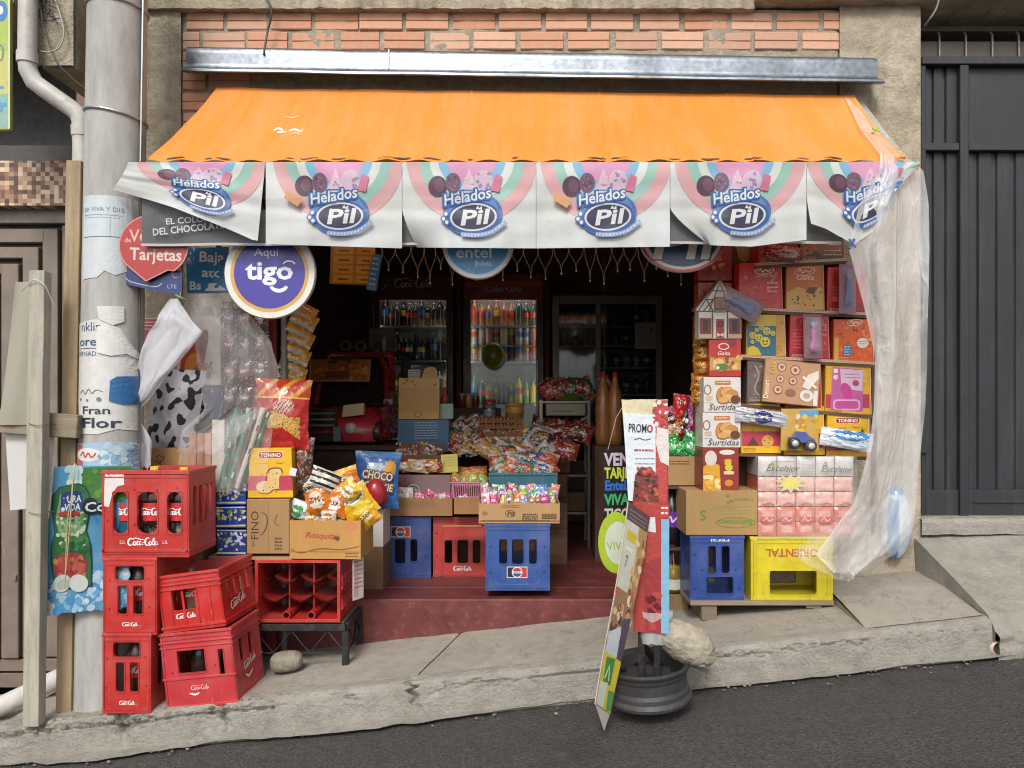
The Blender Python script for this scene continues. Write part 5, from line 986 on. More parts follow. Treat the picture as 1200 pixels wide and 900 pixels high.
tag(MB().box(-.18, .18, 0, .2, FZ - P(0, 478.4, 1.5).z, 0, '#5a4032').build('back_cabinet', 'woodx', loc=P(555, 478.4, 1.5)), 'dark wooden cabinet behind the egg trays', 'cabinet')
# choc cookie bag
def choco(u, v):
    c = '#2f69ad'
    if v < .1: c = '#4f86bd'
    if (u - .78) ** 2 / .02 + (v - .3) ** 2 / .02 < 1: c = '#e0a238'
    if (u - .45) ** 2 / .04 + (v - .28) ** 2 / .006 < 1: c = '#c3d0dc'
    return jit(c, .06)
o = bag('cookie_bag', 'blue chocolate cookie bag standing behind the snack heap', 'bag', 442, 562, 54, 66, .28, .035, choco, (-8, 3, 8), nu=24, nv=28, seal=.06, wr=.08)
p = Pr(); p.text('CHOCO', 0, 0, 9, '#5a3320', 36, 'c', .14, 0, 6); p.text('CHOCO', 0, 0, 9, '#e6cfa8', 35, 'c', .04, 0, 6); p.text('COOKIE', 2, 12, 8, '#5a3320', 34, 'c', .14, 0, 6); p.text('COOKIE', 2, 12, 8, '#e6cfa8', 33, 'c', .04, 0, 6)
k = 1 / S(.28); p.build('wordmark', o, lambda u, v, h: Vector((u * k, -.040 - h + .00002 * u * u - .0, -v * k)), 'paper')
m = MB().grid(lambda u, v: (lambda a, b: (.058 * math.cos(a) * math.cos(b) * (1 - .15 * math.sin(b)), .05 * math.sin(a) * math.cos(b), .075 * math.sin(b)))(u * 6.2832, (v - .5) * 3.1416), 24, 16, '#a52a30'); tag(m.build('red_balloon', 'clean', loc=P(440, 578, .16)), 'dark red balloon beside the blue cookie bag', 'balloon')
# egg trays with a tin on top
def egg_tray(label, x0, x1, by, y, dz):
    t = T('egg_tray', label, 'egg tray', (x0 + x1) / 2, by, y, group='egg trays', root=False); w = (x1 - x0) / t.s / 2; m = MB()
    m.grid(lambda u, v: ((u * 2 - 1) * w, v * .26, .028 + .02 * math.cos(u * 6.2832 * 6) * math.cos(v * 6.2832 * 5)), 48, 30, '#a5764f'); m.grid(lambda u, v: ((u * 2 - 1) * w, .0, .008 + v * (.02 + .02 * math.cos(u * 6.2832 * 6))), 48, 2, '#9a6c46'); t.body(m, 'card', recalc=False); return t
for k, by in enumerate((522, 513, 504, 497)): egg_tray(('lowest', 'second lowest', 'second highest', 'highest')[k] + ' of the stacked brown egg trays', 561, 613, by, 1.02 + .003 * k, 0)
t = T('round_tin', 'round yellow tin standing on the egg trays', 'tin', 603, 490, 1.12, root=False); r = 10.5 / t.s; m = MB().lathe([(0, 0), (r, 0), (r, .03), (r * 1.06, .031), (r * 1.06, .048), (r, .05), (r, .08), (r * 1.06, .081), (r * 1.06, .092), (0, .094)], (0, .05, 0), '#c79a4a', 20); t.body(m, 'clean')
t = T('candy_jar', 'clear jar of wrapped sweets with red lid beside the egg trays', 'jar', 573, 496, 1.16); r = 9 / t.s; t.part('jar', MB().lathe([(0, 0), (r, 0), (r, .1), (r * .8, .12), (r * .8, .13)], (0, .05, 0), '#cccccc', 16), 'pet'); t.part('lid', MB().lathe([(r * .85, .125), (r * .85, .15), (0, .152)], (0, .05, 0), '#a8323a', 16), 'plastic'); t.part('sweets', MB().lathe([(0, .004), (r * .93, .004), (r * .93, .085), (0, .095)], (0, .05, 0), '#b9b0b4', 14), 'film')
# yellow display boxes on the blue box
p = Pr(); p.rect(470, 455, 513, 482, '#c89222'); p.rect(468, 443, 515, 454, '#dba52c'); p.fuzz(472, 445, 512, 452, ['#8a3a1c', '#5a2a1a'], 6, 1, 2); p.rect(467, 483, 514, 491, '#dba52c'); p.ell(490, 486, 5, 2.4, '#7a4a18'); p.ell(490, 486, 3.4, 1.4, '#e2c878')
t = carton('display_carton', 'yellow open display carton stacked on the blue box inside', 'carton', 467, 443, 515, 491, 1.0, .18, '#d09a26', p)
m = MB(); m.prism([(0, 0), (.1, 0), (.1, .045), (.085, .07), (.05, .075), (.02, .06)], 0, .006, '#d5a02a'); o = m.build('header_flap', 'paper', t.o, loc=t.L(491, 443, .1)); 
carton('sweet_box', 'little white printed box on the yellow display carton', 'box', 478, 433, 492, 443, 1.08, .06, '#d8cfc4', Pr().lines(479, 491, 435, 3, 2.6, '#4a3a34', 1.2))
carton('blue_box', 'blue box with white lines of print below the yellow display carton', 'box', 466, 491.5, 526, 530, 1.0, .3, '#2c6290', Pr().lines(486, 513, 495, 7, 3, '#c6d6e2', .7))
carton('pale_box', 'small mint green box standing beside the yellow display carton', 'box', 515.6, 473, 531, 491, 1.05, .08, '#93b8ac')
t = T('toy_figure', 'small red toy figure standing on the mint green box', 'toy', 521, 473, 1.08, root=False); r = .022; t.body(MB().lathe([(0, 0), (r * .8, 0), (r, .02), (r * .7, .05), (r * .35, .06), (r * .6, .07), (r * .7, .085), (r * .5, .1), (0, .106)], (0, .02, 0), '#b8433a', 14), 'plastic')
# --- ride-on toy car on the counter
c_ = T('counter', 'dark counter carrying the toy car inside the shop', 'counter', 405, 640, .84); s = c_.s; zf = FZ - c_.loc.z; c_.part('body', MB().box(c_.L(345, 0).x, c_.L(462, 0).x, 0, .7, zf, c_.L(0, 528).z, '#3a2622'), 'woodx'); c_.part('top', MB().box(c_.L(340, 0).x, c_.L(465, 0).x, -.02, .72, c_.L(0, 527.5).z, c_.L(0, 522).z, '#4a302a'), 'woodx', .003)
t = T('toy_car', 'dark red ride on toy car with chrome grille on the counter', 'toy car', 400, 522, .86); DR = '#b83040'; q = lambda a, b, d=0: t.L(a, b, d)
m = MB(); xl, xr = q(352, 0).x, q(444, 0).x
prof = [(-.0, .02), (-.012, .06), (-.01, .11), (.02, .16), (.10, .205), (.20, .225), (.26, .235)]
m.grid(lambda u, v: (lambda k: (xl + (xr - xl) * u + 0, prof[k][0] + .07 * abs(u * 2 - 1) ** 3, prof[k][1] - .012 * abs(u * 2 - 1) ** 2 * (k > 2)))(round(v * 6)), 28, 6, DR); t.part('body', m, 'clean')
m = MB(); m.grid(lambda u, v: (xr - .002 + .01 * math.sin(v * 3), .06 + .42 * u, .02 + .21 * v), 10, 6, DR); t.part('side', m, 'clean'); m = MB(); m.grid(lambda u, v: (xl + .002, .06 + .42 * u, .02 + .21 * v), 10, 6, DR); t.part('side', m, 'clean')
m = MB(); m.grid(lambda u, v: (xl + .03 + (xr - xl - .06) * u, .27 + .16 * v, .235 + .32 * v), 14, 6, '#241a1c'); t.part('windscreen', m, 'clean')
m = MB(); m.tube([(xl + .015, .26, .24), (xl + .03, .36, .45), (xl + .07, .43, .565), (xr - .07, .43, .565), (xr - .02, .36, .46), (xr + .005, .26, .24)], .022, '#8a2a36', 8); t.part('window_frame', m, 'clean')
t.part('seat_back', MB().box(xl + .03, xr - .03, .46, .53, .06, .56, '#3a2a2c'), 'cloth', .02); t.part('door', MB().box(xr - .012, xr + .012, .30, .70, .02, .33, DR), 'clean', .01); t.part('door', MB().box(xl - .012, xl + .012, .30, .70, .02, .33, DR), 'clean', .01); t.part('cabin_back', MB().box(xl + .02, xr - .02, .66, .70, .02, .60, DR), 'clean', .02)
for z in (498.5, 491.5, 484.5): t.part('grille_bar', MB().box(q(359, 0).x, q(393, 0).x, -.024, -.012, q(0, z).z - .006, q(0, z).z + .006, '#c9cdd2'), 'metal', .003)
t.part('grille', MB().box(q(356, 0).x, q(396, 0).x, -.0135, -.011, q(0, 504).z, q(0, 479).z, '#141214'), 'plastic')
m = MB(); m.prism([(q(401, 0).x, q(0, 489).z), (q(427, 0).x, q(0, 486).z), (q(427, 0).x, q(0, 472).z), (q(403, 0).x, q(0, 475).z)], -.02, .03, '#d8c9a0'); t.part('headlight', m, 'clean', .003)
t.part('fog_light', MB().lathe([(0, .02), (.022, .018), (.03, .012), (.036, .0), (.036, -.02)], (q(411, 0).x, -.012, q(0, 502).z), '#c9c6c0', 18, 'y'), 'clean')
t.part('badge', MB().lathe([(0, .012), (.03, .010), (.034, 0)], (q(354, 0).x + .01, -.012, q(0, 490).z), '#a8a4a0', 16, 'y'), 'metal')
t.part('bumper', MB().box(q(352, 0).x, q(402, 0).x, -.03, .0, q(0, 518).z, q(0, 507).z, '#26262a'), 'plastic', .006); t.part('bumper_trim', MB().box(q(392, 0).x, q(401, 0).x, -.036, -.031, q(0, 517).z, q(0, 500).z, '#a8acb0'), 'metal', .002)
for x in (xl + .03, xr - .03): t.part('wheel', MB().lathe([(.03, .022), (.07, .03), (.075, .02), (.075, -.02), (.07, -.03)], (x, .10, .075), '#1c1b1c', 20, 'x'), 'plastic')
t.part('mirror', MB().box(q(440, 0).x, q(452, 0).x, .25, .27, .24, .28, '#9a9698'), 'clean', .006)
p = Pr(); p.rect(364, 420, 432, 446, '#9a5a24'); p.fuzz(366, 424, 430, 444, ['#c27a34', '#7a3a1a', '#a8662a', '#d09040'], 60, 1.5, 4); p.fuzz(384, 418, 420, 424, ['#2a1a16'], 10, 2, 4); p.rect(380, 434, 408, 443, '#6a2f1c')
carton('orange_placard', 'orange printed placard propped above the toy car bonnet', 'placard', 361, 420, 433, 447, 1.12, .01, '#b8a08c', p, (-14, 0, 0))
# dark shelf behind with round tins
t = T('wall_shelf', 'dark wall shelf with grey discs behind the toy car', 'shelf', 430, 412, 1.9); t.part('board', MB().box(t.L(385, 0).x, t.L(480, 0).x, 0, .25, -.025, 0, '#3a2a26'), 'woodx'); t.part('bracket', MB().box(t.L(390, 0).x, t.L(394, 0).x, .0, .25, FZ - t.loc.z, -.026, '#2a2020'), 'iron'); t.part('bracket', MB().box(t.L(470, 0).x, t.L(474, 0).x, .0, .25, FZ - t.loc.z, -.026, '#2a2020'), 'iron')
for k, px in enumerate((403, 421, 440, 458)): t = T('tape_roll', ORD[k] + ' grey roll from the left on the dark wall shelf', 'roll', px, 412, 1.92, group='rolls on the wall shelf', root=False); r = 7 / t.s; t.body(MB().lathe([(r * .45, .0), (r * .45, .004), (r, .004), (r, -.04), (r * .45, -.04), (r * .45, 0)], (0, .04, r), '#8a8482', 18, 'y'), 'plastic')
carton('wall_sheet', 'pale paper sheet standing behind the grey rolls', 'sheet', 432, 385, 462, 411, 2.02, .006, '#8a8580', Pr().lines(436, 448, 392, 2, 3, '#5a5552', 1)); t = T('white_ribbon', 'white paper ribbon hanging between the grey rolls', 'ribbon', 450, 411, 1.9, root=False); t.body(MB().prism([(-.012, 0), (.012, 0), (.018, .06), (.002, .105), (-.016, .06)], 0, .003, '#d8d4d0'), 'paper')

# --- fridges at the back
def fridge(label, x0, x1, top, y, tint, header, wordy, rows, group='glass door drink fridges'):
    s = S(y); t = T('drink_fridge', label, 'fridge', (x0 + x1) / 2, CY + (CZ - FZ) * s, y, group=group); w = (x1 - x0) / s / 2; H = t.L(0, top).z; D = .55; c = '#5a2422'
    t.part('cabinet', MB().box(-w, -w + .04, 0, D, 0, H, c).box(w - .04, w, 0, D, 0, H, c).box(-w + .04, w - .04, D - .02, D, 0, H, '#c9c9ca').box(-w + .04, w - .04, 0, D - .02, H - .03, H, c).box(-w + .04, w - .04, 0, D - .02, 0, .25, c), 'plastic')
    zh = H - 27 / s; hd = t.part('header', MB().box(-w, w, -.05, -.002, zh, H + .02, header), 'plastic', .006); p = Pr(); p.script((x0 + x1) / 2 - 22, top + 2 + wordy, 44, '#e6d8d4', .34)
    if wordy: p.rect(x0 + 3, top + 6, x1 - 3, top + 13, '#d0603a')
    else: p.line([(x0 + 12, top + 5), (x0 + 20, top + 17)], 1.2, '#c9a8a4'); p.line([(x0 + 20, top + 5), (x0 + 12, top + 17)], 1.2, '#c9a8a4'); p.line([(x0 + 9, top + 11), (x0 + 23, top + 11)], 1.2, '#c9a8a4')
    t.pr(p, -.052, parent=hd)
    t.part('door_glass', MB().box(-w + .062, w - .062, -.02, -.014, .27, zh - .01, '#ffffff'), 'glass'); t.part('door_frame', MB().box(-w, -w + .062, -.045, -.001, .25, zh - .002, '#2f1a1a').box(w - .062, w, -.045, -.001, .25, zh - .002, '#2f1a1a'), 'plastic', .004)
    for sx in (-1, 1): t.part('added_light_tube', MB().tube([(sx * (w - .046), .008, .30), (sx * (w - .046), .008, zh - .03)], .004 if wordy else .002, '#ffffff', 8), 'fill_lamp')  # unseen tubes, added to brighten the bottles and lift the dark shop
    t.part('added_light_tube', MB().tube([(-w + .06, .05, zh + .045), (w - .06, .05, zh + .045)], .008 if wordy else .003, '#ffffff', 8), 'fill_lamp')
    t.part('handle', MB().box(w - .06, w - .045, -.08, -.05, .8, 1.3, '#9a9a9c'), 'metal', .004)
    for k, (py, cols) in enumerate(rows):
        z = t.L(0, py).z; t.part('shelf', MB().box(-w + .041, w - .041, .03, D - .03, z - .012, z, '#b9bcc0'), 'metal')
        n = len(cols)
        for i, cc in enumerate(cols):
            x = -w + .08 + (2 * w - .16) * i / max(1, n - 1); h = .20 + .04 * ((i * 7 + k) % 3 == 0)
            bottle('bottle', f'{ORD[i]} bottle from the left on the {ORD[k]} shelf of the ' + ('plain dark fridge' if not wordy else 'orange topped fridge'), t.loc + Vector((x, .12 + .02 * (i % 2), z + .001)), h, .031, cc, random.choice(['#c8322c', '#2a6a3a', '#d8d4d0', '#d0903a']), random.choice([RED, '#2c5a9a', '#c9b04a', None]), n=10, group='bottles in the fridges')
    return t
dk = ['#2a1c1a', '#1c2a20', '#332420', '#16161a']; mxd = ['#3a6a4a', '#9a9a6a', '#4a3a30', '#7aa0a0', '#c9a04a']
fridge('dark glass door fridge with red header at the back of the shop', 437, 532, 325, 2.62, None, '#7a1f1e', 0, [(381, [dk[i % 4] for i in range(11)]), (422, [dk[(i + 1) % 4] for i in range(11)]), (462, [mxd[i % 5] for i in range(10)]), (505, [mxd[(i + 2) % 5] for i in range(10)])])
f2 = fridge('brighter glass door fridge with orange red header, green balloon on its door', 543, 637, 325, 2.58, None, '#a8321f', 5, [(381, ['#8a4a2a', '#9a5a34', '#8a4a2a', '#7a3f24', '#8a4a2a', '#9a5a34', '#1f3a2a', '#1f3a2a', '#24402e']), (404, ['#c0b8b0', '#b8a8a0', '#a8685a'] * 3), (423, ['#a8685a', '#b87a68', '#8a4a40'] * 3), (474, ['#4a8a7a', '#3a6a5a', '#9aa03a', '#5a5a4a', '#3a4a40', '#c9b03a', '#d8b83a', '#7aa06a', '#c9b03a'])])
m = MB().grid(lambda u, v: (lambda a, b: (.095 * math.cos(a) * math.cos(b), .08 * math.sin(a) * math.cos(b), .11 * math.sin(b)))(u * 6.2832, (v - .5) * 3.1416), 24, 16, '#8fa03c'); tag(m.build('green_balloon', 'clean', loc=P(578, 417, 2.45)), 'olive green balloon in front of the brighter fridge door', 'balloon')
for x in (434.5, 537.5, 641): tag(MB().box(-.018, .018, 0, .08, 0, 2.3, '#6a2f2a').build('door_post', 'matte', loc=Vector(((x - CX) / S(2.5), 2.5, FZ))), {434.5: 'dark maroon post left of the two drink fridges', 537.5: 'dark maroon post between the two drink fridges', 641: 'dark maroon post right of the two drink fridges'}[x], 'post', 'fridge posts')
# grey cabinet with bottles
y = 2.4; s = S(y); t = T('glass_cabinet', 'grey framed glass cabinet of bottles at the back right', 'cabinet', 712, CY + (CZ - FZ) * s, y); w = 64 / s; H = t.L(0, 346).z; gc = '#8a847c'
t.part('back', MB().box(-w, w, .36, .38, 0, H, '#8a847e'), 'matte'); t.part('frame', MB().box(-w, -w + .05, 0, .36, 0, H, gc).box(w - .05, w, 0, .36, 0, H, gc).box(-w + .05, w - .05, 0, .36, H - .07, H, gc).box(-w + .05, w - .05, 0, .36, 0, .5, gc), 'plastic', .004); t.part('mullion', MB().box(t.L(701, 0).x - .02, t.L(701, 0).x + .02, -.004, .02, .5, H - .071, gc), 'plastic', .003)
t.part('glass', MB().box(-w + .05, w - .05, .004, .008, .5, H - .071, '#ffffff'), 'glass')
for k, py in enumerate((382, 404, 430, 462)):
    z = t.L(0, py).z; t.part('shelf', MB().box(-w + .051, w - .051, .03, .35, z - .012, z, '#b9b2a8'), 'woodx')
    for i in range(9):
        x = -w + .10 + (2 * w - .2) * i / 8; c = rs.choice(['#5a6a78', '#3a4a5a', '#6a7a70', '#2f3a44', '#7a6a5a', '#8fa0a8'])
        bottle('bottle', f'{ORD[i]} bottle from the left on the {ORD[k]} shelf of the grey cabinet', t.loc + Vector((x, .12, z + .001)), rs.uniform(.14, .19) if k in (0, 3) else .13, .026, c, rs.choice(['#d8d4d0', '#2a4a8a', '#8a2a2a']), rs.choice([None, '#c9c2b8', '#3a5a8a']), n=10, group='bottles in the grey cabinet')
p = Pr(); p.rect(757, 380, 757.6, 408, '#6a645c'); p.rect(745, 392, 768, 392.6, '#6a645c'); p.line([(749, 384), (754, 384), (750, 388), (754, 390)], 1, '#4a4440'); p.line([(761, 384), (765, 390)], 1.2, '#4a4440'); p.line([(765, 384), (761, 390)], 1.2, '#4a4440'); p.line([(748, 396), (754, 396)], 1, '#4a4440'); p.lines(748, 766, 399, 3, 2.6, '#6a645c', .9)
carton('paper_notice', 'pale paper notice taped on the grey cabinet door', 'notice', 744, 378, 769, 409, 2.38, .004, '#a89c8c', p)
# metal rack with goods
t = T('wire_rack', 'metal rack with goods standing at the middle back of the shop', 'rack', 662, CY + (CZ - FZ) * S(1.35), 1.35); w = 28 / t.s; H = t.L(0, 469).z
for x in (-w, w):
    for y in (0, .28): t.part('upright', MB().box(x - .009, x + .009, y - .009, y + .009, 0, H, '#8a8478'), 'metal')
for k, py in enumerate((470, 514, 556, 600)):
    z = t.L(0, py).z; t.part('shelf', MB().box(-w + .0091, w - .0091, -.008, .29, z - .014, z, '#8a8478'), 'metal')
rk = [(470, '#3f5a2c', 'green triangular party hat packet on top of the metal rack', [(652, 490), (672, 448), (690, 470)])]
t = T('party_hat', 'green pointed packet on top of the metal rack', 'packet', 668, 469.5, 1.4, root=False); t.body(MB().lathe([(.12, 0), (.10, .03), (.05, .10), (.008, .16), (0, .165)], (0, .08, 0), '#54702c', 18), 'film')
packets('rack_packet', 'packet atop metal rack', 'packets on top of the rack', 'packet', 6, 638, 690, 450, 456, 1.42, 1.48, 22, 26, .03, ['#7a1f22', '#b02a5c', '#2f6a4a', '#c95a4a', '#8a5a3c'], 40)
packets('noodle_packet', 'packet on metal rack shelf', 'packets on the rack shelf', 'packet', 12, 630, 688, 500, 507, 1.12, 1.45, 30, 18, .03, ['#7a1f22', '#a8402c', '#8a5a3c', '#c0c0c6', '#6a3a2a', '#a8402c'], 30)
carton('carton', 'brown carton on the middle shelf of the metal rack', 'carton', 632, 531, 668, 554, 1.2, .3, '#8a6444', mat='card'); carton('carton', 'flat brown carton on the lower shelf of the metal rack', 'carton', 640, 577, 686, 599, 1.38, .24, '#6a4c36', mat='card')
carton('produce_tray', 'pale printed tray on the top shelf of the metal rack', 'tray', 640, 473, 686, 487, 1.36, .2, '#8a8264', Pr().lines(648, 672, 481, 1, 2, '#3a342a', 1.6))
# hanging brown bottles
for k, (px, py) in enumerate(((708, 480), (722, 482))):
    t = T('hanging_bottle', ('left' if k == 0 else 'right') + ' of two big amber plastic bottles behind the promo board', 'bottle', px, 522, .9, group='amber bottles'); r = 9 / t.s; t.part('body', MB().lathe([(0, 0), (r, .004), (r * 1.05, .06), (r * .95, .12), (r * 1.05, .2), (r * .9, .30), (r * .45, .38), (r * .3, .42)], (0, .06, 0), '#a8703c', 16), 'clean'); t.part('cap', MB().lathe([(r * .36, .40), (r * .36, .44), (0, .445)], (0, .06, 0), '#b0302a', 12), 'plastic')
tag(MB().box(-.09, .09, 0, .2, FZ - P(0, 522.3, .9).z, 0, '#5a3c2c').build('wooden_stool', 'wood', loc=P(715, 522.3, .9)), 'dark wooden box stool under the amber bottles', 'stool')
t = T('hanging_net', 'twist of brown dried bread sticks hanging by the grey cabinet', 'net', 705, 480, 1.1); m = MB(); m.tube([t.L(700, 445), t.L(708, 440), t.L(716, 452), t.L(722, 470), t.L(724, 482)], [.01, .02, .024, .022, .008], '#8a5a34', 8); t.part('bundle', m, 'film'); MB().tube([t.L(708, 440), t.L(708, 300)], .002, '#777777', 5).build('string', 'plastic', t.o)
# coloured lettering sign and its string
p = Pr(); p.rect(707, 527, 740, 612, '#1c1b1d')
for tx, y, h, c in (('VEN', 545, 14, '#cdbcc6'), ('TARJE', 560, 12, '#c6d23e'), ('EnteL', 574, 11, '#2f6fc4'), ('ViVA', 591, 12, '#3fae6a'), ('TIGO', 608, 12, '#c9c2b4')): p.text(tx, 708, y, h, c, 30, 'l', .09)
t = carton('lettered_sign', 'black card sign with five rows of coloured hand lettering', 'sign', 706.5, 527, 741, 612, -.62, .004, '#1c1b1d', p, (0, 0, 10)); MB().tube([t.L(712, 527), t.L(722, 490), t.L(735, 468)], .0015, '#b9b0a4', 4).build('string', 'plastic', t.o)
# hanging yellow box pack, chips strip, lights
p = Pr()
for i in range(2):
    for j in range(4): p.rect(390 + i * 27, 289 + j * 11.2, 413 + i * 25, 298 + j * 11.2, '#dba526'); p.rect(396 + i * 27, 293 + j * 11.2, 408 + i * 25, 295 + j * 11.2, '#6a4a1c')
t = carton('hanging_pack', 'yellow card of small packets hanging under the valance', 'display card', 386, 284, 438, 333, .05, .03, '#b8851e', p, (0, 2, 0)); p = Pr(); p.fuzz(430, 300, 440, 335, ['#3a7ab8'], 4, 1, 2)
carton('hanging_pack', 'narrow blue packet hanging beside the yellow display card', 'packet', 429, 297, 440, 340, .03, .03, '#3f7fb8', Pr().lines(431, 438, 302, 6, 6, '#c9dcea', 1.4), (0, 10, 0))
MB().box(-.17, .17, .04, .044, 0, .5, '#2a2422').build('string', 'plastic', t.o) if 0 else None
for k in range(8): bag('chips_packet', ORD[k] + ' yellow chips packet from the top of the hanging strip', 'packet', 356 - k * 2.2 + (k % 2) * 3, 364 + k * 10.5, 30, 20, -.02 + .004 * k, .02, art('#d09a2a', [(.5, .4, .3, .3, '#b87a1c')], [(.8, 1, '#c9b8a4')]), (-20, 30 - k * 2, 15), 'hanging chips strip', nu=8, nv=9, wr=.2)
L_ = empty('icicle_lights', P(610, 280, .06), 'string of icicle lights in thin white wire hanging across the shop opening', 'string lights'); rs2 = random.Random(8)
L_p = lambda a, b: P(a, b, .06) - L_.location
MB().tube([L_p(425, 288), L_p(610, 290), L_p(800, 288)], .002, '#cfc8c0', 5).build('main_wire', 'plastic', L_)
x = 434
while x < 792:
    w = rs2.uniform(13, 19); dp = rs2.uniform(24, 45); zt = 289; pts = []
    m = MB(); m.tube([L_p(x, zt), L_p(x + w * .10, zt + dp * .35), L_p(x + w * .42, zt + dp * .7), L_p(x + w * .5, zt + dp)], .0009, '#e6e2de', 4); m.tube([L_p(x + w, zt), L_p(x + w * .9, zt + dp * .35), L_p(x + w * .55, zt + dp * .7), L_p(x + w * .5, zt + dp)], .0009, '#e6e2de', 4); m.build('drop_wire', 'plastic', L_)
    MB().lathe([(0, .0), (.0035, -.003), (.004, -.009), (.0, -.013)], L_p(x + w * .5, zt + dp), '#f0eeea', 8).build('bulb', 'clean', L_); x += w + rs2.uniform(-2, 1)
# ================================================================ RIGHT SIDE: SHELVES AND TOWERS
YS = -.20
t = T('pallet', 'low wooden pallet bench carrying the blue and yellow crates', 'pallet', 893, 728, -.25); WC = '#9a8b76'
zt = t.L(0, 704).z
for k, y in enumerate((0, .095, .19)): t.part('plank', MB().box(t.L(809, 0).x, t.L(978, 0).x, y, y + .088, zt - .022, zt + random.uniform(-.001, .001), jit(WC, .1)), 'woodx', .002)
for px in (832, 955):
    x = t.L(px, 0).x; zb = zs(x + t.loc.x) - t.loc.z; t.part('foot', MB().box(x - .035, x + .035, .01, .26, zb, zt - .0225, '#8c7c66'), 'woodx', .003)
t = flat_crate('upside down blue crate with white lettering on the pallet', 809, 628, 872, 703.5, -.24, .24, '#2f4f9a', [(830, 839, 640, 672), (845.5, 855, 640, 672), (828, 859, 676, 696)], 'blue soda crates')
p = Pr(); p.text('PEPSI', 844, 631.5, 4.6, '#dfe0e6', 22, 'c', .06, 0, 0, True); t.pr(p, -.0005, 'wordmark'); bolts(t, [(815, 650), (815, 690), (866, 650), (866, 690), (823, 668), (862, 668)], '#182a56')
t = flat_crate('yellow crate with red upside down lettering on the pallet', 880, 629, 976, 703.5, -.245, .24, '#e2cf22', [(902, 957, 669, 697)], 'yellow crate', 'yellow_crate')
p = Pr(); p.text('ORIENTAL', 928, 643.5, 9, '#c05a2c', 62, 'c', .05, 0, 0, True); t.pr(p, -.0005, 'wordmark')
for x in (883, 969): t.part('corner_rib', MB().box(t.L(x, 0).x, t.L(x + 4, 0).x, -.005, 0, .01, t.L(0, 632).z, '#d9c61e'), 'plastic', .001)
t.part('base_lip', MB().box(t.L(881, 0).x, t.L(975, 0).x, -.006, 0, .0, .014, '#d9c61e'), 'plastic', .001)
GN = '#6a8a34'; p = Pr(); p.text('Babymono', 862, 609, 6.5, GN, 40, 'c', .05, 0, 0, True); p.arc(862, 612.5, 23, 6.5, 21.8, 5.6, 0, 360, GN, 30); p.text('S', 824, 598, 12, GN, 8, 'c', .02, 0, 0, True); p.lines(838, 882, 592, 3, 4.2, '#94a064', 1.3); p.text('2 tapados', 872, 584, 3.4, '#7f8f4c', 22, 'c', 0, 0, 0, True); p.fuzz(852, 580, 862, 590, [GN], 5, 1, 2.4); p.rect(838, 594, 860, 595, '#94a064')
carton('diaper_carton', 'brown nappy carton with green print upside down on the blue crate', 'carton', 804, 575, 888, 627.2, -.235, .24, '#ae8a57', p, mat='card')
# tower of cookie boxes on that carton
p = Pr(); p.rect(844, 527, 865, 575, '#93322b'); p.ell(852, 530, 9, 3, '#e6dccf'); p.poly([(824, 575), (824, 548), (832, 540), (843, 545), (845, 575)], '#e0a22c'); p.ell(833, 537, 7, 9, '#d9cfc2'); p.rrect(849, 538, 857, 545, 1.5, '#e2b32a'); p.ell(854, 548, 4.5, 4, '#c9c83a'); p.rrect(848, 552, 860, 556, 1.5, '#e8d08a'); p.ell(854, 566, 5, 4, '#dc8a2a'); p.fuzz(825, 552, 842, 572, ['#e8b84a', '#c98420', '#f0d89a'], 14, 2, 4)
carton('cookie_box', 'dark red cookie box with jug picture standing on the nappy carton', 'box', 823, 525, 866, 575, -.225, .16, '#8f3028', p, side='#7a2822', group='cookie boxes')
def surtidas(x0, y0, x1, y1):
    p = Pr(); h = y1 - y0; w = x1 - x0; cx = (x0 + x1) / 2; p.rrect(x0 + w * .3, y0 + h * .10, x0 + w * .72, y0 + h * .22, 1.2, '#c8702a'); p.lines(x0 + w * .34, x0 + w * .68, y0 + h * .14, 1, 1, '#e8cfae', 1.2)
    p.arc(x0 + w * .10, y0 + h * .36, 4.5, 6, 3.2, 4.8, 0, 360, '#8a6a4c', 16); p.ell(x0 + w * .14, y0 + h * .6, 4, 3, '#cdb99c'); p.lines(x0 + 2, x0 + w * .25, y0 + h * .55, 3, 3.4, '#b9b2a8', .8)
    for a, b, rx, ry, c, r in ((.46, .50, 5.5, 9, '#c98a44', 10), (.6, .42, 8, 5.5, '#d9a25a', -30), (.76, .5, 7.5, 6, '#c88a42', 0), (.66, .6, 8, 5, '#e0b070', 15), (.85, .64, 6, 5, '#6a3c22', 0), (.52, .66, 7, 4, '#d9a45c', 0)): p.ell(x0 + w * a, y0 + h * b, rx, ry, '#8a5424', r); p.ell(x0 + w * a, y0 + h * b - .4, rx * .9, ry * .88, c, r)
    p.text('Surtidas', cx + 1, y1 - 3, 7, '#5a4a44', w * .82, 'c', .0, .3); return p
carton('cookie_box', 'lower white assorted cookie box in the tower', 'box', 823.5, 483.5, 868, 524.6, -.225, .15, '#dcd6d0', surtidas(823.5, 483.5, 868, 524.6), group='cookie boxes'); carton('cookie_box', 'upper white assorted cookie box in the tower, below the red box', 'box', 824.5, 442, 868.5, 483, -.222, .15, '#dcd6d0', surtidas(824.5, 442, 868.5, 483), (0, 0, 2), group='cookie boxes')
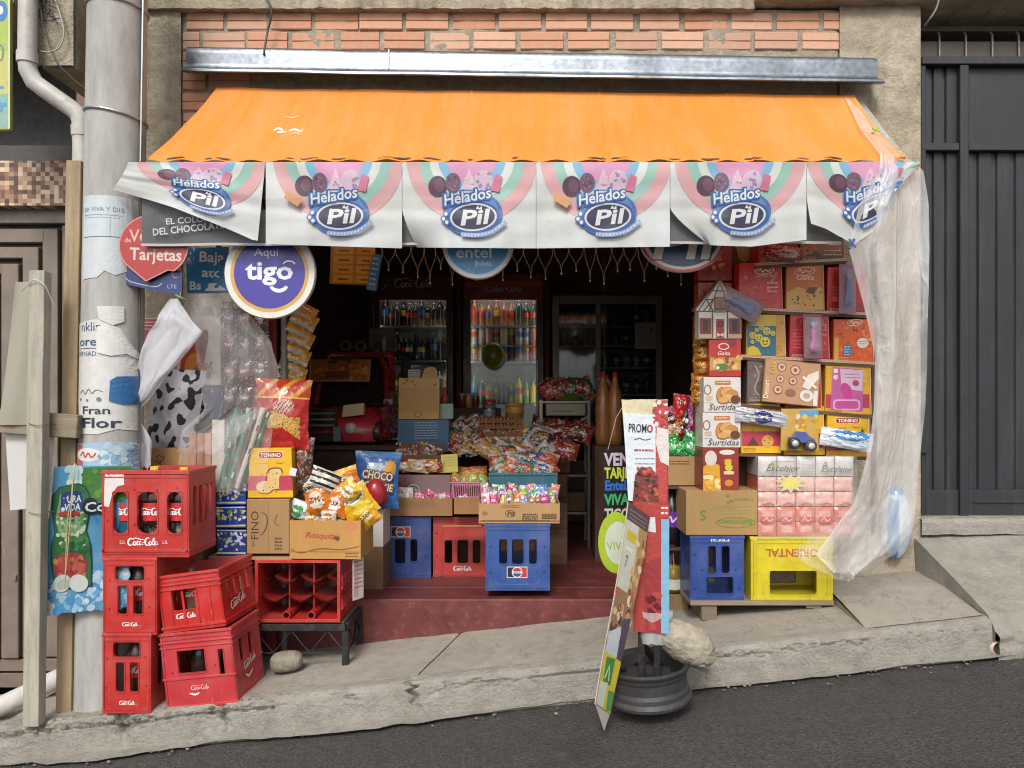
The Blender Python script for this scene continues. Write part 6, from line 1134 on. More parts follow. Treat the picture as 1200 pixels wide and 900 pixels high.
p = Pr(); p.rect(834, 398, 864, 419, '#c02a26'); p.ell(848, 406, 6.5, 4, '#f0e2da'); p.ell(848, 406, 5, 2.8, '#c02a26'); p.text('Gaita', 848, 416, 4.5, '#eed9c8', 15, 'c', .03, .2); p.rect(832, 419, 868, 434, '#c89a4e'); p.fuzz(834, 417, 867, 434, ['#d9a850', '#a86a2a', '#e6c27a', '#8a4a22'], 26, 2, 4); p.ell(846, 430, 8, 4, '#5d7a32'); p.ell(841, 431, 2, 2, '#e8e0c8'); p.rect(832, 435, 868, 441, '#b82824'); p.ell(858, 402, 5, 4, '#9c2620')
carton('cookie_box', 'red and yellow cookie box under the gingerbread house', 'box', 831, 397.5, 868.5, 441.6, -.22, .14, '#c23a2a', p, group='cookie boxes')
# gingerbread house figure
t = T('toy_house', 'half timbered card house with steep gable on the cookie tower', 'toy house', 843.5, 397, -.225, (0, 0, 4)); m = MB(); o = [(-26, 0), (26, 0), (26, 32), (29, 34), (2, 68), (-2, 68), (-30, 34), (-26, 32)]
k = 1 / t.s; m.prism([(a * k, b * k) for a, b in o], 0, .05, '#ddd6cc'); t.part('walls', m, 'paper'); m = MB()
for sx in (-1, 1): m.bar(((0) * k, .025, 69.5 * k), (sx * 30 * k, .025, 34 * k), .058, .006, '#8a4a34')
t.part('roof', m, 'matte')
p = Pr(); BR = '#4a3630'; X = 843.5
for a in ((-26, 32, 26, 32), (-26, 1, -26, 32), (26, 1, 26, 32), (-13, 32, 0, 66), (13, 32, 0, 66), (-18, 46, 18, 46), (-10, 56, 10, 56), (-26, 32, -4, 64), (26, 32, 4, 64), (-9, 0, -9, 32), (9, 0, 9, 32), (-20, 32, -8, 46), (20, 32, 8, 46), (-8, 32, -16, 46), (8, 32, 16, 46)): p.line([(X + a[0], 397 - a[1]), (X + a[2], 397 - a[3])], 1.2, BR)
p.rect(X - 7, 397 - 49, X + 7, 397 - 34, '#7a3a30'); p.rect(X - 5.5, 397 - 47.5, X - .5, 397 - 36, '#9a6a58'); p.rect(X + .5, 397 - 47.5, X + 5.5, 397 - 36, '#9a6a58'); p.rect(X - 7, 397 - 33.5, X + 7, 397 - 31, '#7a8a3a')
for sx in (-17.5, 17.5): p.rect(X + sx - 7, 397 - 24, X + sx + 7, 397 - 6, '#7c3a30'); p.rect(X + sx - 3, 397 - 22, X + sx + 3, 397 - 8, '#3f2a26'); p.rect(X + sx - 8, 397 - 5, X + sx + 8, 397 - 1, '#c9a878')
p.rect(X - 7, 396, X + 7, 397 - 26, '#e6ddd2'); p.rect(X - 5, 396, X + 5, 397 - 23, '#a83a34'); p.ell(X, 397 - 17, 3.5, 3.5, '#3a2a28'); p.ell(X, 397 - 17, 1.6, 1.6, '#a83a34'); p.poly([(X - 4, 397 - 7), (X - 4, 397 - 2), (X, 397 - 4), (X + 4, 397 - 2), (X + 4, 397 - 7), (X, 397 - 5)], '#e8d8d0'); t.pr(p)
# stack of small yellow packets behind the tower
for k in range(6):
    y0 = 372 + k * 17; bag('cookie_packet', ORD[k] + ' amber cookie packet from the top behind the cookie tower', 'packet', 824 - (k > 3) * 3, y0 + 8, 24, 20, -.12, .045, art('#b8742c', [(.4, .5, .25, .3, '#e0b060')], [(.0, .15, '#8a4a1c')], (['#6a3a1a', '#d9a040'], .2)), (0, random.uniform(-6, 6), 0), 'amber cookie packets', nu=10, nv=8)
for k, (a, b, c, lb) in enumerate(((832, 287, '#9c2c2a', 'red carton at the top of the tower beside the oval sign'), (832, 331, '#a8502c', 'reddish carton behind the gable of the toy house'))): carton('stacked_box', lb, 'box', 818, b, 858, b + 42, -.10, .09, c, Pr().fuzz(820, b + 4, 850, b + 38, ['#c9803a', '#7a2420', '#d9a050'], 14, 2, 5))
carton('back_tower', 'tall amber carton column behind the cookie tower', 'carton', 816, 374, 862, 571, -.088, .08, '#8a5a2c', mat='card')
# ---------------------------------------------------------------- shelves with panettone boxes
sh = T('product_shelf', 'wooden wall shelf unit stacked with panettone boxes', 'shelf', 945, 536, -.02); WS = '#6e5240'
def shelf(py0, py1, xa, xb, y0=-.19, lace=True):
    z0, z1 = P(0, py0, y0).z - sh.loc.z, P(0, py1, y0).z - sh.loc.z; x0, x1 = (xa - CX) / S(y0) - sh.loc.x, (xb - CX) / S(y0) - sh.loc.x; ya, yb = y0 - sh.y, .02
    m = MB(); vs = [(x0, ya, z0), (x1, ya, z1), (x1, yb, z1), (x0, yb, z0)]; m.add(vs + [(a, b, c - .014) for a, b, c in vs], [(0, 1, 2, 3), (7, 6, 5, 4), (0, 4, 5, 1), (1, 5, 6, 2), (2, 6, 7, 3), (3, 7, 4, 0)], WS); sh.part('board', m, 'woodx')
    if lace:
        p = Pr(); n = int((x1 - x0) / .012)
        m = MB(); m.add([(x0, ya - .003, z0 + .010), (x1, ya - .003, z1 + .010), (x1, ya - .003, z1 - .002), (x0, ya - .003, z0 - .002)], [(0, 1, 2, 3)], '#d2b08e'); sh.part('lace_edging', m, 'paper'); m = MB()
        for i in range(n): xx = x0 + (x1 - x0) * (i + .5) / n; z = z0 + (z1 - z0) * (i + .5) / n; m.add([(xx - .003, ya - .004, z + .005), (xx, ya - .004, z + .008), (xx + .003, ya - .004, z + .005), (xx, ya - .004, z + .002)], [(0, 1, 2, 3)], '#a8443a')
        o = sh.part('edging_print', m, 'paper')
for a in ((311, 305, 884, 992), (362, 369, 858, 1018), (418, 427, 868, 1026), (472, 487, 862, 1024), (531, 536, 860, 1024)): shelf(*a, lace=a[0] < 430)
for x in (858, 1026): sh.part('upright', MB().box((x - CX) / S(-.03) - sh.loc.x - .012, (x - CX) / S(-.03) - sh.loc.x + .012, -.0, .018, P(0, 625, 0).z - sh.loc.z, P(0, 285, 0).z - sh.loc.z, WS), 'wood')
sh.part('back_board', MB().box((855 - CX) / S(0) - sh.loc.x, (1024 - CX) / S(0) - sh.loc.x, .019, .024, P(0, 625, 0).z - sh.loc.z, P(0, 285, 0).z - sh.loc.z, '#7a5238'), 'woodx')
def choco_brand(p, cx, y, w, c='#f0e4dc', bgc='#b0241f'): p.ell(cx, y, w / 2, w * .2, c, -6); p.ell(cx, y, w / 2 - 1, w * .2 - 1, bgc, -6); p.curve([(cx - w * .34, y + 1, .6), (cx - w * .2, y - 2), (cx - w * .1, y + 2), (cx + w * .05, y - 1), (cx + w * .2, y + 1), (cx + w * .34, y - 2, .6)], 1.4, c)
def loafbox(x0, y0, x1, y1, base):
    p = Pr(); w, h = x1 - x0, y1 - y0; p.poly([(x0, y1), (x0, y0 + h * .62), (x0 + w * .3, y0 + h * .48), (x0 + w * .55, y0 + h * .55), (x0 + w * .8, y0 + h * .45), (x1, y0 + h * .55), (x1, y1)], '#d8a653'); p.fuzz(x0 + 3, y0 + h * .6, x1 - 3, y1 - 3, ['#4a2416', '#5c301c'], 15, .9, 1.9); p.poly([(x0 + w * .5, y0 + h * .6), (x0 + w * .6, y0 + h * .5), (x0 + w * .85, y0 + h * .48), (x0 + w * .72, y0 + h * .66)], '#6a331c'); return p
SB = dict(depth=.15, taper=.95, group='panettone boxes'); Y5 = -.185
def pbox(label, x0, y0, x1, y1, col, p, rot=(0, 0, 0), **k):
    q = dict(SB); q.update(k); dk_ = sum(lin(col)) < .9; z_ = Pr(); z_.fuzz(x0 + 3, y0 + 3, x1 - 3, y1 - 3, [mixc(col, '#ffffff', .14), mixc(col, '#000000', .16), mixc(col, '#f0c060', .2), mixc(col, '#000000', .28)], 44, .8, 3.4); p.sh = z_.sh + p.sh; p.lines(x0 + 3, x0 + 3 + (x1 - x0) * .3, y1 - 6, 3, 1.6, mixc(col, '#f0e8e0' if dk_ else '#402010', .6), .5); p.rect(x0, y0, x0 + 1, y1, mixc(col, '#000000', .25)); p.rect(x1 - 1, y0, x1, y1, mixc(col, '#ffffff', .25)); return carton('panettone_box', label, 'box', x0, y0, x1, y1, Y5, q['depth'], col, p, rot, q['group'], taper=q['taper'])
# top row, cut by the valance
p = Pr(); p.lines(903, 925, 299, 2, 4, '#e6c9c4', 1.2); pbox('wine red box at the upper shelf, half hidden by the valance', 889, 262, 935, 309, '#a82628', p)
p = Pr(); p.poly([(938, 308), (938, 296), (952, 292), (964, 300), (986, 296), (989, 308)], '#4a2618'); p.poly([(939, 290), (956, 284), (960, 292), (950, 298), (940, 300)], '#b06a30'); p.ell(978, 285, 9, 4, '#c8452c'); p.text('Gato', 978, 287, 4.4, '#f0dcc8', 15, 'c', .03, .2); p.lines(966, 986, 293, 2, 5, '#d8c2ae', 1.2); p.fuzz(942, 288, 954, 296, ['#5a2c18'], 4, 1, 1.6); pbox('chocolate brown box at the upper shelf beside the blue clip', 937, 262, 990, 307, '#8a5a2c', p)
bag('candy_bag', 'red wrapped candy bag lying on the upper shelf', 'bag', 918, 297, 40, 18, -.20, .02, art('#9c2a2c', [(.6, .5, .3, .3, '#c9a8a0')], [], (['#d8c0b8', '#5a1c1c'], .2)), (0, 8, 0))
# second row
p = Pr(); choco_brand(p, 896, 317, 24); p.lines(886, 910, 323, 1, 2, '#e0a8a0', 1.2); p.poly([(903, 330), (910, 318), (913, 319), (906, 331)], '#d87a60'); p.lines(899, 912, 331, 3, 5, '#e8d0c8', 1.4); p.lines(870, 910, 350, 2, 5, '#b06058', .8); pbox('red box with white oval mark, behind the blue doll toy', 865, 308, 917, 362, '#cc281f', p)
p = loafbox(921, 311, 966, 363, '#c8641f'); p.sh.insert(0, ([(921, 311), (966, 311), (966, 340), (921, 340)], [(0, 1, 2, 3)], lin('#cc6a22'), False)); choco_brand(p, 943, 318, 26, '#f0dcd0', '#d05a2c'); p.text('Gaita', 943, 328, 6, '#f0d0b8', 22, 'c', .05, .2); pbox('orange box with raisin loaf picture on the second shelf', 920.5, 310, 966, 363.5, '#c8701f', p)
p = Pr(); p.lines(974, 988, 336, 6, 4, '#d8827a', .9); p.rect(971, 355, 1016, 365, '#a81f1c'); pbox('red box behind the blue toy blister on the second shelf', 969, 313, 1017, 367, '#cf2a20', p)
def blister(name, label, cx, cy, w, h, y, rot, back, toy, head=False):
    t = T(name, label, 'toy', cx, cy + h / 2, y, rot); k = 1 / t.s; W_, H_ = w * k / 2, h * k
    t.part('card', MB().box(-W_, W_, 0, .0015, 0, H_, back), 'paper'); m = MB(); m.grid(lambda u, v: ((u * 2 - 1) * W_ * .9, -.032 * (1 - abs(u * 2 - 1) ** 6) * (1 - abs(v * 2 - 1) ** 6), H_ * (.06 + .88 * v)), 10, 12, '#ffffff'); t.part('bubble', m, 'wrap', recalc=False)
    m = MB(); m.lathe([(0, 0), (W_ * .35, .002), (W_ * .5, H_ * .12), (W_ * .22, H_ * .3), (W_ * .34, H_ * .4), (W_ * .3, H_ * .5), (0, H_ * .56)], (0, -.014, H_ * .14), toy, 12, sy=.5); t.part('toy', m, 'plastic'); MB().lathe([(0, 0), (W_ * .3, H_ * .05), (W_ * .3, H_ * .12), (0, H_ * .17)], (0, -.014, H_ * .66), '#8a9ac0', 10, sy=.5).build('toy_head', 'plastic', t.o); return t
blister('doll_pack', 'clear packet with blue doll tilted across the red box', 891, 340, 26, 58, -.235, (-4, -62, 0), '#6a4a5c', '#4a64b0'); blister('toy_blister', 'tall clear blister with blue toy in front of the rightmost red box', 993, 338, 20, 58, -.24, (-4, 2, 0), '#8a5a78', '#3a5cb0')
# third row
p = Pr(); p.rect(876, 369, 909, 382, '#cdb01c'); p.rect(876, 382, 909, 416, '#2c6a86'); p.ell(884, 414, 9, 7, '#d8c024'); p.sh[-1] = ([(875.5, 416), (875.5, 408), (881, 405), (888, 408), (892, 416)], [(0, 1, 2, 3, 4)], lin('#d8c024'), False)
for a, b, r in ((882, 393, 4), (889, 396, 4.5), (898, 388, 4.5), (892, 384, 3.2), (896, 401, 6), (905, 391, 3), (886, 387, 2.6), (881, 401, 2.4)): p.ell(a, b, r, r, '#d8c43a'); p.ell(a - r * .35, b - r * .15, r * .18, r * .22, '#4a3a14'); p.ell(a + r * .35, b - r * .15, r * .18, r * .22, '#4a3a14'); p.arc(a, b + r * .1, r * .55, r * .5, r * .4, r * .35, 20, 160, '#4a3a14', 8)
t = pbox('yellow and teal box with round smiling faces on the third shelf', 874, 368.5, 921, 418, '#c9963a', Pr()); p.build('print', t.o, t.m(-.004))
p = Pr(); p.lines(929, 942, 386, 7, 4.2, '#d8827a', .9); p.lines(961, 970, 380, 3, 6, '#e0b0a8', 1); p.rect(926, 411, 972, 420, '#9c1f22'); pbox('crimson box behind the pink toy blister on the third shelf', 925, 369, 972, 421, '#c42636', p); blister('toy_blister', 'clear blister with magenta toy in front of the crimson box', 953, 394, 22, 52, -.24, (-3, 0, 0), '#7a4a5a', '#b83a9c')
p = Pr(); p.fuzz(980, 380, 1020, 416, ['#8a2a14', '#a83a1a'], 14, 1.2, 2.2); choco_brand(p, 1002, 378, 20, '#e8c8b4', '#c85a2a'); p.ell(1011, 402, 7, 6, '#e8d8cc'); p.lines(1006, 1016, 400, 2, 2.6, '#8a7a70', .7); p.rect(988, 404, 997, 417, '#3a6aa0'); p.lines(989, 996, 406, 4, 3, '#cfdce6', 1); p.rect(977, 396, 982, 422, '#d8a63a'); p.rect(1016, 396, 1022, 400, '#d8a63a'); pbox('bright orange box with raisins and white seal on the third shelf', 976, 374, 1024, 425, '#dc5a1c', p)
# fourth row
pbox('dark box behind the dessert game on the fourth shelf', 875, 421, 918, 472, '#6a5a54', Pr().curve([(884, 428), (889, 440), (884, 455), (890, 464)], 1.6, '#a89a92')); pbox('dark red box behind the dessert game, middle of the fourth shelf', 920, 424, 963, 478, '#b82a24', Pr())
t = T('dessert_game', 'tilted flat pack of toy desserts in front of the fourth shelf', 'toy', 926, 474, -.235, (-5, 6, 0), root=False); w = 66 / t.s / 2; h = 52 / t.s; t.body(MB().box(-w, w, 0, .02, 0, h, '#a8794e'), 'film', .003)
p = Pr(); p.rect(894, 423, 958, 473, '#b98a62')
for a, b, r in ((913, 431, 5.5), (929, 433, 6.2), (912, 445, 4.8), (927, 446, 5), (910, 458, 5.5)): p.ell(a, b, r, r, '#7a4430'); p.ell(a, b, r * .8, r * .8, '#d8b090'); p.ell(a, b, r * .4, r * .4, '#8a5440')
p.poly([(938, 452), (944, 437), (956, 431), (957, 440), (946, 455)], '#e3d5c6'); p.ell(944, 462, 8, 7, '#dfd2c8'); p.ell(944, 462, 4, 3.5, '#b09a90'); p.line([(938, 440), (955, 452)], 3, '#e8dccf'); p.rect(952, 455, 957, 473, '#e0d6cc'); p.text('Dessert', 899, 470, 6, '#e8d8a8', 22, 'l', .05, 0, -90); p.text('Cake', 905, 440, 6, '#d8b04a', 14, 'l', .05, 0, -90); p.ell(925, 460, 6, 4, '#8a5a40'); t.pr(p)
p = Pr(); p.rect(967, 462, 1019, 478, '#b8324a'); p.poly([(975, 430), (1012, 433), (1011, 482), (973, 480)], '#c05a9a'); p.poly([(984, 432), (1012, 434), (1011, 458), (986, 456)], '#d8b8cc'); p.rrect(976, 468, 1008, 481, 4, '#e0a8cc'); p.rrect(978, 470, 1006, 479, 3, '#c04a90'); p.ell(992, 458, 6, 10, '#c83a8a', -25); p.ell(1003, 449, 4, 3.5, '#b83a6a'); p.rect(976, 432, 981, 437, '#e8dcd8'); p.ell(978.5, 442, 3, 3, '#e0d0d4'); p.lines(990, 1008, 438, 2, 4, '#a87a98', .8); pbox('yellow box fronted by a pink toy card on the fourth shelf', 966, 428, 1021, 486, '#dfa61f', p)
# fifth row
for (x0, y0, x1, y1, lb, full) in ((868, 473, 915, 531, 'yellow panettone box at the left of the bottom shelf, behind a silver packet', 0), (919, 476, 966, 533, 'yellow panettone box in the middle of the bottom shelf, behind the toy truck', 0), (968, 486, 1019, 535, 'yellow panettone box at the right of the bottom shelf, behind the blue packet', 1)):
    p = tonino((x0 + x1) / 2, x0, y0, x1, y1, loaf=False); cx = (x0 + x1) / 2 + 8; hh = y1 - y0; p.ell(cx, y0 + hh * .76, 7, 7.5, '#dca24c'); p.fuzz(cx - 5, y0 + hh * .68, cx + 5, y0 + hh * .86, ['#7a3a1a'], 6, .6, 1); p.poly([(cx - 24, y0 + hh * .84), (cx - 17, y0 + hh * .66), (cx - 11, y0 + hh * .84)], '#5a3a24'); p.poly([(x1 - 12, y0 + hh * .5), (x1 - 8, y0 + hh * .3), (x1 - 4, y0 + hh * .5)], '#4a5a24') if full else None
    pbox(lb, x0, y0, x1, y1, '#ecb41a', p, taper=.95)
bag('foil_packet', 'silver blue foil packet across the left yellow panettone box', 'packet', 893, 489, 62, 18, -.235, .018, art('#b9bac4', [(.5, .5, .2, .4, '#34447c')], [], (['#5a6aa0', '#e6e6ea', '#a8745c'], .08)), (0, 8, 0), nu=22, nv=9, wr=.3)
bag('blue_packet', 'blue and white packet across the right yellow panettone box', 'packet', 992, 515, 62, 22, -.24, .018, art('#d4dce6', [(.5, .3, .34, .25, '#2f7cc0'), (.75, .2, .15, .2, '#3f90d0')], [], (['#4a90c8', '#f0f0f2'], .06)), (0, 9, 0), nu=22, nv=10, wr=.3)
t = T('toy_truck', 'small toy monster truck on a card in front of the middle yellow box', 'toy truck', 938, 529, -.245); k = 1 / t.s; t.part('card', MB().box(-22 * k, 22 * k, .008, .0095, 1 * k, 50 * k, '#c9a24a'), 'paper'); p = Pr(); p.rect(938, 481, 960, 488, '#5aa0c8'); p.fuzz(934, 488, 958, 508, ['#e0c04a', '#d8d0b8', '#c98a3a'], 14, 2, 4); t.pr(p, .008)
m = MB(); m.prism([(a * k, b * k) for a, b in ((-14, 12), (14, 9), (15, 14), (8, 18), (4, 23), (-6, 24), (-10, 18), (-15, 17))], -.03, .0, '#5a64a8'); t.part('body', m, 'plastic', .002)
for x, z in ((-10, 10), (9, 7)):
    w_ = t.part('wheel', MB().lathe([(0, .008), (4 * k, .01), (6.6 * k, .008), (7 * k, 0), (7 * k, -.018), (0, -.02)], (x * k, -.034, z * k), '#26262a', 16, 'y'), 'plastic'); MB().lathe([(0, .014), (3.6 * k, .0125), (3.8 * k, .009)], (x * k, -.034, z * k), '#d8d4cc', 12, 'y').build('hub', 'plastic', w_)
# toilet paper bale
t = T('paper_roll_bale', 'pink wrapped bale of toilet paper packs with white rolls on top', 'bale', 944, 629, -.235); s = t.s
for k in range(5):
    x0 = 888 + k * 22.5; m = MB(); a, b = t.L(x0 + .5, 0).x, t.L(x0 + 22, 0).x; m.grid(lambda u, v: (a + (b - a) * u, .0 - .012 * (1 - abs(u * 2 - 1) ** 4) * (1 - abs(v * 2 - 1) ** 4), t.L(0, 558).z + (23 / s) * v), 8, 6, '#d6d0cc'); m.box(a, b, .0005, .18, t.L(0, 558).z, t.L(0, 535.5).z, '#cfc8c4'); t.part('roll_pack', m, 'film')
def bale(u, v): return jit(mixc('#e08a7a', '#d65a44', .5 + .5 * nz(u * 6, v * 9, 2)), .06)
for j in range(4):
    z0, z1 = t.L(0, 628 - j * 17.5).z, t.L(0, 611.5 - j * 17.5).z
    for k in range(5):
        a, b = t.L(888.5 + k * 22.3, 0).x, t.L(910 + k * 22.3, 0).x; m = MB(); m.grid(lambda u, v: (a + (b - a) * u, -.008 * (1 - abs(u * 2 - 1) ** 6) * (1 - abs(v * 2 - 1) ** 5) + .006 * nz(u * 3 + k * 1.7, v * 3 + j * 2.3), z0 + (z1 - z0) * v), 10, 7, lambda u, v: jit('#e8a595' if .3 < v < .72 and .15 < u < .85 and j < 2 else ('#e8b4a6' if j > 1 else '#dd7a62'), .05)); m.box(a, b, .001, .18, z0, z1, '#d8735c'); t.part('paper_pack', m, 'film', recalc=False)
p = Pr(); p.text('Excelsior', 915, 552, 8, '#4a4038', 38, 'c', .0, .35, 2); p.text('Excelsior', 978, 553, 8, '#4a4038', 36, 'c', .0, .35, 2); p.curve([(900, 546, .4), (904, 541), (906, 550), (902, 556, .5)], 1.2, '#a8963a'); p.curve([(962, 546, .4), (966, 541), (968, 551), (964, 557, .5)], 1.2, '#a8963a'); p.lines(938, 954, 544, 3, 4, '#b0a8a2', .8); p.lines(905, 930, 540, 1, 2, '#8a827a', .8); t.pr(p, -.0165, base=.0012)
p = Pr()
pts = []
for k in range(20): r = 15 if k % 2 else 8; pts.append((925 + 1.3 * r * math.cos(k * math.pi / 10), 566 + .8 * r * math.sin(k * math.pi / 10)))
p.poly(pts, '#e2cf8a'); p.poly([(925 + (x - 925) * .6, 566 + (y - 566) * .6) for x, y in pts], '#e8dc4e')
for k in range(5): p.rrect(891 + k * 22.3, 605, 907 + k * 22.3, 612, 2, '#c8463a'); p.curve([(893 + k * 22.3, 610, .6), (897 + k * 22.3, 606), (900 + k * 22.3, 610), (905 + k * 22.3, 607, .6)], 1.1, '#efc4b4'); p.curve([(892 + k * 22.3, 592 + k % 2), (900 + k * 22.3, 589), (906 + k * 22.3, 592)], 2, '#d0482f')
t.pr(p, -.0165, base=.0012)
m = MB(); m.grid(lambda u, v: t.L(886 + 116 * u, 630 - 96 * v, -.024 - .010 * nz(u * 6, v * 6)), 24, 20, '#ffffff'); t.part('clear_wrap', m, 'wrap', recalc=False)
# bags on the small carton beside the tower
carton('snack_box', 'brown carton of bagged snacks beside the cookie tower', 'carton', 772, 535, 821, 569, -.06, .2, '#b08a5c', Pr().lines(784, 808, 540, 2, 3, '#5a4430', 1.2).rect(774, 538, 778, 541, '#c8604a'), mat='card')
for cx, cy, w, h, ro, cf, lb in ((788, 523, 24, 26, -20, art('#1f8a3e', [(.5, .5, .3, .3, '#3fae5a')], [], (['#d8e6d8', '#0f5a2a'], .05)), 'green snack bag at the left on the small carton'), (811, 522, 28, 30, 24, art('#1c8f42', [(.5, .6, .3, .2, '#57b86a')], [], (['#dfeae0', '#0f5a2a'], .05)), 'green snack bag at the right on the small carton'), (797, 527, 22, 20, 0, art('#2a9a4c', [], [], (['#e6efe6'], .1)), 'small green snack bag between the two larger ones'), (790, 502, 34, 30, 10, art('#8a2a1c', [(.4, .5, .3, .3, '#c9803a'), (.7, .6, .15, .15, '#b02a24')], [], (['#3f6a2a', '#d8a04a'], .2)), 'dark red biscuit bag above the green snack bags'), (812, 490, 22, 52, 18, art('#b03a8c', [(.5, .4, .3, .25, '#d88abc')], [], (['#e8c8dc', '#7a1f60'], .15)), 'shiny magenta bag leaning on the cookie tower'), (797, 478, 20, 32, 8, art('#c02624', [(.5, .3, .3, .08, '#e8b8a8')]), 'red packet standing behind the biscuit bags'), (785, 490, 18, 26, -20, art('#b85a7a', [(.5, .5, .3, .3, '#4a2a2a')], [], (['#2a3a2a'], .15)), 'rose packet behind the biscuit bags'), (803, 493, 18, 30, 30, art('#2f5a3a', [(.5, .5, .2, .4, '#1c2a20')]), 'dark green packet between the red and magenta bags')):
    bag('snack_bag', lb, 'bag', cx, cy, w, h, -.02 + (.04 if cy < 505 else -.02), .03, cf, (0, ro, 0), 'bags on the small carton', nu=14, nv=16, wr=.2)
t = T('wooden_box', 'upright wooden box carrying the jars behind the promo board', 'box', 792, 724, -.03); w = 15 / t.s; t.part('body', MB().box(-w, w, 0, .14, 0, t.L(0, 697).z, '#9c8054'), 'wood', .003)
t = T('oil_jug', 'clear jug of yellow oil with white label behind the promo board', 'jug', 791, 696.5, -.02); r = 12 / t.s; t.part('shell', MB().lathe([(0, 0), (r, .004), (r, .12), (r * .85, .16), (r * .4, .20), (r * .3, .22)], (0, r, 0), '#ffffff', 18), 'pet'); t.part('oil', MB().lathe([(0, .003), (r * .96, .006), (r * .96, .13), (0, .131)], (0, r, 0), '#c9a23a', 16), 'clean'); t.part('label', MB().lathe([(r * 1.01, .02), (r * 1.01, .07)], (0, r, 0), '#d8dccc', 18), 'paper'); t.part('cap', MB().lathe([(r * .36, .215), (r * .36, .235), (0, .236)], (0, r, 0), '#d8d4d0', 12), 'plastic')
t = T('big_bottle', 'large dark soda bottle with purple label behind the promo board', 'bottle', 790, 640, -.02); r = 14 / t.s; t.part('body', MB().lathe([(0, 0), (r, .006), (r, .16), (r * .8, .2), (r * .4, .25), (r * .3, .27)], (0, r, 0), '#20181c', 18), 'clean'); t.part('label', MB().lathe([(r * 1.01, .09), (r * 1.01, .165)], (0, r, 0), '#6a2a9c', 18), 'paper'); k = t.s; p = Pr(); p.curve([(-9, 2, .6), (-4, -3), (-2, 3), (3, -2), (8, -5, .6)], 1.8, '#e6dcee'); p.build('wordmark', t.o, lambda u, v, h: Vector((math.sin(u / k / r) * (r * 1.02 + h), r - math.cos(u / k / r) * (r * 1.02 + h), .128 - v / k)), 'paper')
tag(MB().box(-.075, .075, 0, .17, 0, .012, '#5a4636').build('shelf_board', 'woodx', loc=P(792, 645, -.03)), 'small shelf board between the oil jug and the big bottle', 'board'); tag(MB().box(-.11, .115, 0, .2, 0, .012, '#5a4636').build('shelf_board', 'woodx', loc=P(796, 573, -.06)), 'shelf board under the small snack carton', 'board')
# ================================================================ SIGNS
def round_sign(name, label, cx, cy, r, y, rings, p, ry=None, rot=(0, 0, 0), th=.028, edge='#dcd8d0'):
    t = T(name, label, 'sign', cx, cy, y, rot); q = r / t.s; k = (ry or r) / r
    m = MB(); prof = [(q * .97, -th), (q, -th * .8), (q, -.004), (q * .985, 0)]; n = 56
    m.grid(lambda u, v: (lambda pr: (pr[0] * math.cos(u * 6.28318), -pr[1] - th if 0 else -pr[1], pr[0] * k * math.sin(u * 6.28318)))(prof[round(v * 3)]), n, 3, edge)
    m.add([(q * .985 * math.cos(6.28318 * i / n), 0, q * .985 * k * math.sin(6.28318 * i / n)) for i in range(n)], [tuple(range(n))], edge); m.add([(q * .97 * math.cos(6.28318 * i / n), th, q * .97 * k * math.sin(6.28318 * i / n)) for i in range(n)], [tuple(range(n))], edge)
    t.part('disc', m, 'clean', recalc=True); a = Pr()
    for rr, c in rings: a.ell(cx, cy, r * rr, (ry or r) * rr, c, n=56)
    a.sh += p.sh; t.pr(a, -.0005, step=.0003); return t
p = Pr(); p.text('Aqui', 312, 300, 9.5, '#d5d3e2', 28, 'c'); p.text('tigo', 316, 327, 21, '#f2f0f6', 55, 'c', .06); p.rect(306, 304, 0, 0, '#3a2f96') if 0 else None
p.arc(327, 332, 12, 11, 8.5, 6.5, 25, 155, '#f2f0f6', 16); p.arc(339, 311, 8, 6, 6.5, 4, 195, 345, '#f2f0f6', 12)
round_sign('round_sign', 'round blue sign with gold ring and white lettering under the valance', 316, 320, 53.5, -.50, [(.985, '#e3e0d9'), (.86, '#d9a440'), (.78, '#3b2f9c')], p)
p = Pr(); p.text('entel', 555, 302, 13, '#e3eaf0', 42, 'c', .035); p.text('Bolivia', 566, 311.5, 6, '#e3eaf0', 19, 'c', .01)
round_sign('round_sign', 'round sky blue sign with white rim hanging at the middle of the valance', 560, 285, 42, -.46, [(.98, '#d8d5cf'), (.89, '#9fc2d8'), (.86, '#2f86c0')], p)
p = Pr(); p.text('Pil', 797, 304, 34, '#1c2c46', 72, 'c', .07, .2); p.text('Pil', 796, 303, 34, '#ddd6cc', 70, 'c', .045, .2)
round_sign('oval_sign', 'oval red rimmed navy sign hanging behind the right of the valance', 800, 281, 50, -.44, [(.99, '#c23a34'), (.92, '#d8d2ca'), (.83, '#27406a')], p, ry=38)
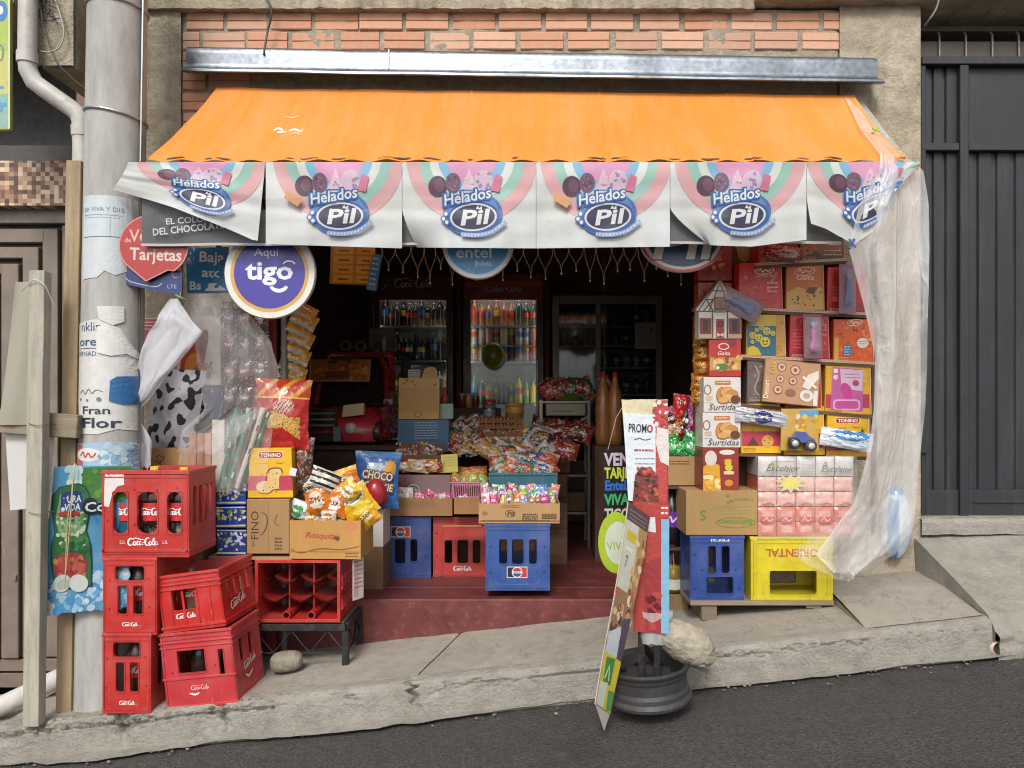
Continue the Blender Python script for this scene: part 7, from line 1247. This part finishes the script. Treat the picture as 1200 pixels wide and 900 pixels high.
# card shop signs by the pole
t = T('speech_sign', 'red speech bubble sign with white lettering beside the pole', 'sign', 180, 330, -.527, (0, 0, 0)); n = 40
pts = []
for i in range(n):
    a = 2 * math.pi * i / n; x, z = 180 + 41 * math.cos(a), 288 - 37 * math.sin(a)
    pts.append((x, z))
pts = [q for q in pts if not (q[1] > 314 and 150 < q[0] < 200)]; i = next(k for k in range(len(pts)) if pts[k][0] < 152 and pts[k][1] > 300); pts.insert(i, (171, 330)); pts.insert(i, (197, 317))
def key(q): return math.atan2(q[1] - 288, q[0] - 180)
pts.sort(key=key); m = MB(); m.prism([tuple(t.L(a, b)[i] for i in (0, 2)) for a, b in pts], 0, .004, '#b33a35'); t.part('board', m, 'clean')
p = Pr(); ctr = [(180 + (a - 180) * .96, 288 + (b - 288) * .96) for a, b in pts]; p.poly(pts, '#cf8a82'); p.poly(ctr, '#b02f2c'); p.text('Ve', 152, 283, 14, '#d8b4ae', 20, 'l', .03); p.text('de', 146, 284, 5.5, '#d8b4ae', 8, 'l', .02); p.text('Tarjetas', 152, 304, 14, '#d9c4bc', 61, 'l', .045, 0, 2); t.pr(p, -.0005)
t = T('blue_sign', 'dark blue angled sign behind the red speech bubble sign', 'sign', 178, 346, -.505); q = [(143, 304), (150, 306), (214, 318), (213, 347), (145, 333)]; m = MB(); m.prism([tuple(t.L(a, b)[i] for i in (0, 2)) for a, b in q], 0, .004, '#232c66'); t.part('board', m, 'clean'); p = Pr(); p.poly(q, '#242e6c'); p.curve([(146, 308), (148, 326), (160, 332), (182, 336), (190, 332)], 1, '#b9bcd0'); p.text('LTE', 196, 338, 4.5, '#9aa0b8', 11, 'l', .02); p.arc(206, 320, 5, 6, 4, 5, 60, 330, '#9aa0b8', 12); t.pr(p, -.0005)
# green knot
m = MB(); m.tube([P(206, 346, -.53), P(212, 349, -.545), P(218, 352, -.53)], .006, '#5a8a34', 6); m.tube([P(212, 343, -.53), P(211, 350, -.54), P(214, 357, -.53)], .005, '#3f5a2c', 6); tag(m.build('knot', 'plastic'), 'green cord knot tying the plastic sheet beside the blue sign', 'cord')
# ================================================================ PLASTIC SHEETS
def rows_sheet(name, label, rows, mat, nu=40, nv=70, fold=.02, freq=7, sag=0, back=.0, cat='plastic sheet', amp=None):
    m = MB(); n = len(rows) - 1; c0 = P((rows[0][1] + rows[0][2]) / 2, rows[0][0], rows[0][3])
    def f(u, v):
        k = v * n; i = min(int(k), n - 1); q = k - i; q = q * q * (3 - 2 * q) * .5 + q * .5; r = [rows[i][j] * (1 - q) + rows[i + 1][j] * q for j in range(4)]
        y = r[3] + back * u + fold * (math.sin(u * freq + v * 5 + 2 * nz(v * 3, u * 2)) * (.4 + .6 * min(1, v * 3)) + .6 * nz(u * 4, v * 6, 5) + .35 * nz(u * 11, v * 14, 8)); x = r[1] + (r[2] - r[1]) * u + 5 * nz(v * 9, u * 3, 4) * (1 if .02 < u < .98 else .4)
        return P(x, r[0] + 4 * nz(u * 5, v * 5, 7) * min(1, v * 4), y) - c0
    m.grid(f, nu, nv, '#ffffff'); o = m.build(name, mat, loc=c0, recalc=False); return tag(o, label, cat)
rows_sheet('plastic_curtain', 'long translucent plastic sheet hanging from the right end of the awning', [(114, 990, 1008, -.085), (150, 1008, 1034, -.36), (180, 1030, 1060, -.612), (200, 1030, 1082, -.63), (240, 1008, 1088, -.64), (290, 995, 1090, -.62), (350, 1010, 1088, -.60), (420, 1025, 1087, -.57), (480, 1026, 1083, -.54), (540, 1014, 1078, -.50), (590, 1000, 1074, -.47), (625, 975, 1068, -.45), (650, 955, 1050, -.44), (672, 978, 1010, -.43)], 'sheet', 44, 110, .022, 8, back=.10)
rows_sheet('plastic_flap', 'thin plastic flap trailing over the yellow crate', [(592, 1000, 1030, -.48), (625, 960, 1020, -.46), (645, 930, 1012, -.45), (660, 942, 1006, -.44), (680, 980, 1000, -.43)], 'sheet_thin', 24, 20, .012, 6)
t = T('blue_sack', 'white and blue plastic sack slumped behind the curtain foot', 'sack', 1050, 654, -.05, root=False); m = MB()
m.grid(lambda u, v: (lambda a, b: (.075 * math.cos(a) * math.cos(b) * (1.1 - .3 * v), .05 * math.sin(a) * math.cos(b), .17 + .17 * math.sin(b) + .01 * nz(a * 2, b * 3)))(u * 6.2832, (v - .5) * 3.1416), 30, 24, lambda u, v: jit('#2f86bd' if (.60 < u < .72 and v < .75) or v > .8 else '#b9c6cf', .06)); t.body(m, 'film')
rows_sheet('plastic_cover', 'milky plastic sheet corner folded beside the pole', [(350, 199, 208, -.50), (372, 184, 222, -.50), (388, 176, 236, -.49), (410, 166, 222, -.48), (440, 158, 198, -.46), (470, 152, 172, -.44), (486, 150, 160, -.43), (520, 158, 178, -.42), (548, 164, 176, -.41)], 'sheet_milky', 24, 44, .010, 4)
rows_sheet('plastic_cover', 'thin clear plastic sheet stretched under the round blue sign', [(344, 212, 268, -.44), (372, 218, 296, -.43), (400, 228, 318, -.42), (440, 234, 328, -.40), (478, 240, 316, -.38), (505, 214, 286, -.38), (530, 208, 262, -.37)], 'sheet_thin', 34, 44, .016, 7)
for (a, b, c, lb) in (((1022, 150), (1029, 156), '#b7c832', 'lime green clip holding the plastic on the awning edge'), ((995, 280), (1001, 292), '#2c4f9c', 'blue clip pinching the valance and the plastic curtain')):
    y = -.40 if a[1] < 200 else -.66; o = P(a[0], a[1], y); m = MB(); m.bar(P(a[0], b[1], y) - o, P(b[0], a[1], y) - o, .014, .010, c); m.bar(P(a[0], a[1], y) - o, P(b[0] + 2, b[1] - 2, y - .012) - o, .010, .008, c); tag(m.build('clip', 'plastic', bevel=.002, loc=o), lb, 'clip')
# ================================================================ POSTS AND BANNERS AT THE LEFT
def post(label, a, b, ya, yb, w, d, col, mat='wood'):
    p0, p1 = P(*a, ya), P(*b, yb); m = MB(); n = 14; vs = []
    for i in range(n + 1):
        c = p0.lerp(p1, i / n) - p0; j = .0025
        for sx, sy in ((-1, -1), (1, -1), (1, 1), (-1, 1)): vs.append(c + Vector((sx * w / 2 + j * nz(i * .7, sx * 3, sy), sy * d / 2, 0)))
    m.add(vs, [(i * 4 + k, i * 4 + (k + 1) % 4, i * 4 + 4 + (k + 1) % 4, i * 4 + 4 + k) for i in range(n) for k in range(4)] + [(3, 2, 1, 0), tuple(n * 4 + k for k in range(4))], col); return tag(m.build('wooden_post', mat, bevel=.002, loc=p0), label, 'post')
post('pale weathered wooden post in front of the white hanging sheets', (40, 849), (47.5, 318), -.63, -.63, .062, .05, '#bdb5a4'); post('brown wooden post standing close beside the utility pole', (78, 832), (90, 190), -.50, -.47, .062, .05, '#b09877')
p0, p1 = P(-3, 493, -.57), P(94, 500, -.555); tag(MB().bar((0, 0, 0), p1 - p0, .05, .095, '#9a8c76').build('cross_beam', 'woodx', bevel=.003, loc=p0), 'rough wooden cross beam lashed between the two posts', 'beam')
t = T('hanging_sheet', 'off white plastic sheet hanging behind the front post above the beam', 'sheet', 30, 500, -.60, root=False); t.body(MB().grid(lambda u, v: t.L((0 + 18 * (1 - v) * (1 - u) + 22 * u + 8) if 0 else 20 * (1 - v) - 2 + (38 - 14 * (1 - v)) * u, 330 + 168 * v, .006 * math.sin(u * 6 + v * 3)), 14, 24, '#c9c3b2'), 'banner', recalc=False)
t = T('hanging_sheet', 'white stiff sheet hanging below the cross beam', 'sheet', 30, 600, -.60, root=False); t.body(MB().grid(lambda u, v: t.L(-4 + 12 * v + (60 - 14 * v) * u, 500 + (99 - 5 * u) * v, .05 - .03 * v), 10, 12, '#f4f2ee'), 'banner', recalc=False)
m = MB()
for k, (py, w) in enumerate(((498, 20), (602, 19))): z = P(44, py, -.66); m.tube([z + Vector((-.034, 0, .004)), z + Vector((0, -.004, -.002)), z + Vector((.034, 0, .003)), z + Vector((.034, .06, 0)), z + Vector((-.034, .06, 0)), z + Vector((-.034, 0, .006))], .0016, '#9c7440', 5)
tag(m.build('binding_wire', 'iron'), 'rusty wire bindings round the pale front post', 'wire')
wire('string', 'white string knotted at the top of the pale front post', [(24, 342, -.65), (32, 334, -.66), (40, 328, -.668), (52, 334, -.668), (60, 350, -.65), (64, 358, -.64)], .002, '#d8d2c8')
t = T('bottle_banner', 'blue fruit drink banner with big green bottle tied to the pole', 'banner', 100, 722, -.585, root=False); NB = (63, 546, 45, 720)
def bb(u, v): return t.L(63 - 19 * v + (92 + 14 * v) * u, 547 - 2 * u + (174 - 8 * u) * v, .006 * math.sin(v * 9 + u * 3) + .008 * nz(u * 3, v * 5))
t.body(MB().grid(bb, 26, 40, lambda u, v: jit(mixc('#3f9ac8', '#7fb8dc', .5 + .5 * nz(u * 5, v * 7, 1)), .03)), 'banner', recalc=False)
def bbm(px, py, h): v = (py - 546) / 172; u = (px - (63 - 19 * v)) / (92 + 14 * v); q = bb(u, v); q.y -= h; return q
p = Pr(); p.fuzz(48, 672, 150, 716, ['#8fc4e6', '#cfe4f2', '#5aa4d4', '#b4d8ee', '#78b6e0', '#e8f2f8'], 110, 3, 7); p.poly([(95, 548), (154, 547), (154, 585), (128, 592), (100, 580), (88, 565)], '#4c8a3a'); p.fuzz(76, 549, 96, 566, ['#e3f0f0', '#bfe0ec'], 10, 4, 7); p.fuzz(100, 552, 152, 584, ['#5a9a3f', '#3f7a34', '#76a84c'], 20, 3, 6)
p.poly([(120, 640), (154, 632), (154, 662), (122, 664)], '#a8543c'); p.fuzz(122, 640, 152, 660, ['#c0584a', '#8a4a3a'], 10, 3, 5)
bt = [(84, 568), (92, 567), (100, 571), (106, 581), (107, 595), (104, 610), (101, 622), (106, 640), (107, 662), (107, 688), (64, 690), (62, 662), (62, 640), (67, 622), (64, 608), (61, 596), (62, 581), (70, 571)]
p.poly([(84 + (x - 84) * 1.06, 628 + (y - 628) * 1.02) for x, y in bt], '#1f4a3a'); p.poly(bt, '#3f7a4c'); p.poly([(70, 578), (98, 577), (101, 600), (97, 624), (72, 626), (66, 604)], '#9db58e'); p.fuzz(68, 602, 100, 640, ['#cfe0b8', '#5f9a5a', '#86b078', '#e2ead0'], 46, 1.5, 4); p.fuzz(64, 630, 106, 650, ['#2f6a40', '#4f9050'], 20, 3, 6)
p.ell(83, 664, 20, 17, '#b84a4c'); p.ell(76, 660, 9, 9, '#cc5a58'); p.ell(92, 664, 8, 10, '#cf6a58'); p.fuzz(66, 652, 102, 678, ['#a83a44', '#d8806a', '#e0a04a'], 20, 1.5, 4); p.ell(73, 683, 11, 10, '#dde3dc', -25); p.ell(93, 684, 12, 10, '#e3e6de', 20); p.ell(74, 684, 7, 6, '#c3ccc0', -25)
p.poly([(72, 578), (84, 574), (97, 576), (101, 597), (71, 598)], '#2c4a86'); p.text('PURA', 86, 588, 8, '#eef2f4', 23, 'c', .05, 0, -2); p.text('VIDA', 87, 597.5, 8, '#eef2f4', 20, 'c', .05, 0, -2); p.rrect(70, 599, 96, 604, 2, '#b83a30'); p.ell(75, 596, 2.6, 2.6, '#dfe9d8')
p.ell(108, 593, 9, 10, '#1c2a30'); p.text('Co', 101, 600, 12, '#1c2a30', 27, 'l', .16); p.text('Co', 102, 599.5, 11, '#eef0f0', 25, 'l', .05); p.text('G', 112, 610, 4, '#2a4a5a'); p.curve([(86, 552, .8), (85, 575), (82, 610), (79, 650), (76, 684)], 1.2, '#d8c48a'); p.build('print', t.o, bbm, 'banner', .001, .00025, maxe=10)
wire('tie_cord', 'pale cord hanging down the middle of the fruit drink banner', [(88, 543, -.60), (86, 560, -.61), (83, 600, -.612), (79, 650, -.612), (75, 690, -.606)], .0022, '#d8c690')

# ================================================================ PROMO STAND ON THE STREET
YR = -.80
t = T('wheel_rim', 'old black steel wheel rim used as a stand base on the street', 'wheel rim', 770, 838, YR - .16, root=False); r = 49 / S(YR); h = .135
prof = [(r * .30, .07), (r * .66, .085), (r * .80, .085), (r * .86, h - .012), (r * .94, h - .002), (r, h + .002), (r * 1.01, h - .008), (r * .985, h - .018), (r * .95, h - .022), (r * .94, h - .034), (r * .915, h - .044), (r * .91, .055), (r * .945, .042), (r * .95, .026), (r * .985, .02), (r * 1.01, .012), (r, .001), (r * .93, 0), (r * .88, .01), (r * .84, .03)]
m = MB()
for q0, q1 in zip(prof, prof[1:]): m.lathe([q0, q1], (0, .16, 0), '#4a494a', 56)
m.lathe([(0, .069), (r * .30, .0702)], (0, .16, 0), '#3a3a3c', 48); t.body(m, 'iron'); t.o.rotation_euler = (R(1.5), R(-5), 0); 
for k in range(8): a = k * math.pi / 4 + .2; t.part('vent_hole', MB().lathe([(0, 0), (.014, .0005), (.016, 0)], (r * .68 * math.cos(a), .16 + r * .68 * math.sin(a), .088), '#141416', 10), 'iron')
st_ = t
b = T('promo_board', 'upright promo board on black metal legs, wrapped in printed film', 'promo board', 758, 800, YR, (0, 0, -12)); k = 1 / b.s; CW = '#2a2828'
for x in (752, 770): b.part('leg', MB().box(b.L(x - 4, 0).x, b.L(x + 4, 0).x, -.013, .013, b.L(0, 800).z - .01, b.L(0, 690).z, CW), 'iron', .002)
b.part('leg_brace', MB().bar(b.L(752, 752), b.L(770, 792, .1), .02, .02, CW), 'iron', .002); b.part('foot_plate', MB().box(b.L(748, 0).x, b.L(780, 0).x, -.04, .14, -.012, -.002, CW), 'iron', .002)
w0, w1 = b.L(736, 0).x, b.L(778, 0).x
def face(v): return b.L(729 + 20 * v, 0).x, b.L(782 + 2 * v, 0).x
m = MB(); m.grid(lambda u, v: (lambda e: (e[0] + (e[1] - e[0]) * u, -.02 + .006 * nz(u * 4, v * 6), b.L(0, 468 + 272 * v).z))(face(v)), 14, 50, lambda u, v: jit('#d9cfa8' if v < .09 else ('#cdd2d8' if v < .36 and u < .72 else '#a8302c'), .05)); m.grid(lambda u, v: (lambda e: (e[0] + (e[1] - e[0]) * u, .02, b.L(0, 468 + 272 * v).z))(face(v)), 6, 20, '#a8302c', flip=True); m.grid(lambda u, v: (face(v)[1] + .0, -.02 + .04 * u, b.L(0, 468 + 272 * v).z), 2, 20, lambda u, v: '#a84a44' if v < .45 else '#7fb0d0'); m.grid(lambda u, v: (face(v)[0], .02 - .04 * u, b.L(0, 468 + 272 * v).z), 2, 20, '#b9b0a0'); m.add([(face(0)[0], -.02, b.L(0, 468).z), (face(0)[1], -.02, b.L(0, 468).z), (face(0)[1], .02, b.L(0, 468).z), (face(0)[0], .02, b.L(0, 468).z)], [(0, 1, 2, 3)], '#d8cdb0'); b.part('board', m, 'film', recalc=False)
def bm(px, py, h): v = (py - 468) / 272; return Vector((b.L(px, py).x, -.028 - h, b.L(0, py).z))
p = Pr(); p.poly([(731, 484), (768, 486), (772, 590), (737, 586)], '#dfe5ec'); p.rect(768.5, 469, 782, 590, '#bf4a46'); p.fuzz(767, 470, 781, 500, ['#e3d9d2', '#c83a36', '#e8e0d8', '#a82a28'], 30, 1.5, 3.4); p.poly([(770, 500), (783, 503), (784, 545), (774, 540), (769, 520)], '#e0d8d0')
p.text('PROM', 737, 506, 10, '#3a3a44', 21, 'l', .04, 0, 2); p.ell(762, 502, 3.4, 4.6, '#b02a30'); p.ell(762, 502, 1.6, 2.6, '#dfe5ec'); p.curve([(744, 515), (750, 513), (756, 515), (763, 513.5)], .9, '#6a6a74'); p.lines(744, 766, 526, 1, 2, '#b83a3c', 1.8); p.lines(745, 768, 536, 2, 6, '#8a8f98', .8)
p.poly([(742, 588), (745, 556), (752, 546), (764, 548), (771, 560), (772, 590)], '#7a3a34'); p.fuzz(746, 548, 770, 586, ['#a83a34', '#4a2a28', '#c85a4a', '#2f2624', '#8a5a4a'], 40, 1.5, 3.6); p.rect(743, 587, 783, 738, '#b0443e'); p.poly([(752, 606), (768, 604), (769, 622), (753, 620)], '#d8d8da'); p.rect(775, 606, 784, 738, '#86b6d4'); p.rect(774, 590, 784, 605, '#c0423c'); p.lines(775, 783, 592, 2, 6, '#e6dcd6', 2.4); p.poly([(754, 660), (774, 650), (774, 738), (757, 738)], '#9c3a3c'); p.fuzz(758, 690, 772, 732, ['#6a1c22', '#b04a44'], 14, 2, 5)
p.build('print', b.o, bm, 'film', .0012, .0003)
m = MB(); m.grid(lambda u, v: (lambda a: ((.075 - .03 * v) * math.cos(a) + b.L(765, 0).x + .01 * nz(a, v * 4), (.04 - .012 * v) * math.sin(a), b.L(0, 715 + 38 * v).z + .008 * nz(a * 2, v * 5)))(u * 6.2832), 20, 8, '#5a5654'); b.part('grey_wrap', m, 'sheet')
t = T('green_disc', 'lime green round card with pale centre hung beside the promo board', 'sign', 722, 672, -.78, (0, 0, -8), root=False); m = MB(); k = 1 / t.s; n = 40; m.prism([(21 * k * math.cos(6.28318 * i / n), (36 + 36 * math.sin(6.28318 * i / n)) * k) for i in range(n)], 0, .004, '#a9bf28'); t.body(m, 'clean'); p = Pr(); p.ell(722, 636, 20.5, 35.5, '#a6bc26', n=40); p.ell(724, 636, 15, 25, '#c9d0bc', n=40); p.text('VIVA', 724, 644, 9, '#8fae3a', 25, 'c', .02, 0, -4); t.pr(p, -.0005)
# tall leaning card
c = T('leaning_card', 'tall tilted advertising card leaning from the rim down to the asphalt', 'placard', 704, 856, -1.05, root=False); m = MB(); o = P(704, 856, -1.05)
def lc(u, v, h=0.0):     # u across, v from the top
    a0, a1 = P(736, 588, -.90), P(762, 606, -.84); b0, b1 = P(699, 826, -1.02), P(716, 838, -.95); q = a0.lerp(a1, u).lerp(b0.lerp(b1, u), v); n = (a1 - a0).cross(b0 - a0).normalized(); n = n if n.y < 0 else -n; q += n * (h + .012 * math.sin(v * 5) * .6); return q - o
for fl in (False, True): m.grid(lambda u, v: lc(u, v, 0 if not fl else -.004), 8, 40, '#cfc3b0' if not fl else '#b8a888', flip=fl)
for uu in (0, 1): m.grid(lambda u, v: lc(uu, v, -.004 * u), 1, 40, '#d8ccb8')
m.grid(lambda u, v: (lambda tip: Vector(lc(u, 1)).lerp(tip, v))(P(708, 857, -1.0) - o), 4, 4, '#b9b2a6'); c.body(m, 'paper', recalc=False)
p = Pr()      # drawn in 0..100 across, 0..400 down
p.rect(0, 0, 100, 400, '#c9b89a'); p.rect(0, 0, 100, 34, '#5a4648'); p.lines(10, 90, 10, 3, 8, '#8a7678', 3); p.rect(0, 34, 60, 170, '#cfc9bc'); p.poly([(60, 34), (100, 34), (100, 220), (40, 220), (70, 120)], '#b08a5c'); p.rrect(8, 52, 56, 72, 6, '#c9b83a'); p.rect(10, 84, 44, 92, '#e3e0d8'); p.text('7', 24, 124, 22, '#6a8a3a', 12, 'c', .05); p.fuzz(60, 60, 96, 210, ['#d0ab78', '#8a6238', '#e0c8a0', '#a87848'], 24, 6, 12)
p.rect(0, 170, 100, 290, '#9a7a5c'); p.fuzz(4, 170, 96, 290, ['#c9986a', '#7a4a38', '#d8b890', '#5a3a44', '#c0604a', '#e6d8c0'], 46, 7, 16); p.poly([(0, 260), (60, 236), (70, 296), (0, 310)], '#c6cdd4'); p.poly([(60, 220), (100, 210), (100, 300), (70, 300)], '#5c4a60'); p.rect(0, 298, 100, 400, '#d2be3a'); p.poly([(14, 306), (64, 300), (66, 352), (18, 358)], '#4a8a4c'); p.line([(24, 346), (40, 318), (50, 346)], 7, '#cfd8b0'); p.poly([(0, 356), (50, 350), (44, 400), (0, 400)], '#cfd3c0'); p.poly([(60, 362), (100, 358), (100, 396), (66, 400)], '#5a9a56')
p.build('print', c.o, lambda u, v, h: lc(.02 + u / 100 * .96, v / 400 * .995, h), 'paper', .001, .00015, maxe=24)
# stone on the rim
def boulder(u, v):
    a_, b_ = u * 6.2832, (v - .5) * 3.1416; d = Vector((.115 * math.copysign(abs(math.cos(a_) * math.cos(b_)) ** .8, math.cos(a_)), .07 * math.sin(a_) * math.cos(b_), .075 * math.copysign(abs(math.sin(b_)) ** .85, v - .5)))
    return tuple(d * (1 + .12 * noise.noise(d * 11 + Vector((2, 7, 1))) + .05 * noise.noise(d * 34) + .035 * noise.noise(d * 90) - .10 * max(0, noise.noise(d * 60 + Vector((5, 5, 5))) - .15) * (v < .55)))
st2 = MB().grid(boulder, 110, 70, '#b3a996')
tag(st2.build('stone', 'stone', loc=P(803, 753, -.80), rot=(0, 28, -8)), 'large pale pitted stone weighing down the wheel rim', 'stone')
_fo = None
